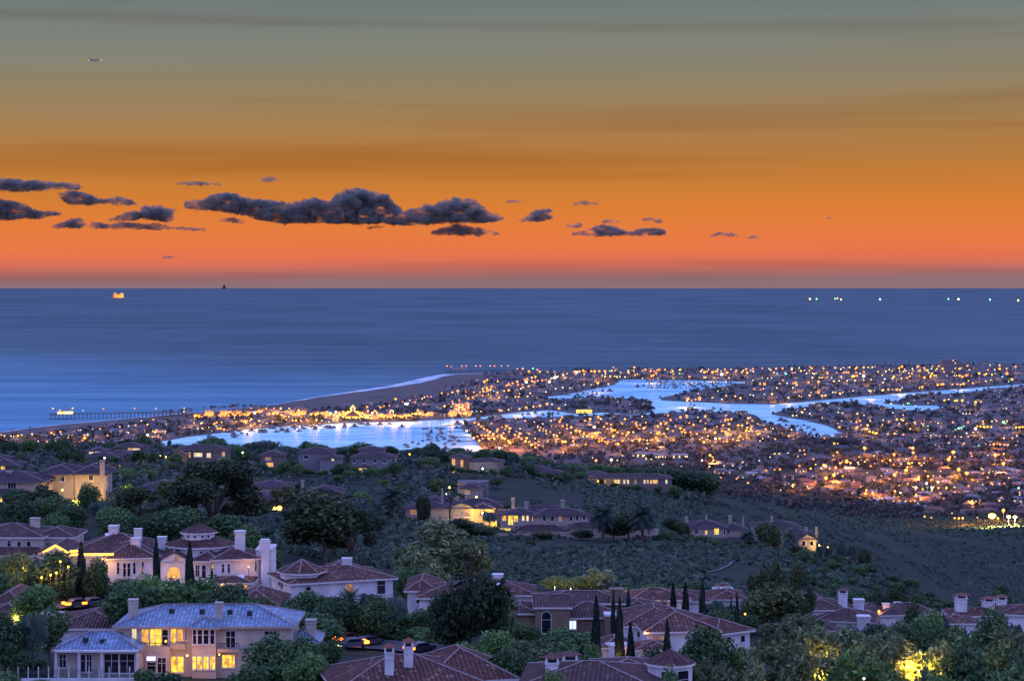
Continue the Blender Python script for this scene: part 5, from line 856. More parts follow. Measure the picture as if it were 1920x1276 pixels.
while cnt < 900 and tries < 30000:
    tries += 1; px, py = rt.uniform(0, 1930), rt.uniform(683, 830)
    x, y = g2(px, py)
    if not isl(x, y) or not onland(x, y, 16): continue
    sh = np.interp(px, [a for a, b in COAST], [b for a, b in COAST])
    if py < sh+1.2 or (px < 900 and py < sh+np.interp(px, [0, 240, 520, 660, 830, 900], [12, 12, 14, 26, 26, 12])): continue
    if not free(x, y, 26): continue
    house_mb(q, x, y, LAND, rt.uniform(12, 24), rt.uniform(9, 16), rt.choice((3.2, 6, 6, 9)), rt.uniform(1.2, 2.6), rt.gauss(0, .4), rt.choice((0, 4, 5)), rt.choice((1, 6, 7)), .13); cnt += 1
me = q.mesh('distant_houses'); [me.materials.append(x) for x in (TWALL[0], ROOFS[0], TLIT, TDARK, TWALL[1], TWALL[2], ROOFS[1], ROOFS[2])]
tag(obj('distant_houses', me), 'countless far-off low houses of the peninsula and islands', None, None, 'stuff')
# the far trees read as one dark mass
rng = np.random.default_rng(9); cs = []; szs = []
while len(cs) < 9000:
    px, py = rng.uniform(-20, 1950), rng.uniform(683, 972)
    if py > 893:
        if px < 1040 or py > np.interp(px, [1040, 1330, 1500, 1650, 1930], [896, 926, 956, 976, 988]): continue
        x, y = hit(px, py, 0, 1800)
        if y < 1750: continue
    else:
        x, y = g2(px, py)
        if not isl(x, y): continue
        sh = np.interp(px, [a for a, b in COAST], [b for a, b in COAST])
        if px < 905 and py < sh+np.interp(px, [0, 240, 430, 520, 660, 830, 905], [10, 10, 6, 14, 28, 24, 8]): continue
        if mnoise.noise((px/38, py/9, 3)) < -.12: continue
    z = gz(px, y) if y < 3700 else LAND
    cs.append((x, y, z)); szs.append((rng.uniform(2.2, 5.0) if rng.random() < .93 else rng.uniform(5, 8))*(1.0 if y > 3300 else .8))
P = np.array(cs); sz = np.array(szs)
edge = []                                       # trees that overhang the harbour shores
for bp_ in bays:
    for (a, b) in bp_[::2]: edge.append((a, b))
for a, b in edge:
    if rng.random() < .55:
        an = rng.random()*6.28; x, y = a+14*math.cos(an), b+40*math.sin(an)
        if isl(x, y): P = np.vstack([P, [[x, y, LAND]]]); sz = np.append(sz, rng.uniform(3, 6))
for px, py, s_, nn_ in ((1280, 770, 7, 16), (1215, 768, 7, 14), (1135, 757, 5, 14), (1080, 757, 5, 10), (1180, 757, 4, 10), (1575, 763, 7, 14), (1700, 747, 6, 8), (1705, 812, 9, 8), (1590, 832, 6, 30), (1545, 830, 5, 30), (1620, 815, 6, 10)):
    for k in range(nn_):
        x, y = g2(px+rng.normal()*12, py+rng.normal()*.8)
        if isl(x, y): P = np.vstack([P, [[x, y, LAND]]]); sz = np.append(sz, s_*rng.uniform(.7, 1.2))
m_ = 12; c = np.repeat(P, m_, 0); s_ = np.repeat(sz, m_); off = rng.normal(size=(len(c), 3)); off /= np.linalg.norm(off, axis=1)[:, None]; off *= (rng.random(len(c))**.4)[:, None]
c = c+off*s_[:, None]*np.array([1.25, 1.25, .8])+np.stack([0*s_, 0*s_, s_*.85], 1)
nn = off+rng.normal(size=off.shape)*.6; nn /= np.linalg.norm(nn, axis=1)[:, None]; u = np.cross(nn, rng.normal(size=nn.shape)); u /= np.linalg.norm(u, axis=1)[:, None]; w = np.cross(nn, u); k = (s_*.55)[:, None]
FART = leafmat('far_foliage', ((.045, .05, .045), (.078, .082, .07), (.13, .125, .10)), .2)
tag(obj('town_trees', quads_mesh('town_trees', np.stack([c-u*k, c-w*k, c+u*k, c+w*k], 1), FART)), 'dark tree cover spread through the coastal town', None, None, 'stuff')
# street lamps: photo x, y of each light
def rg(x0, y0, z, txt): return [(x0+float(a.split(',')[0])/z, y0+float(a.split(',')[1])/z, a.split(',')[2]) for a in txt.split()]
LAMPS = rg(960, 680, 6, """190,95,O 60,65,o 120,65,o 235,62,c 285,75,o 70,245,o 120,240,o 160,215,W 225,205,O 250,215,o 290,200,o 340,195,o 380,190,r 420,210,W 440,175,y 460,172,w 480,165,W 500,158,W 520,150,w 580,140,w 600,165,g 620,120,r 700,100,O 730,105,W 760,95,O 800,85,O 830,100,r 930,95,O 1045,95,o 1100,90,g 1140,50,o 1160,85,r 1220,105,w 1310,98,O 1375,50,o 1500,75,O 1560,90,o 1590,130,O 1600,95,r 1655,75,O 1385,130,O 1410,125,y 1015,140,y 1045,150,y 1105,150,y 1155,150,y 1180,150,y 1215,145,w 1270,150,w 1570,140,O 1810,95,y 1815,125,y 1885,120,g 1900,75,w 1470,165,w 1640,165,w 1815,165,w
 810,245,y 890,245,w 940,200,o 965,215,O 1085,228,o 650,285,w 570,275,w 490,290,w 380,325,w 205,340,w 85,345,y 75,380,y 40,380,y 175,375,y 100,290,w 240,480,O 85,505,O 160,490,O 315,470,O 395,450,O 450,465,w 530,500,O 600,470,w
 40,615,O 565,610,O 548,635,O 440,650,y 820,648,O 970,608,O 1000,628,O 1240,685,y 1270,630,O 1465,600,w 1065,680,O 1115,695,O 1035,715,O 1075,740,O 1130,755,O 925,720,W 570,710,O 620,735,O 720,760,O 760,780,O 430,775,O 470,810,O 85,790,O 50,770,r 165,845,O 75,820,o 262,850,w 810,800,O 845,825,O 800,830,g 970,780,O 980,880,O 1010,870,O 1045,885,O 1070,905,O 1080,880,O 900,850,r 830,915,o 1195,912,O 1170,912,o 570,885,O 600,885,O 265,900,o 295,920,o 350,935,o 1140,825,O 1315,780,O 1300,800,O 1395,680,O 1405,705,o 1505,670,O 1480,735,o 1675,680,O 1725,685,O 1750,740,O 1810,765,O 1710,795,O 1655,775,o 1785,640,O 1755,590,O 1895,610,O 1640,710,y 1400,850,O 1440,855,O 1480,860,O 1520,870,y 1580,865,o 1620,840,O 1525,905,y 1515,958,w 205,957,w 575,1005,y 345,685,w 250,660,w 90,740,y 310,755,y 355,740,r 950,840,r 1000,835,r 1050,840,r 980,850,o 1020,850,o""")
LAMPS += rg(1280, 660, 6, """75,265,O 205,215,y 245,215,O 335,215,O 370,215,O 390,215,O 440,240,W 500,220,O 590,225,w 665,225,O 725,230,O 795,215,w 895,180,r 1025,230,Y 1065,240,c 1160,240,C 1235,230,r 1265,230,o 1330,210,y 1370,205,w 1425,205,w 1585,180,O 1780,190,w 1840,225,o 1430,165,r 1910,270,Y 1540,285,Y 1570,285,y 1480,245,w 1500,235,w 1460,285,y 1675,288,c 1785,275,w 355,280,y 240,275,y 260,275,w 520,280,w 490,325,w 895,290,w 955,292,w 1000,290,w 790,315,w 870,355,o 1130,315,r 1240,350,r 1285,365,y 1240,400,w 1060,400,w 880,420,r 910,410,w 805,415,r 395,435,w 175,465,y 60,510,O 100,530,O 145,520,O 190,520,O 50,530,o 200,500,o 440,520,w 650,505,Y 795,485,w 1190,500,Y 1310,490,y 1335,500,w 1430,475,O 1530,460,o 1570,478,O 1605,475,O 1540,425,r 1690,450,w 1720,450,y 1770,455,Y 1800,450,w
 490,710,o 45,715,O 255,718,O 170,732,w 480,765,O 510,760,O 550,750,O 735,740,y 760,735,w 725,795,o 785,770,O 845,805,w 520,805,O 455,820,O 625,820,O 775,835,O 75,795,o 122,815,O 385,835,o 250,860,O 310,880,O 365,900,O 520,865,O 715,880,O 845,920,O 845,880,r 935,865,O 1015,860,w 30,900,O 160,915,O 285,940,O 505,920,O 645,940,O 720,930,o 725,960,r 370,970,W 415,970,O 110,970,O 240,1010,O 500,1000,O 610,990,y 630,990,y 870,995,w 900,970,w 1040,975,O 1195,940,O 1225,870,y 1345,680,y 1375,640,w 1240,700,y 1280,700,w 1345,670,y 1430,690,w 1470,695,w 1750,675,y 1800,685,w 1570,735,y 1895,780,w 1745,800,r 1790,770,w 1595,965,O 1705,1025,Y 1745,1025,w""")
LAMPS += rg(1600, 660, 6, """25,185,O 40,170,o 115,175,y 165,170,y 240,160,r 515,178,Y 575,190,w 565,215,y 625,235,w 660,240,o 635,270,y 455,275,Y 325,258,w 405,195,w 665,185,w 800,178,o 805,200,c 880,185,c 940,185,Y 1005,185,Y 1195,185,Y 1145,112,w 885,240,Y 870,265,Y 910,262,y 930,262,y 850,230,w 1020,220,o 1115,220,o 1135,262,w 1160,262,w 1055,265,w 1225,275,O 1270,260,O 1290,250,r 1330,265,r 1415,237,Y 1495,240,w 1515,200,r 1590,195,w 1720,240,y 1730,220,r 1675,275,c 1785,305,Y 1750,322,g 1825,160,o 1345,340,O 1295,322,y 1490,325,w 1545,312,w 1115,353,O 1170,350,O 1205,355,o 1240,355,O 950,365,O 990,352,O 1010,350,O 775,380,O 745,392,y 550,400,w 490,410,O 395,410,O 330,418,Y 240,430,w 175,430,w 335,340,w 115,268,W 40,265,O 10,268,O 75,240,w
 1025,540,Y 1075,530,w 1140,545,Y 1165,542,Y 1225,540,Y 1290,560,w 1375,560,Y 1365,590,w 1435,555,O 840,560,w 630,565,g 610,565,g 425,578,y 565,580,w 700,592,w 1720,630,w 1235,688,w 1270,690,w 1310,688,w 1385,712,w 45,690,O 75,770,O 35,785,O 45,840,O 30,855,O 125,860,O 150,860,O 180,890,O 220,900,Y 260,908,Y 335,762,y 400,782,O 490,755,Y 540,755,Y 560,765,y 600,800,r 690,785,w 785,812,w 840,830,g 840,870,w 640,862,y 690,862,y 465,913,Y 685,985,y 700,930,y 660,935,w 120,710,w 445,680,w 560,705,w 190,772,w 870,785,r 1150,870,g 1185,855,G 1240,830,g 1215,850,G 1375,858,W 1395,830,Y 1430,835,Y 1470,838,Y 1510,838,Y 1550,838,Y 1465,802,o 1690,785,C 1710,800,g 1830,843,Y 1870,843,Y 1905,840,Y 1275,910,y 1350,900,y 1400,895,y 1790,965,O 1840,940,w 1075,1018,o 1410,1048,g 1490,1030,w 1540,1040,o 1580,1035,O 1620,1030,r 1650,1035,O 1700,1038,o 1740,1040,o 1830,1045,w""")
LAMPS += rg(1440, 760, 4, """725,318,B 1085,318,B 945,368,B 1390,350,B 1365,385,O 1355,400,B 1705,372,B 1765,432,B 1780,408,w 590,415,B 555,425,r 430,445,B 495,520,B 435,545,B 320,472,Y 500,475,w 265,490,w 680,440,y 800,435,w 795,375,Y 520,350,O 490,375,y 270,335,y 225,380,y 150,355,w 15,385,w 50,360,Y 85,360,y 685,385,w 1050,428,Y 1080,428,y 1135,430,Y 1170,430,y 1045,460,O 1035,485,B 1025,505,r 965,500,O 950,520,B 1430,482,B 1490,510,B 1200,532,O 850,525,w 745,505,w 1190,585,W 1275,575,W 1110,615,W 1090,612,w 995,657,G 1880,620,G 1805,545,w 1640,670,w 1490,570,w 1610,480,w 1295,492,w 985,600,y 1110,672,Y 940,715,o 985,715,o 1030,717,y 1070,717,o 1100,717,y 1530,718,Y 1560,718,y 1735,713,Y 1850,715,y 1895,718,w 190,595,Y 185,605,Y 295,610,w 130,535,w 95,633,w 990,810,w 1175,833,Y 1225,838,o 1380,808,w 1400,845,Y 1430,845,Y 1460,845,Y 1570,840,w 1765,787,B 1725,845,Y""")
LAMPS += rg(960, 760, 4, """630,410,O 605,390,w 745,405,W 790,410,y 830,375,w 910,375,w 950,370,w 1005,400,O 1045,402,w 1080,385,w 1110,385,w 1150,385,w 1300,380,w 1425,412,W 1485,372,Y 1505,390,Y 1510,410,Y 1480,455,y 1550,450,w 1590,450,w 1855,412,w 1730,425,y 1760,445,y 1655,450,w 1130,440,w 1270,455,w 1565,540,o 1685,550,o 1770,578,O 1500,425,y""")
LAMPS += rg(0, 700, 6, """15,690,y 50,700,y 245,690,w 305,825,O 175,918,w 285,910,w 375,912,w 570,780,w 605,757,O 580,840,w 885,637,w 950,690,y 985,688,y 935,730,r 960,720,r 870,800,O 895,790,r 850,810,O 885,850,W 880,870,W 870,890,W 830,890,r 820,905,r 575,945,y 1590,530,w 1725,517,O 1445,665,w 1500,690,w 1660,690,W 1650,700,w 1745,655,o 1760,635,y 1830,650,y 1860,650,y 1710,715,w 430,760,w 670,795,w 765,720,w 610,685,w 690,680,w""")
LAMPS += rg(320, 680, 6, """270,592,O 290,590,O 320,598,O 350,605,o 460,560,O 150,545,y 540,590,O 570,575,O 600,570,O 640,560,O 680,552,O 700,575,O 740,575,O 770,565,O 800,575,O 830,580,O 860,585,O 880,570,O 610,590,O 650,590,O 560,595,o 720,590,o 780,590,o 720,620,w 905,632,o 945,560,W 960,550,y 1000,550,O 1020,545,O 905,510,r 1075,510,o 1165,510,o 1240,510,Y 1335,510,o 1440,530,y 1110,570,O 1150,565,O 1200,570,O 1240,580,O 1285,600,O 1260,590,O 1330,600,w 1380,580,O 1400,580,y 1440,580,o 1530,630,O 1545,640,o 1640,628,O 1410,632,O 1700,635,w 1480,650,r 1500,570,O 1580,575,O 1630,580,O 1650,565,O 1700,560,O 1720,570,O 1760,550,O 1800,565,C 1860,550,W 1900,560,O 1840,600,O 1880,605,O 1750,600,O 1780,650,c 1830,630,c 490,685,O 510,710,g 530,725,O 560,725,Y 600,735,O 640,742,r 340,680,o 355,735,y 305,735,w 430,725,w 850,670,y 900,690,y 945,685,w 1010,685,y 1080,665,y 1125,665,w""")
LAMPS += rg(640, 680, 6, """20,550,O 60,600,O 240,560,O 290,495,O 300,540,O 350,560,W 380,540,O 400,560,O 420,580,O 440,500,O 450,570,Y 480,485,o 490,580,O 540,480,r 520,600,O 610,405,Y 720,460,W 740,460,W 690,435,r 770,420,r 830,440,r 910,400,o 935,385,w 970,375,r 1010,380,r 1130,340,O 1200,350,r 1250,330,y 1310,315,O 1400,325,r 1490,330,o 1610,210,O 1640,190,O 1590,290,y 1635,280,y 1690,265,O 1760,207,y 1715,315,c 1860,255,O 1905,255,r 1400,370,w 1775,390,y 1860,385,w 1605,430,w 1880,515,y 1780,520,O 1800,525,O 1160,485,Y 1240,490,y 1255,460,y 1340,455,Y 1425,455,Y 1210,560,O 1240,575,O 1285,575,O 1380,560,O 1410,550,O 1440,570,O 1470,545,w 1520,545,c 1570,545,w 860,530,y 880,570,c 920,570,O 950,570,O 990,570,O 1020,570,O 600,580,Y 640,585,O 720,575,Y 750,575,Y 780,580,Y 800,570,Y 830,560,Y 560,600,O
 1500,670,O 1545,690,O 1570,715,O 1605,740,O 1640,755,O 1670,775,O 1710,795,O 1750,770,O 1755,750,O 1760,820,O 1800,815,O 1810,840,O 1840,850,O 1880,880,O 1900,900,O 1490,830,O 1530,815,O 1580,812,O 1615,812,O 1650,812,O 1700,815,O 1550,860,O 1590,850,O 1660,850,O 1720,852,O 1410,750,W 1450,748,y 1780,955,W 1850,935,w 1690,680,o 1860,710,O 1895,735,O""")
# colour, strength, relative size of each class of light
KIND = {'O': ((1, .25, .004), 3.0, 1.15), 'o': ((1, .27, .05), 2.8, .9), 'B': ((1, .21, .005), 6, 1.6), 'Y': ((1, .50, .008), 2.3, 1.15), 'y': ((1, .55, .10), 2.6, .8), 'W': ((1, .86, .55), 7, 1.15), 'w': ((1, .74, .36), 3.0, .62), 'r': ((1, .19, .04), 2.6, .8), 'g': ((.18, 1, .28), 3, .65), 'G': ((.2, 1, .5), 5, 1.0), 'c': ((.2, .9, .75), 3, .65), 'C': ((.12, 1, .75), 6, 1.2)}
LM = {}
POLE = mat('lamp_pole', (.08, .08, .085), .6, scale=2)
for k, (c_, s_, z_) in KIND.items():
    q = MB(); q.tube((0, 0, -1), (0, 0, 6.6), .10, .07, 4); q.lathe([(.35, 6.5), (.95, 7.1), (1.0, 7.6), (.6, 8.2)], 6, m=1); q.lathe([(1.05, 8.2), (.2, 8.6)], 6)
    me = q.mesh('street_lamp'); me.materials.append(POLE); me.materials.append(emis('street_light_'+k.lower()+('_big' if k.isupper() else ''), c_, s_)); LM[k] = me
CN = {'O': 'amber', 'o': 'small pale amber', 'B': 'big glowing orange', 'Y': 'yellow', 'y': 'small yellow', 'W': 'bright white', 'w': 'tiny warm white', 'r': 'small red', 'g': 'small green', 'G': 'bright green', 'c': 'small teal', 'C': 'bright teal'}
def area(px, py):
    if py > 872: return 'in the town right of the canyon'
    if px < 330 and py > 780: return 'on the plain at the left below the beach'
    if px < 1000 and py > 750 and py < 792: return 'in the brilliant strip between beach and bay' if px < 890 else 'at the narrow channel'
    if 880 <= px < 1490 and 776 < py <= 852: return 'on the round lamp-lit island'
    if py < 700: return 'along the far ocean front'
    if px < 1150: return 'on the peninsula behind the beach'
    if px >= 1490 and py > 740: return 'on the shore right of the harbour'
    if py > 852: return 'along the road below the ridge'
    return 'on the far island and peninsula at the right'
ra = random.Random(21)                          # rows of dimmer lights along the streets
def street_row(x0, y0, x1, y1, n, ks):
    for i in range(n):
        if ra.random() < .42: continue
        s_ = (i+ra.uniform(-.2, .2))/n; px, py = x0+(x1-x0)*s_, y0+(y1-y0)*s_+ra.gauss(0, .25)
        if py < 880:
            x, y = g2(px, py)
            if not isl(x, y): continue
        LAMPS.append((px, py, ra.choice(ks)))
for a in ((935, 796, 1010, 842, 12), (985, 788, 1090, 838, 14), (1040, 786, 1150, 836, 14), (1105, 784, 1215, 834, 14), (1170, 783, 1280, 832, 14), (1235, 785, 1340, 830, 13), (1300, 782, 1400, 828, 13), (1360, 784, 1450, 822, 11), (930, 812, 1450, 808, 34), (960, 828, 1440, 822, 30)): street_row(*a, 'OoOoy')
for a in ((1010, 697, 1900, 684, 64), (1040, 702, 1500, 692, 34), (900, 735, 1010, 704, 16), (850, 752, 1000, 722, 16), (1280, 745, 1700, 728, 30), (1420, 720, 1900, 700, 34), (1500, 700, 1900, 690, 30)): street_row(*a, 'oOyOyw')
for a in ((1500, 872, 1900, 850, 26), (1420, 882, 1720, 868, 20), (1560, 905, 1910, 882, 26), (1500, 800, 1900, 788, 28), (1620, 925, 1900, 905, 20), (1640, 812, 1910, 822, 20), (1500, 845, 1660, 940, 14), (1700, 830, 1780, 950, 14), (1800, 820, 1890, 950, 14)): street_row(*a, 'oOyoywO')
for a in ((10, 818, 290, 794, 22), (20, 835, 300, 806, 20), (120, 848, 170, 815, 9), (300, 795, 640, 783, 26)): street_row(*a, 'oOyw')
pts = []
for px, py, k in LAMPS:
    if py > 850 or (py > 838 and px < 960): up = None
    rel = KIND[k][2]
    if py < 878:
        rel *= rt.uniform(.75, 1.2); d = H*F/(py-Y0); r_ = d*.00043*rel; d = (H-LAND-7.4*r_)*F/(py-Y0); z = LAND; x = (px-960)/F*d
        if d < 3740 and ter(px, d) > LAND:
            x, d = hit(px, py, 7.4*d*.00043*rel, 1800); r_ = d*.00043*rel; z = ter(px, d)
    else:
        _, d0 = hit(px, py, 6, 1800); r_ = d0*.00043*rel; x, d = hit(px, py, 7.4*r_, 1800); z = gz(px, d)
    if z == LAND and d > 3400 and not isl(x, d): z = .3
    pts.append((d, x, z, r_, k, px, py))
pts.sort()
rest = MB(); rm_ = []; glows = []
for i, (d, x, z, r_, k, px, py) in enumerate(pts):
    if i < 296:
        o = obj('street_lamp', LM[k], None, None, (x, d, z)); o.scale = (r_, r_, r_); ar = area(px, py)
        tag(o, '%s light %s' % (CN[k], ar), 'lamp', '%s lights %s' % (CN[k], ar))
        if k == 'B' or (k in 'OWY' and i % 2 == 0):
            l = bpy.data.lights.new('lamp_glow', 'POINT'); l.energy = 220000 if k == 'B' else 90000; l.color = (1, .30, .03) if k != 'W' else (1, .8, .5); l.shadow_soft_size = 4; lo = bpy.data.objects.new('lamp_glow', l); C.objects.link(lo); lo.parent = o; lo.location = (0, -4, 8.5)
    else:
        b0 = len(rm_); me = LM[k]
        if i % 4 == 0 and k in 'OoYyW':
            l = bpy.data.lights.new('town_glow', 'POINT'); l.energy = 70000; l.color = (1, .40, .04); l.shadow_soft_size = 7; lo = bpy.data.objects.new('town_glow', l); C.objects.link(lo); lo.location = (x, d-6, z+13); glows.append(lo)
        for p in me.polygons:
            mm = me.materials[p.material_index]
            if mm not in rm_: rm_.append(mm)
            rest.face([Vector((x, d, z))+me.vertices[v].co*r_ for v in p.vertices], rm_.index(mm))
me = rest.mesh('distant_lamps'); [me.materials.append(m_) for m_ in rm_]
dl = tag(obj('distant_lamps', me), 'countless far-off lights of the peninsula and harbour shore', None, None, 'stuff')
for lo in glows: lo.parent = dl
# floodlights at the right, brightest lights of the scene
def flood(px, py, rel, label, pw):
    x, d = hit(px, py, 9, 1800); z = gz(px, d); root = empty('floodlight', (x, d, z), label, 'floodlight')
    q = MB(); q.tube((x, d, z-1), (x, d, z+9), .1, .08, 6); q.box(x-1.6, x+1.6, d-.2, d+.2, z+8.9, z+9.2); obj('mast', q.mesh('mast', (x, d, z)), POLE, root)
    q = MB(); q.lathe([(.7*rel, -.8*rel), (1.5*rel, 0), (1.3*rel, .7*rel), (.5*rel, 1.0*rel)], 8, (x, d-.4, z+9.6)); obj('lamp_head', q.mesh('lamp_head', (x, d, z)), FLM, root)
    l = bpy.data.lights.new('flood_beam', 'POINT'); l.energy = pw; l.color = (1, .72, .25); l.shadow_soft_size = 1; lo = bpy.data.objects.new('flood_beam', l); C.objects.link(lo); lo.parent = root; lo.location = (0, -3, 9)
FLM = emis('floodlight_glass', (1, .58, .055), 11)
flood(1860, 968.5, 2.6, 'dazzling biggest floodlight above the green slope at the right', 420000)
flood(1891, 969.5, 1.2, 'dazzling floodlight right of the biggest one', 500000); flood(1903, 969.8, 1.1, 'rightmost of the three dazzling floodlights', 500000)
# ------------------------------------------------------------------ landmarks
def pbuild(name, label, cat, mats, boxes, d0):
    """boxes: px0,px1,py_top,py_bot,depth,slot,z offset in distance"""
    x = ((boxes[0][0]+boxes[0][1])/2-960)/F*d0; root = empty(name, (x, d0, LAND), label, cat)
    return root
STRIPL = emis('sodium_shopfront', (1, .34, .02), 2.2)
def block(name, label, px0, px1, pt, pb, wallm, floors, cols, lit, cat='building', dpt=18, roofm=None, flat=True):
    d = (H-LAND)*F/(pb-Y0); a, b = wp(px0, pt, d), wp(px1, pt, d); q = MB(); zt = a.z; L0 = ((a.x+b.x)/2, d, LAND); root = empty(name, L0, label, cat)
    q.box(a.x, b.x, d, d+dpt, -1, zt); q.box(a.x-.5, b.x+.5, d-.5, d+dpt+.5, zt, zt+.8); obj('wall', q.mesh('wall', L0), wallm, root)
    q = MB()
    for r in range(floors):
        for c_ in range(cols):
            w = (b.x-a.x)/cols; z0 = LAND+(zt-LAND)*(r+.25)/floors; z1 = z0+(zt-LAND)/floors*.5
            q.face([(a.x+w*(c_+.2), d-.1, z0), (a.x+w*(c_+.8), d-.1, z0), (a.x+w*(c_+.8), d-.1, z1), (a.x+w*(c_+.2), d-.1, z1)], 0 if rt.random() < lit else 1)
    obj('glazing', q.mesh('glazing', L0), [TLIT, TDARK], root)
    q = MB(); q.box(a.x+(b.x-a.x)*.3, a.x+(b.x-a.x)*.5, d+dpt*.3, d+dpt*.7, zt+.8, zt+4); obj('roof_plant', q.mesh('roof_plant', L0), wallm, root); return root
PINK = mat('pink_stucco', (.45, .26, .21), .9, scale=.2)
block('hotel', 'pinkish five-storey block with a grid of windows on the bay shore', 851, 880, 757, 777, PINK, 5, 8, .3)
block('apartment_tower', 'tall dark apartment tower rising above the far shoreline at the right', 1766, 1797, 674.5, 703, TWALL[2], 12, 8, .08, dpt=40)
block('apartment_tower', 'lower dark apartment block next to the tall tower', 1797, 1812, 681, 703, TWALL[2], 9, 4, .1, dpt=40)
block('warehouse', 'long low white commercial hall on the road below the ridge, left one', 1185, 1222, 850, 858, TWALL[0], 1, 12, .5)
block('warehouse', 'long low white commercial hall with a cyan-lit front, right one', 1226, 1290, 852, 859.5, TWALL[0], 1, 18, .6)
block('warehouse', 'wide pale hall beside dark trees on the road below the ridge', 1330, 1378, 870, 879, TWALL[0], 1, 14, .5)
rg_ = random.Random(3)
for i, (px, w, pb) in enumerate([(365, 18, 781), (384, 16, 779), (412, 20, 777.5), (436, 18, 776.5), (458, 18, 777), (482, 14, 776), (510, 20, 777), (532, 20, 778), (556, 18, 777), (584, 20, 779), (604, 16, 780), (622, 18, 781), (684, 18, 783), (704, 18, 783), (724, 20, 784), (745, 18, 784), (764, 14, 781), (780, 14, 779), (800, 12, 778), (842, 14, 778), (868, 16, 778)]):
    d = (H-LAND)*F/(pb-Y0); x0 = (px-960)/F*d; wm = w/F*d; q = MB(); h = rg_.choice((6, 7, 9)); root = empty('shopfront', (x0+wm/2, d, LAND), 'low shop building glowing amber in the strip between beach and bay', 'shop', 'amber-lit shops between beach and bay'); L0 = (x0+wm/2, d, LAND)
    q.box(x0, x0+wm, d, d+14, -1, LAND+h); obj('wall', q.mesh('wall', L0), TWALL[i % 3], root)
    q = MB(); q.box(x0-.4, x0+wm+.4, d-.4, d+14.4, LAND+h, LAND+h+.6)
    if i % 2: q.face([(x0, d, LAND+h+.6), (x0+wm, d, LAND+h+.6), (x0+wm*.8, d+7, LAND+h+4), (x0+wm*.2, d+7, LAND+h+4)])
    obj('roof', q.mesh('roof', L0), ROOFS[i % 3], root)
    q = MB(); k = int(wm/5)
    for j in range(k): q.face([(x0+wm*(j+.15)/k, d-.2, LAND+.8), (x0+wm*(j+.85)/k, d-.2, LAND+.8), (x0+wm*(j+.85)/k, d-.2, LAND+(4 if j % 3 else 5.5)), (x0+wm*(j+.15)/k, d-.2, LAND+(4 if j % 3 else 5.5))], 0)
    obj('shop_window', q.mesh('shop_window', L0), STRIPL, root)
    l = bpy.data.lights.new('front_light', 'POINT'); l.energy = 70000; l.color = (1, .40, .05); l.shadow_soft_size = 6; lo = bpy.data.objects.new('front_light', l); C.objects.link(lo); lo.parent = root; lo.location = (0, -14, 11)
# pavilion outlined with strings of bulbs, and the ferris wheel
d = (H-LAND)*F/(786-Y0); L0 = wp(661, 786, d); pv_ = empty('pavilion', L0, 'bay-side pavilion with cupola outlined by strings of golden bulbs', 'pavilion')
BULB = emis('golden_bulbs', (1, .60, .06), 7)
q = MB()
x0, x1 = wp(632, 0, d).x, wp(690, 0, d).x; zt = zat(781, d); zr = zat(771, d); xm = (x0+x1)/2
q.box(x0, x1, d, d+26, 0, zt); obj('wall', q.mesh('wall', L0), TWALL[1], pv_)
q = MB(); ym = d+13
q.face([(x0-2, d-2, zt), (x1+2, d-2, zt), (xm+9, ym-5, zr), (xm-9, ym-5, zr)]); q.face([(x1+2, d-2, zt), (x1+2, d+28, zt), (xm+9, ym+5, zr), (xm+9, ym-5, zr)]); q.face([(x0-2, d+28, zt), (x0-2, d-2, zt), (xm-9, ym-5, zr), (xm-9, ym+5, zr)]); q.face([(x1+2, d+28, zt), (x0-2, d+28, zt), (xm-9, ym+5, zr), (xm+9, ym+5, zr)])
obj('roof', q.mesh('roof', L0), ROOFS[2], pv_)
q = MB(); q.box(xm-4, xm+4, ym-4, ym+4, zr-1, zr+6); q.lathe([(6, zr+6), (.3, zr+13)], 4, (xm, ym, 0)); obj('cupola', q.mesh('cupola', L0), TWALL[0], pv_)
q = MB()
for a, b in (((x0-2, d-2.3, zt), (xm-9, ym-5.3, zr+.4)), ((x1+2, d-2.3, zt), (xm+9, ym-5.3, zr+.4)), ((x0-2, d-2.3, zt), (x1+2, d-2.3, zt)), ((xm-24, d-2.3, zt), (xm-4, ym-5.3, zr+.4)), ((xm+24, d-2.3, zt), (xm+4, ym-5.3, zr+.4)), ((x0-8, d-4, 6), (x1+8, d-4, 6)), ((xm-6, ym-4.4, zr+6), (xm, ym-.5, zr+13)), ((xm+6, ym-4.4, zr+6), (xm, ym-.5, zr+13)), ((xm-4, ym-4.3, zr), (xm-4, ym-4.3, zr+6)), ((xm+4, ym-4.3, zr), (xm+4, ym-4.3, zr+6))): q.tube(a, b, .55, n=5)
obj('bulb_string', q.mesh('bulb_string', L0), BULB, pv_)
d = (H-LAND)*F/(783-Y0); c_ = wp(734.5, 773.5, d); L0 = (c_.x, d, LAND); fw = empty('ferris_wheel', L0, 'small lit ferris wheel right of the bulb-strung pavilion', 'ferris wheel'); q = MB(); q2 = MB(); rr = 3.2/F*d*1.0; ry = 5/F*d
for k in range(16):
    a0, a1 = 2*math.pi*k/16, 2*math.pi*(k+1)/16
    q.tube((c_.x+rr*math.cos(a0), d, c_.z+ry*math.sin(a0)), (c_.x+rr*math.cos(a1), d, c_.z+ry*math.sin(a1)), .5, n=4)
    q2.tube((c_.x, d, c_.z), (c_.x+rr*math.cos(a0), d, c_.z+ry*math.sin(a0)), .12, n=3)
q3 = MB(); q3.tube((c_.x-2.5, d+1, 0), (c_.x, d, c_.z), .3); q3.tube((c_.x+2.5, d+1, 0), (c_.x, d, c_.z), .3)
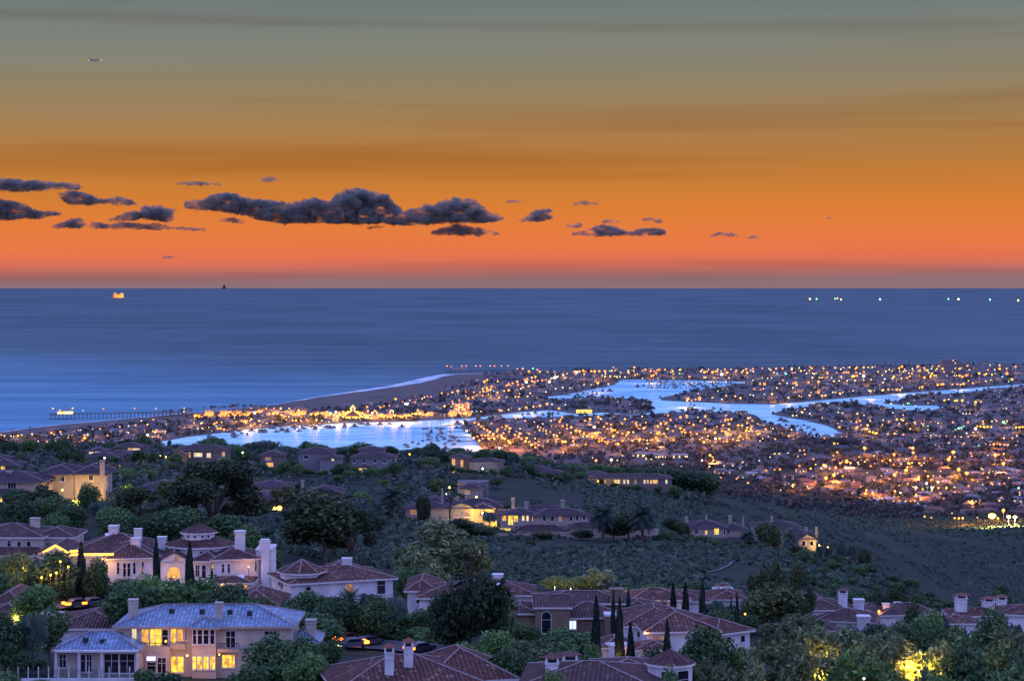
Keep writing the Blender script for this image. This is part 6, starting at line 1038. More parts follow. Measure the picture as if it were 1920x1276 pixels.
obj('rim', q.mesh('rim', L0), emis('wheel_bulbs', (1, .66, .4), 5), fw); obj('spokes', q2.mesh('spokes', L0), POLE, fw); obj('support', q3.mesh('support', L0), POLE, fw)
# piers
def pier(label, pe, pl, deck_up, npile, build, lamps, lab2):
    a, b = g2(*pe, 0), g2(*pl, 0); A_, B_ = Vector((*a, 0)), Vector((*b, 0)); e = (B_-A_).normalized(); n = Vector((-e.y, e.x, 0)); L0 = A_.copy(); root = empty('pier', L0, label, 'pier'); z = deck_up
    q = MB()
    def P(s, t, zz): p = A_+e*s+n*t; return (p.x, p.y, zz)
    Ln = (B_-A_).length; w = 4.5
    q.box(0, 1, 0, 1, 0, 1, 0, lambda x, y, zz: P(x*Ln, (y-.5)*2*w, z-1.2+zz*1.2)); q.box(0, 1, 0, 1, 0, 1, 0, lambda x, y, zz: P(-12+x*build, (y-.5)*30, z-1.2+zz*1.2)); obj('deck', q.mesh('deck', L0), WOODP, root)
    for k in range(npile):
        s = -8+(Ln+4)*k/npile; q = MB()
        for t in (-w*.8, w*.8): q.tube(P(s, t, -2), P(s, t, z-1.2), .75, n=5)
        q.box(0, 1, 0, 1, 0, 1, 0, lambda x, y, zz: P(s-.5+x, (y-.5)*2*w, z-2.2+zz)); obj('piling', q.mesh('piling', L0), WOODP, root)
    q = MB()
    for t in (-w, w): q.box(0, 1, 0, 1, 0, 1, 0, lambda x, y, zz: P(build*.8+x*(Ln-build*.8), t+(y-.5)*.2, z+1+zz*.25))
    obj('railing', q.mesh('railing', L0), WOODP, root)
    r2 = empty('restaurant', Vector(P(build*.4, 0, z)), lab2, 'building'); L2 = P(build*.4, 0, z); q = MB(); q.box(0, 1, 0, 1, 0, 1, 0, lambda x, y, zz: P(build*.12+x*build*.6, (y-.5)*17, z+zz*6)); obj('wall', q.mesh('wall', L2), LPIER if 'golden' in lab2 else TWALL[0], r2)
    q = MB(); q.box(0, 1, 0, 1, 0, 1, 0, lambda x, y, zz: P(build*.08+x*build*.68, (y-.5)*21, z+6+zz*.7)); q.box(0, 1, 0, 1, 0, 1, 0, lambda x, y, zz: P(build*.3+x*build*.3, (y-.5)*10, z+6.7+zz*2.5)); obj('roof', q.mesh('roof', L2), ROOFS[3], r2)
    for i, (px, k, lb) in enumerate(lamps):
        u = (px-960)/F; s = (u*A_.y-A_.x)/(e.x-u*e.y); p = Vector(P(s, -w, z)); o = obj('pier_lamp', LM[k], None, None, p); sc = p.y*.0004*KIND[k][2]; o.scale = (sc, sc, sc*.8); tag(o, lb, 'lamp')
    return root
WOODP = mat('pier_timber', (.11, .085, .07), .9, scale=.5); LPIER = litmat('lit_restaurant', (1, .78, .35), (.8, .38, .08), 2.2, .12)
pier('long dark timber pier on many pilings with a golden-lit building at its end', (102, 785), (352, 781), 11.5, 34, 58, [(99, 'Y', 'pier lamp at the outermost left corner of the golden-lit pier end'), (112, 'y', 'pier lamp between corner and building of the golden-lit pier end'), (136, 'Y', 'pier lamp right of the golden-lit building'), (156, 'c', 'small bluish lamp on the long left pier'), (193.5, 'o', 'first pale lamp along the long left pier'), (252, 'o', 'second pale lamp along the long left pier'), (292, 'y', 'third pale lamp along the long left pier, before the palms'), (345, 'y', 'lamp at the shore end of the long left pier')], 'golden-lit restaurant on the end of the long left pier')
pier('far dark timber pier with a row of lamps at the bend of the beach', (841, 700.5), (1005, 700.0), 12, 30, 90, [(838, 'o', 'leftmost lamp of the far pier'), (846, 'r', 'small red lamp at the end of the far pier'), (866, 'o', 'lamp beside the white building of the far pier'), (874, 'o', 'fourth lamp of the far pier from its end'), (892, 'o', 'fifth lamp of the far pier from its end'), (900.5, 'o', 'sixth lamp of the far pier from its end'), (919, 'o', 'seventh lamp of the far pier from its end'), (927, 'o', 'eighth lamp of the far pier from its end'), (940, 'o', 'ninth lamp of the far pier from its end'), (952, 'o', 'last lamp of the far pier near the shore')], 'small white building on the end of the far pier')
# ------------------------------------------------------------------ boats
HULL = mat('boat_hull', (.09, .085, .10), .5, scale=.5); CABIN = mat('boat_cabin', (.13, .125, .14), .5, scale=.5)
def hull(q, L_, B_, h):
    st = [(-.5, .75), (-.25, 1), (.1, .95), (.32, .6), (.5, .02)]
    for (a, wa), (b, wb) in zip(st, st[1:]):
        for sg in (-1, 1): q.face([(a*L_, sg*wa*B_/2*.7, -.4), (b*L_, sg*wb*B_/2*.7, -.4), (b*L_, sg*wb*B_/2, h), (a*L_, sg*wa*B_/2, h)])
        q.face([(a*L_, -wa*B_/2, h), (b*L_, -wb*B_/2, h), (b*L_, wb*B_/2, h), (a*L_, wa*B_/2, h)])
    q.face([(-.5*L_, -.75*B_/2, h), (-.5*L_, .75*B_/2, h), (-.5*L_, .52*B_/2, -.4), (-.5*L_, -.52*B_/2, -.4)])
bp_ = []
for i in range(4):
    q = MB(); hull(q, 12, 4, 1.5); sail = i >= 2
    if sail: q.tube((.6, 0, 1.5), (.6, 0, 17+i), .22, .12, 5, 1); q.tube((.6, 0, 3), (-4.6, 0, 3.1), .3, .3, 5, 1); q.box(-2.5, 2, -1.1, 1.1, 1.5, 2.2, 1); q.tube((.6, 0, 16), (5.7, 0, 1.7), .04, n=3, m=1); q.tube((.6, 0, 16), (-5.7, 0, 1.7), .04, n=3, m=1)
    else: q.box(-3, 2.2, -1.5, 1.5, 1.5, 3.6, 1); q.box(-3.4, 1.2, -1.6, 1.6, 3.6, 3.9, 1); q.box(-2, .2, -1.2, 1.2, 3.9, 5.2 if i else 4.6, 1); q.tube((-1.5, 0, 4), (-1.5, 0, 8), .1, n=4, m=1)
    me = q.mesh('sailing_boat' if sail else 'motor_boat'); me.materials.append(HULL); me.materials.append(CABIN); bp_.append(me)
BO = [(a, b, k) for a, b, k in rg(640, 680, 6, """930,745,s 965,745,s 1015,765,s 1010,790,s 960,805,s 985,830,m 1020,850,s 980,865,s 1075,855,m 1090,880,s 1110,800,s 1135,800,m 1120,740,s 1150,745,s 1080,740,s 1130,835,s 1160,860,m 1225,885,S 1230,830,s 1265,850,m 1275,870,s 1320,885,m 1170,915,s 1175,970,M 1270,925,m 1015,910,m 1050,925,s 965,930,s 970,960,m 1000,985,M 920,885,s 870,920,m 805,900,s 725,925,s 745,950,m 300,700,M 440,695,M 545,695,m 225,690,M 150,720,M 40,720,M 685,720,m 1085,820,s 1310,690,M 1300,735,m 1112,765,S 985,870,s 1010,780,m""")]
BO += rg(320, 680, 6, """655,785,M 720,820,M 700,800,m 720,840,m 775,775,m 800,795,s 865,810,m 910,768,M 1000,765,m 1035,785,M 1065,765,m 1150,740,M 1190,780,m 1255,765,M 1315,780,M 1395,725,M 1400,745,m 1445,770,m 1480,730,m 1505,745,m 1605,725,M 1630,745,M 1675,705,m 1755,728,m 1795,735,M 1840,728,m 435,825,m 1540,712,m""")
BO += rg(960, 680, 6, """1020,325,M 1105,322,M 805,350,m 850,345,s 955,350,m 915,330,m 905,360,m 1415,272,M 265,570,m 185,578,m 420,565,m 350,590,m 120,590,m 460,575,m 520,575,m 1670,395,m 1720,400,s 1330,400,s 740,362,m 1480,262,m""")
BO += rg(1280, 660, 6, """1110,770,M 1160,785,M 1165,830,m 1225,825,s 1300,830,s 1365,825,s 1400,860,s 1440,905,s 1480,880,m 1255,860,m 350,640,m 430,655,m 90,592,s 130,605,m 1285,840,s 1420,850,s 1330,850,s""")
BO += rg(1600, 660, 6, "1185,430,m 1520,415,m 1640,380,m 1780,372,m 610,575,s 400,560,s 425,560,s 160,575,s 975,600,s")
moor = []
rb = random.Random(4)
while len(moor) < 84:
    px = rb.uniform(1212, 1372); py = rb.uniform(711.5, 728.5) if px < 1290 else rb.uniform(715.5, 727)
    x, y = g2(px, py, 0)
    if isl(x, y) or not any(inpoly(x, y, b_) for b_ in bays) or any(abs(px-a) < 3.2 and abs(py-b) < 1.8 for a, b, _ in moor): continue
    moor.append((px, py, rb.choice('ssm')))
def place_boat(px, py, k, lb, gr):
    x, y = g2(px, py, .4)
    if isl(x, y): y -= 30; x = (px-960)/F*y
    i = {'m': rb.randrange(2), 'M': rb.randrange(2), 's': 2+rb.randrange(2), 'S': 3}[k]; o = obj(bp_[i].name.split('.')[0], bp_[i], None, None, (x, y, .5)); s_ = {'m': 1.0, 'M': 1.45, 's': 1.05, 'S': 1.5}[k]*rb.uniform(.9, 1.15); o.scale = (s_, s_, s_*1.1)
    o.rotation_euler.z = rb.gauss(.6 if i < 2 else 1.1, .35); tag(o, lb, 'boat', gr)
for px, py, k in BO:
    g_ = 'in the near bay' if px < 912 else ('in the channel between the islands' if px < 1430 else 'in the basin right of the round island')
    t_ = 'dark sailing boat with bare mast moored ' if k in 'sS' else ('larger dark motor boat moored ' if k == 'M' else 'small dark motor boat moored ')
    place_boat(px, py, k, t_+g_, t_.strip()+'s '+g_)
for px, py, k in moor: t_ = 'tiny dark boat in the crowded far mooring field'; place_boat(px, py, k, t_, 'boats of the crowded far mooring field')
x, y = g2(1095, 775, .4); fb = empty('ferry_boat', (x, y, .4), 'flat ferry boat outlined by golden lights in the narrow channel', 'boat'); L0 = (x, y, .4); q = MB(); q.box(x-20, x+20, y-5, y+5, -.2, 2.2); q.box(x-15, x+12, y-4, y+4, 2.2, 9); obj('hull', q.mesh('hull', L0), HULL, fb)
q = MB()
for zz in (3, 6.5, 9.3): q.tube((x-18, y-5.2, zz), (x+18, y-5.2, zz), .4, n=4)
for xx in (-18, 8, 18): q.tube((x+xx, y-5.2, 3), (x+xx, y-5.2, 9.3), .4, n=4)
obj('light_string', q.mesh('light_string', L0), BULB, fb)
# far palms along the ocean front
FP = []
for i in range(3):
    q = MB(); q.tube((0, 0, -1), (.4*i, 0, 15), .5, .35, 5); r5 = random.Random(i)
    for k in range(15):
        a = k*2.4; ex = 3.2+r5.random(); zz = 15+r5.uniform(-1.2, 2.0); q.face([(.4*i, 0, 15), (.4*i+ex*.6*math.cos(a)-.5*math.sin(a), ex*.6*math.sin(a)+.5*math.cos(a), zz+.7), (.4*i+ex*math.cos(a), ex*math.sin(a), zz-1.2), (.4*i+ex*.6*math.cos(a)+.5*math.sin(a), ex*.6*math.sin(a)-.5*math.cos(a), zz+.7)], 1)
    me = q.mesh('palm_tree'); me.materials.append(BARK); me.materials.append(G_CYP); FP.append(me)
def fpalm(px, top, base, lb, gr):
    d = (H-LAND)*F/(base-Y0); h = zat(top, d)-LAND; o = obj('palm_tree', rb.choice(FP), None, None, ((px-960)/F*d, d, LAND)); s_ = h/16.5; o.scale = (s_*1.1, s_*1.1, s_); o.rotation_euler.z = rb.uniform(0, 6); tag(o, lb, 'palm', gr)
for i in range(74):
    px = rb.uniform(302, 520); base = np.interp(px, [300, 345, 380, 430, 520], [781, 779, 777, 773, 768])+rb.uniform(-.5, 2.5); fpalm(px, np.interp(px, [300, 340, 390, 450, 520], [767, 766.5, 761, 757, 758])+rb.uniform(-.5, 4), base, 'tall palm in the row between the long pier and the lit strip', 'palms on the ocean front at the long pier')
for px, top, base in ((24, 803, 815), (57, 800, 814), (223, 788, 797), (264, 790, 799)): fpalm(px, top, base, 'lone palm on the beach edge at the left', 'lone palms on the left beach')
for i in range(56):
    px = rb.uniform(1010, 1910); b_ = np.interp(px, [a for a, b in COAST], [b for a, b in COAST])+rb.uniform(1.2, 3); fpalm(px, b_-rb.uniform(4.5, 8.5), b_, 'far palm silhouetted against the ocean on the skyline of the peninsula', 'palms on the far ocean front')
# ------------------------------------------------------------------ offshore
d = H*F/(561-Y0); s_ = d/F; X0 = wp(222, 0, d).x; L0 = (X0, d, 0); op = empty('oil_platform', L0, 'brightly lit golden oil platform far out at sea, left', 'oil platform'); q = MB()
for a in (-8, 0, 8): q.tube((X0+a*s_, d, -2), (X0+a*s_*.9, d, 4*s_), .8*s_*.6, n=5)
obj('leg', q.mesh('leg', L0), POLE, op) if False else None
for a in (-8, 8):
    for b in (-3, 3): q = MB(); q.tube((X0+a*s_, d+b*s_, -2), (X0+a*s_*.9, d+b*s_, 4*s_), .5*s_, n=5); obj('leg', q.mesh('leg', L0), POLE, op)
OPL = litmat('platform_lights', (1, .36, .012), (.7, .15, .005), 1.6, .012)
q = MB(); q.box(X0-9*s_, X0+9*s_, d-4*s_, d+4*s_, 3*s_, 8*s_); q.box(X0-8*s_, X0-4*s_, d-3*s_, d+3*s_, 8*s_, 12*s_); q.box(X0+4*s_, X0+9*s_, d-3*s_, d+3*s_, 8*s_, 11.5*s_); q.box(X0-2*s_, X0+2*s_, d-2*s_, d+2*s_, 8*s_, 9.5*s_); obj('deck_module', q.mesh('deck_module', L0), OPL, op)
q = MB(); q.tube((X0+3*s_, d, 8*s_), (X0+3*s_, d, 15*s_), .5*s_, .15*s_, 4); obj('derrick', q.mesh('derrick', L0), POLE, op)
d = 94000; X0 = wp(420, 0, d).x; s_ = d/F; L0 = (X0, d, 0); q = MB(); q.box(X0-3*s_, X0+3*s_, d, d+3*s_, 0, 3.2*s_); q.box(X0-2*s_, X0+2.2*s_, d+.5*s_, d+2.5*s_, 3.2*s_, 6.2*s_); q.box(X0-1*s_, X0+.8*s_, d+.5*s_, d+2*s_, 6.2*s_, 7.4*s_)
tag(obj('cargo_ship', q.mesh('cargo_ship', L0), mat('ship_grey', (.05, .05, .06), .9), None, L0), 'tiny dark ship standing on the horizon, left half', 'ship')
for px, py, c_, s, lb in ((1518.5, 562, 'y', 1, 'fishing boat with a pale yellow light, leftmost on the right-hand sea'), (1531, 562, 'g', 1, 'fishing boat with a pale green light next to the leftmost one'), (1565.5, 561.6, 'g', .9, 'green-lit fishing boat on the left of the close trio'), (1570, 560.6, 'o', .9, 'amber-lit fishing boat in the middle of the close trio'), (1577, 563, 'W', .8, 'white-lit fishing boat on the right of the close trio'), (1650, 562.6, 'W', 1.0, 'single white-lit fishing boat between the trio and the green one'), (1778, 562, 'G', .9, 'bright green-lit fishing boat far right'), (1797, 562.6, 'W', 1.05, 'bright white-lit fishing boat beside the green one'), (1856, 563.6, 'c', 1.1, 'teal-lit fishing boat alone near the right edge'), (1909, 565, 'y', 1.1, 'yellow-lit fishing boat at the right edge')):
    d = H*F/(py+1.0-Y0); X0 = (px-960)/F*d; L0 = (X0, d, 0); fb = empty('fishing_boat', L0, lb, 'boat'); q = MB(); q.box(X0-22, X0+22, d-6, d+6, -1, 5); q.box(X0-12, X0+4, d-5, d+5, 5, 13); obj('hull', q.mesh('hull', L0), HULL, fb)
    q = MB(); k = d*.00034*s; q.lathe([(k*.5, -k), (k, 0), (k*.6, k)], 6, (X0, d-7, 13+k)); obj('deck_light', q.mesh('deck_light', L0), emis('deck_light_'+lb.split('-')[0].split()[-1], KIND[c_][0], 5 if c_ in 'gGc' else 9), fb)
# aircraft high at the upper left
d = 9000; c_ = wp(178, 113, d); q = MB(); q.lathe([(.4, -24), (2.4, -19), (2.6, 10), (1.6, 20), (.3, 26)], 8, (0, 0, 0)); me = q.mesh('aircraft')
air = empty('aircraft', c_, 'tiny high-flying aircraft with yellow lights at the upper left of the sky', 'aircraft'); f = obj('fuselage', me, mat('aircraft_skin', (.16, .16, .15), .4), air); f.rotation_euler = (0, math.radians(88), .1)
q = MB(); q.face([(-4, -2, 0), (5, -2, 0), (-7, -24, 1), (-11, -24, 1)]); q.face([(-4, 2, 0), (5, 2, 0), (-7, 24, 1), (-11, 24, 1)]); q.face([(-22, 0, 2), (-17, 0, 2), (-23, 0, 9), (-26, 0, 9)]); obj('wing', q.mesh('wing'), f.data.materials[0], air)
q = MB(); q.lathe([(.5, -1.2), (2.0, 0), (.5, 1.2)], 6, (27, 0, -1)); obj('landing_light', q.mesh('landing_light'), emis('landing_light', (1, .85, .3), 3), air); q = MB(); q.lathe([(.5, -1.2), (2.0, 0), (.5, 1.2)], 6, (-27, 0, -1)); obj('tail_light', q.mesh('tail_light'), emis('aircraft_tail_light', (1, .85, .3), 2), air)
# ------------------------------------------------------------------ streets, path, cars, fence
ASPH = mat('asphalt', (.07, .07, .075), .9, scale=.4); PATHM = mat('concrete_path', (.12, .115, .11), .9, scale=.4)
def strip(name, label, pts, wid, m, lift=.3):
    P = []
    for (a, b) in zip(pts, pts[1:]):
        for k in range(10): s = k/10; P.append((a[0]+(b[0]-a[0])*s, a[1]+(b[1]-a[1])*s))
    P.append(pts[-1]); q = MB(); V = [Vector(((px-960)/F*d, d, 0)) for px, d in P]; E = []
    for i, v_ in enumerate(V):
        e = (V[min(i+1, len(V)-1)]-V[max(i-1, 0)]).normalized(); n = Vector((-e.y, e.x, 0))*wid/2; l_, r_ = v_-n, v_+n; zc = max(terxy(l_.x, l_.y), terxy(r_.x, r_.y), terxy(v_.x, v_.y))+lift; E.append(((l_.x, l_.y, zc), (r_.x, r_.y, zc)))
    for a, b in zip(E, E[1:]): q.face([a[0], b[0], b[1], a[1]])
    return tag(obj(name, q.mesh(name), m), label, None, None, 'structure')
strip('street', 'grey street curving between the near gardens', [(-40, 331), (120, 329), (220, 331)], 7, ASPH); strip('road', 'grey street below the round trees in the middle', [(560, 301), (640, 301), (700, 302), (760, 302), (830, 299), (900, 292)], 8, ASPH)
fp_ = []
for px, py in ((1382, 1046), (1373, 1052), (1366, 1060), (1350, 1067), (1330, 1072), (1300, 1077), (1262, 1081)): x, y = hit(px, py, .2, 420); fp_.append((px, y))
strip('footpath', 'pale footpath winding down the dark slope', fp_, .8, PATHM, .2)
RED = emis('tail_lamp_glass', (1, .16, .005), 10); HEADL = emis('head_lamp_glass', (1, .85, .6), 8); TYRE = mat('tyre_rubber', (.02, .02, .02), .9)
def car(px, d, yaw, paint, label, tail=True, up=None):
    x = (px-960)/F*d; z = terxy(x, d)+.35 if up is None else up; root = empty('car', (x, d, z), label, 'car'); root.rotation_euler.z = yaw
    q = MB(); prof = [(-2.25, .35), (-2.25, .95), (-1.5, 1.02), (-.9, 1.45), (.7, 1.45), (1.4, .98), (2.2, .85), (2.25, .35)]
    for sg in (-.88, .88): q.face([(a, sg, b) for a, b in prof])
    for (a, b), (c2, d2) in zip(prof, prof[1:]+prof[:1]): q.face([(a, -.88, b), (c2, -.88, d2), (c2, .88, d2), (a, .88, b)])
    obj('body', q.mesh('body'), mat('car_paint', paint, .3, var=.05, spec=.6), root)
    q = MB()
    for sg in (-.89, .89): q.face([(-1.2, sg, 1.03), (1.15, sg, 1.03), (.62, sg, 1.38), (-.82, sg, 1.38)])
    obj('side_glass', q.mesh('side_glass'), GLASS, root)
    for a in (-1.4, 1.4):
        for sg in (-.9, .78): q = MB(); q.tube((a, sg, .33), (a, sg+.12, .33), .33, n=12); obj('wheel', q.mesh('wheel'), TYRE, root)
    for sg in (-1, 1):
        q = MB(); q.box(-2.33, -1.55, min(sg*.2, sg*.95), max(sg*.2, sg*.95), .66, .98); obj('tail_lamp', q.mesh('tail_lamp'), RED, root)
        q = MB(); q.box(1.95, 2.32, min(sg*.45, sg*.93), max(sg*.45, sg*.93), .55, .80); obj('headlight', q.mesh('headlight'), GLASS if tail else HEADL, root)
    l = bpy.data.lights.new('lamp_glow', 'POINT'); l.energy = 25; l.color = (1, .2, .02) if tail else (1, .8, .5); l.shadow_soft_size = .2; lo = bpy.data.objects.new('lamp_glow', l); C.objects.link(lo); lo.parent = root; lo.location = ((-2.8 if tail else 3.0), 0, .9)
car(146, 326.5, math.radians(35), (.05, .05, .06), 'dark car with glowing orange-red tail lights on the left street'); car(176, 328, math.radians(35), (.08, .08, .09), 'dark grey car following on the left street with orange-red tail lights')
car(690, 301, math.radians(40), (.06, .06, .07), 'dark car with glowing tail lights left of the two lantern chimneys'); car(660, 296, math.radians(205), (.10, .10, .11), 'grey car with white headlights coming up the middle street', False); car(787, 298, math.radians(40), (.05, .05, .06), 'dark car with glowing tail lights right behind the lantern chimneys'); car(652, 303, math.radians(40), (.09, .02, .02), 'reddish car just left of the others on the middle street')
FGL, _t, _b = newmat('clear_fence_glass'); _b.inputs['Transmission Weight'].default_value = 1; _b.inputs['Roughness'].default_value = .02; _b.inputs['Base Color'].default_value = (.85, .92, .95, 1)
x0 = wp(-4, 0, 250).x; L0 = (x0, 250, zat(1272, 250)); fen = empty('glass_fence', L0, 'low glass fence on slim pale posts before the pavilion wing', 'fence')
for k in range(14): px = -4+19*k; p = wp(px, 1249, 250); q = MB(); q.box(p.x-.06, p.x+.06, 249.94, 250.06, zat(1284, 250), p.z); obj('post', q.mesh('post', L0), FRAME, fen)
q = MB(); a, b = wp(-4, 1252, 250), wp(243, 1252, 250); q.box(a.x, b.x, 249.99, 250.01, zat(1276, 250), a.z); obj('glass_panel', q.mesh('glass_panel', L0), FGL, fen)
q = MB(); q.box(a.x, b.x+6, 249.7, 250.4, zat(1300, 250), zat(1271, 250)); w_ = obj('garden_wall', q.mesh('garden_wall', L0), WHITE, None, L0); tag(w_, 'low pale garden wall under the glass fence', 'wall')

# docks reaching from the shores into the near bay
for i, (px, py, ln) in enumerate(((430, 807.5, 26), (470, 802, 30), (505, 798.5, 24), (548, 796, 34), (598, 793.5, 28), (668, 790, 36), (716, 788.5, 30), (772, 788, 34), (820, 785, 30), (868, 796, 40), (874, 808, 44), (882, 818, 40), (890, 826, 36), (1060, 739, 40), (1088, 733.5, 40), (1128, 725, 40))):
    x, y = g2(px, py, 1); q = MB(); sg = 1 if (px < 900 and py > 795) else -1; a = ((-1, -.2) if py > 794 and px > 850 else (.25, -1)); n_ = math.hypot(*a); a = (a[0]/n_, a[1]/n_)
    for s0, wd in ((0, 1.6), (ln*.7, 9)):
        s1 = ln if s0 == 0 else s0+4; P4 = [(x+a[0]*s-a[1]*t, y+a[1]*s+a[0]*t) for s, t in ((s0, -wd), (s1, -wd), (s1, wd), (s0, wd))]
        q.face([(u, v_, 1.6) for u, v_ in P4]); [q.face([(*P4[k], .2), (*P4[(k+1) % 4], .2), (*P4[(k+1) % 4], 1.6), (*P4[k], 1.6)]) for k in range(4)]
    tag(obj('dock', q.mesh('dock', (x, y, .4)), WOODP, None, (x, y, .4)), 'narrow dock reaching from the shore into the bay', 'dock', 'docks along the bay shore')
CL = bpy.data.materials.new('cloud_vapour'); CL.use_nodes = True; t = CL.node_tree; t.nodes.clear()
pv = N(t, 'ShaderNodeVolumePrincipled'); pv.inputs['Color'].default_value = (.42, .42, .34, 1)
g = N(t, 'ShaderNodeNewGeometry'); mp = N(t, 'ShaderNodeMapping'); mp.inputs['Scale'].default_value = (1/950, 1/950, 1/420); L(t, g.outputs['Position'], mp.inputs[0])
cn = N(t, 'ShaderNodeTexNoise'); cn.inputs['Scale'].default_value = 1; cn.inputs['Detail'].default_value = 6; cn.inputs['Roughness'].default_value = .68; L(t, mp.outputs[0], cn.inputs[0])
mr = N(t, 'ShaderNodeMapRange'); mr.inputs[1].default_value = .40; mr.inputs[2].default_value = .60; mr.inputs[3].default_value = .0; mr.inputs[4].default_value = .0085; L(t, cn.outputs[0], mr.inputs[0]); L(t, mr.outputs[0], pv.inputs['Density'])
L(t, pv.outputs[0], N(t, 'ShaderNodeOutputMaterial').inputs['Volume'])
scn.cycles.volume_step_rate = .35; scn.cycles.volume_max_steps = 512
CD = 112000.0; CS = CD/F
ctex = bpy.data.textures.new('cloud_lumps', 'CLOUDS'); ctex.noise_scale = 700; ctex.noise_depth = 3
ctex2 = bpy.data.textures.new('cloud_curls', 'CLOUDS'); ctex2.noise_scale = 130; ctex2.noise_depth = 4
def cloud(prof, label, vox=36, dens=1.0):
    """prof: (px, top row, bottom row) - puffs fill the outline to a real depth"""
    bm = bmesh.new(); x0, x1 = prof[0][0], prof[-1][0]; X = [p[0] for p in prof]
    x = x0
    while x <= x1:
        tp = np.interp(x, X, [p[1] for p in prof]); bt = np.interp(x, X, [p[2] for p in prof]); hgt = max(2.2, bt-tp)
        y = bt
        while y > tp-.5:
            r = min(max(1.6, hgt*.30), 9)*R.uniform(.8, 1.1)
            yy = min(max(y, tp+r), bt-r*.75) if hgt > 2*r else (tp+bt)/2
            c = wp(x+R.uniform(-1, 1), yy, CD) + Vector((0, R.uniform(-1, 1)*hgt*.5*CS, 0))
            ret = bmesh.ops.create_icosphere(bm, subdivisions=2, radius=r*CS)
            for q in ret['verts']: q.co = Vector((q.co.x*1.25, q.co.y*1.3, q.co.z)) + c
            y -= r*1.1
        x += max(1.6, min(6, hgt*.22))
    me = bpy.data.meshes.new('cloud'); bm.to_mesh(me); bm.free()
    ctr = wp((x0+x1)/2, prof[len(prof)//2][2], CD)
    for q in me.vertices: q.co -= ctr
    o = obj('cloud', me, CL, loc=ctr)
    r = o.modifiers.new('r', 'REMESH'); r.mode = 'VOXEL'; r.voxel_size = vox
    d = o.modifiers.new('d', 'DISPLACE'); d.texture = ctex; d.strength = 230; d.mid_level = .5; d.texture_coords = 'GLOBAL'
    d = o.modifiers.new('e', 'DISPLACE'); d.texture = ctex2; d.strength = 300; d.mid_level = .5; d.texture_coords = 'GLOBAL'
    r2 = o.modifiers.new('s', 'REMESH'); r2.mode = 'VOXEL'; r2.voxel_size = vox
    return tag(o, label, 'cloud')
cloud([(346, 384, 389), (352, 376, 391), (365, 375, 392), (385, 372, 392), (400, 365, 393), (425, 360, 397), (445, 365, 401), (470, 374, 404), (500, 372, 413), (520, 377, 418), (545, 380, 418), (570, 375, 418), (590, 371, 418), (615, 376, 418), (630, 366, 418), (650, 356, 418), (672, 351, 419), (690, 358, 419),
       (705, 360, 419), (722, 364, 420), (735, 378, 421), (755, 394, 421), (775, 391, 422), (800, 382, 420), (815, 385, 417), (830, 376, 417), (850, 369, 416), (870, 373, 416), (885, 371, 416), (900, 385, 416), (915, 398, 415), (930, 398, 415), (944, 410, 412)], 'biggest dark cumulus bank, long with humped tops, middle of the orange sky', 36)
cloud([(-60, 332, 360), (0, 332, 360), (50, 337, 358), (100, 340, 356), (140, 342, 355), (156, 350, 353)], 'highest long flat cloud at the left edge of the sky')
cloud([(110, 359, 366), (130, 357, 382), (160, 360, 383), (180, 371, 383), (200, 372, 382), (225, 368, 384), (245, 374, 385), (262, 382, 385)], 'dark cloud trailing down to the right of the highest left one')
cloud([(-60, 368, 412), (0, 372, 411), (20, 378, 411), (40, 380, 410), (60, 391, 409), (80, 397, 411), (95, 395, 404), (116, 398, 402)], 'thick dark cloud cut by the left edge of the picture')
cloud([(98, 424, 427), (130, 411, 427), (150, 408, 427), (165, 419, 427), (180, 415, 428), (200, 420, 429), (230, 416, 430), (260, 418, 429), (300, 418, 430), (320, 424, 431), (350, 424, 433), (385, 428, 432)], 'long low flat-based cloud, lowest of the left group')
cloud([(204, 411, 414), (230, 402, 413), (255, 393, 412), (269, 400, 406)], 'small wedge-shaped cloud over the long flat-based one')
cloud([(273, 385, 412), (295, 383, 413), (315, 388, 413), (331, 392, 396)], 'small blocky cloud just left of the biggest bank')
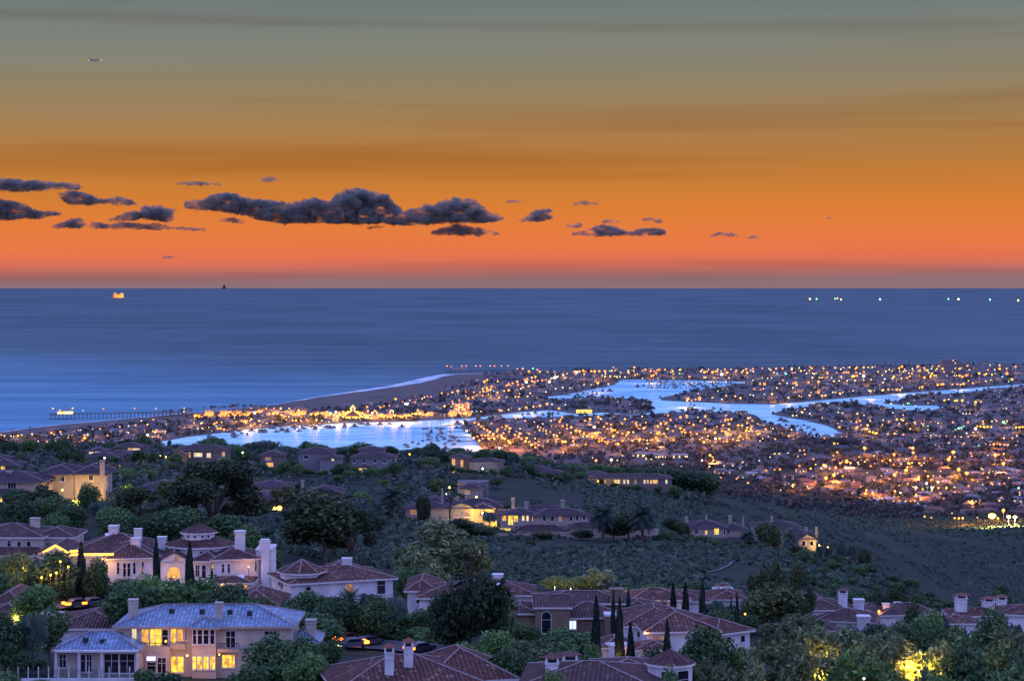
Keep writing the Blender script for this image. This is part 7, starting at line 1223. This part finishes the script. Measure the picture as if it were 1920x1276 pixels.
cloud([(806, 436, 440), (830, 426, 440), (850, 421, 440), (870, 419, 441), (885, 426, 441), (900, 425, 441), (912, 430, 440), (920, 431, 440), (935, 437, 440)], 'low cloud tucked below the right end of the biggest bank', 45)
cloud([(966, 413, 415), (985, 404, 416), (1005, 395, 414), (1020, 390, 413), (1036, 394, 410)], 'small rounded cloud right of the biggest bank', 45)
cloud([(1074, 436, 441), (1100, 430, 442), (1125, 421, 443), (1150, 424, 443), (1180, 434, 442), (1200, 427, 442), (1230, 426, 441), (1248, 430, 440)], 'low two-humped cloud in the right half of the sky', 45)
cloud([(1334, 440, 443), (1350, 435, 444), (1370, 436, 444), (1384, 441, 443)], 'tiny lens-shaped cloud farther right over the sea, left one of a pair', 40)
cloud([(1393, 443, 446), (1413, 441, 447), (1428, 444, 446)], 'tiny lens-shaped cloud farther right over the sea, right one of a pair', 40)
for P, lb in (([(330, 342, 347), (345, 340, 345), (352, 341, 348), (375, 339, 347), (395, 342, 347), (414, 344, 347)], 'ragged wisp high above the left end of the biggest bank'),
          ([(490, 335, 340), (508, 330, 342), (527, 338, 341)], 'lone small wisp above the left half of the biggest bank'),
          ([(952, 377, 380), (966, 373, 378), (980, 378, 381)], 'faint wisp right above the small rounded cloud'),
          ([(1076, 381, 384), (1098, 377, 383), (1122, 381, 383)], 'thin flat wisp above the two-humped cloud'),
          ([(1126, 414, 418), (1145, 410, 417), (1163, 415, 417)], 'little wisp touching above the left hump of the two-humped cloud'),
          ([(1205, 408, 414), (1222, 407, 416), (1242, 413, 416)], 'little wisp above the right hump of the two-humped cloud'),
          ([(1064, 420, 425), (1080, 417, 426), (1093, 418, 425)], 'little wisp at the upper left of the two-humped cloud'),
          ([(413, 411, 416), (435, 408, 417), (457, 412, 418)], 'ragged wisp under the left end of the biggest bank'),
          ([(690, 425, 429), (705, 423, 428), (720, 424, 427)], 'small scrap of cloud right below the middle of the biggest bank'),
          ([(305, 479, 483), (318, 478, 483), (337, 481, 482)], 'lowest tiny scrap of cloud near the horizon'),
          ([(1546, 408, 411), (1553, 406, 411), (1560, 408, 411)], 'tiniest cloud speck at the far right of the sky')):
    cloud(P, lb, 32)
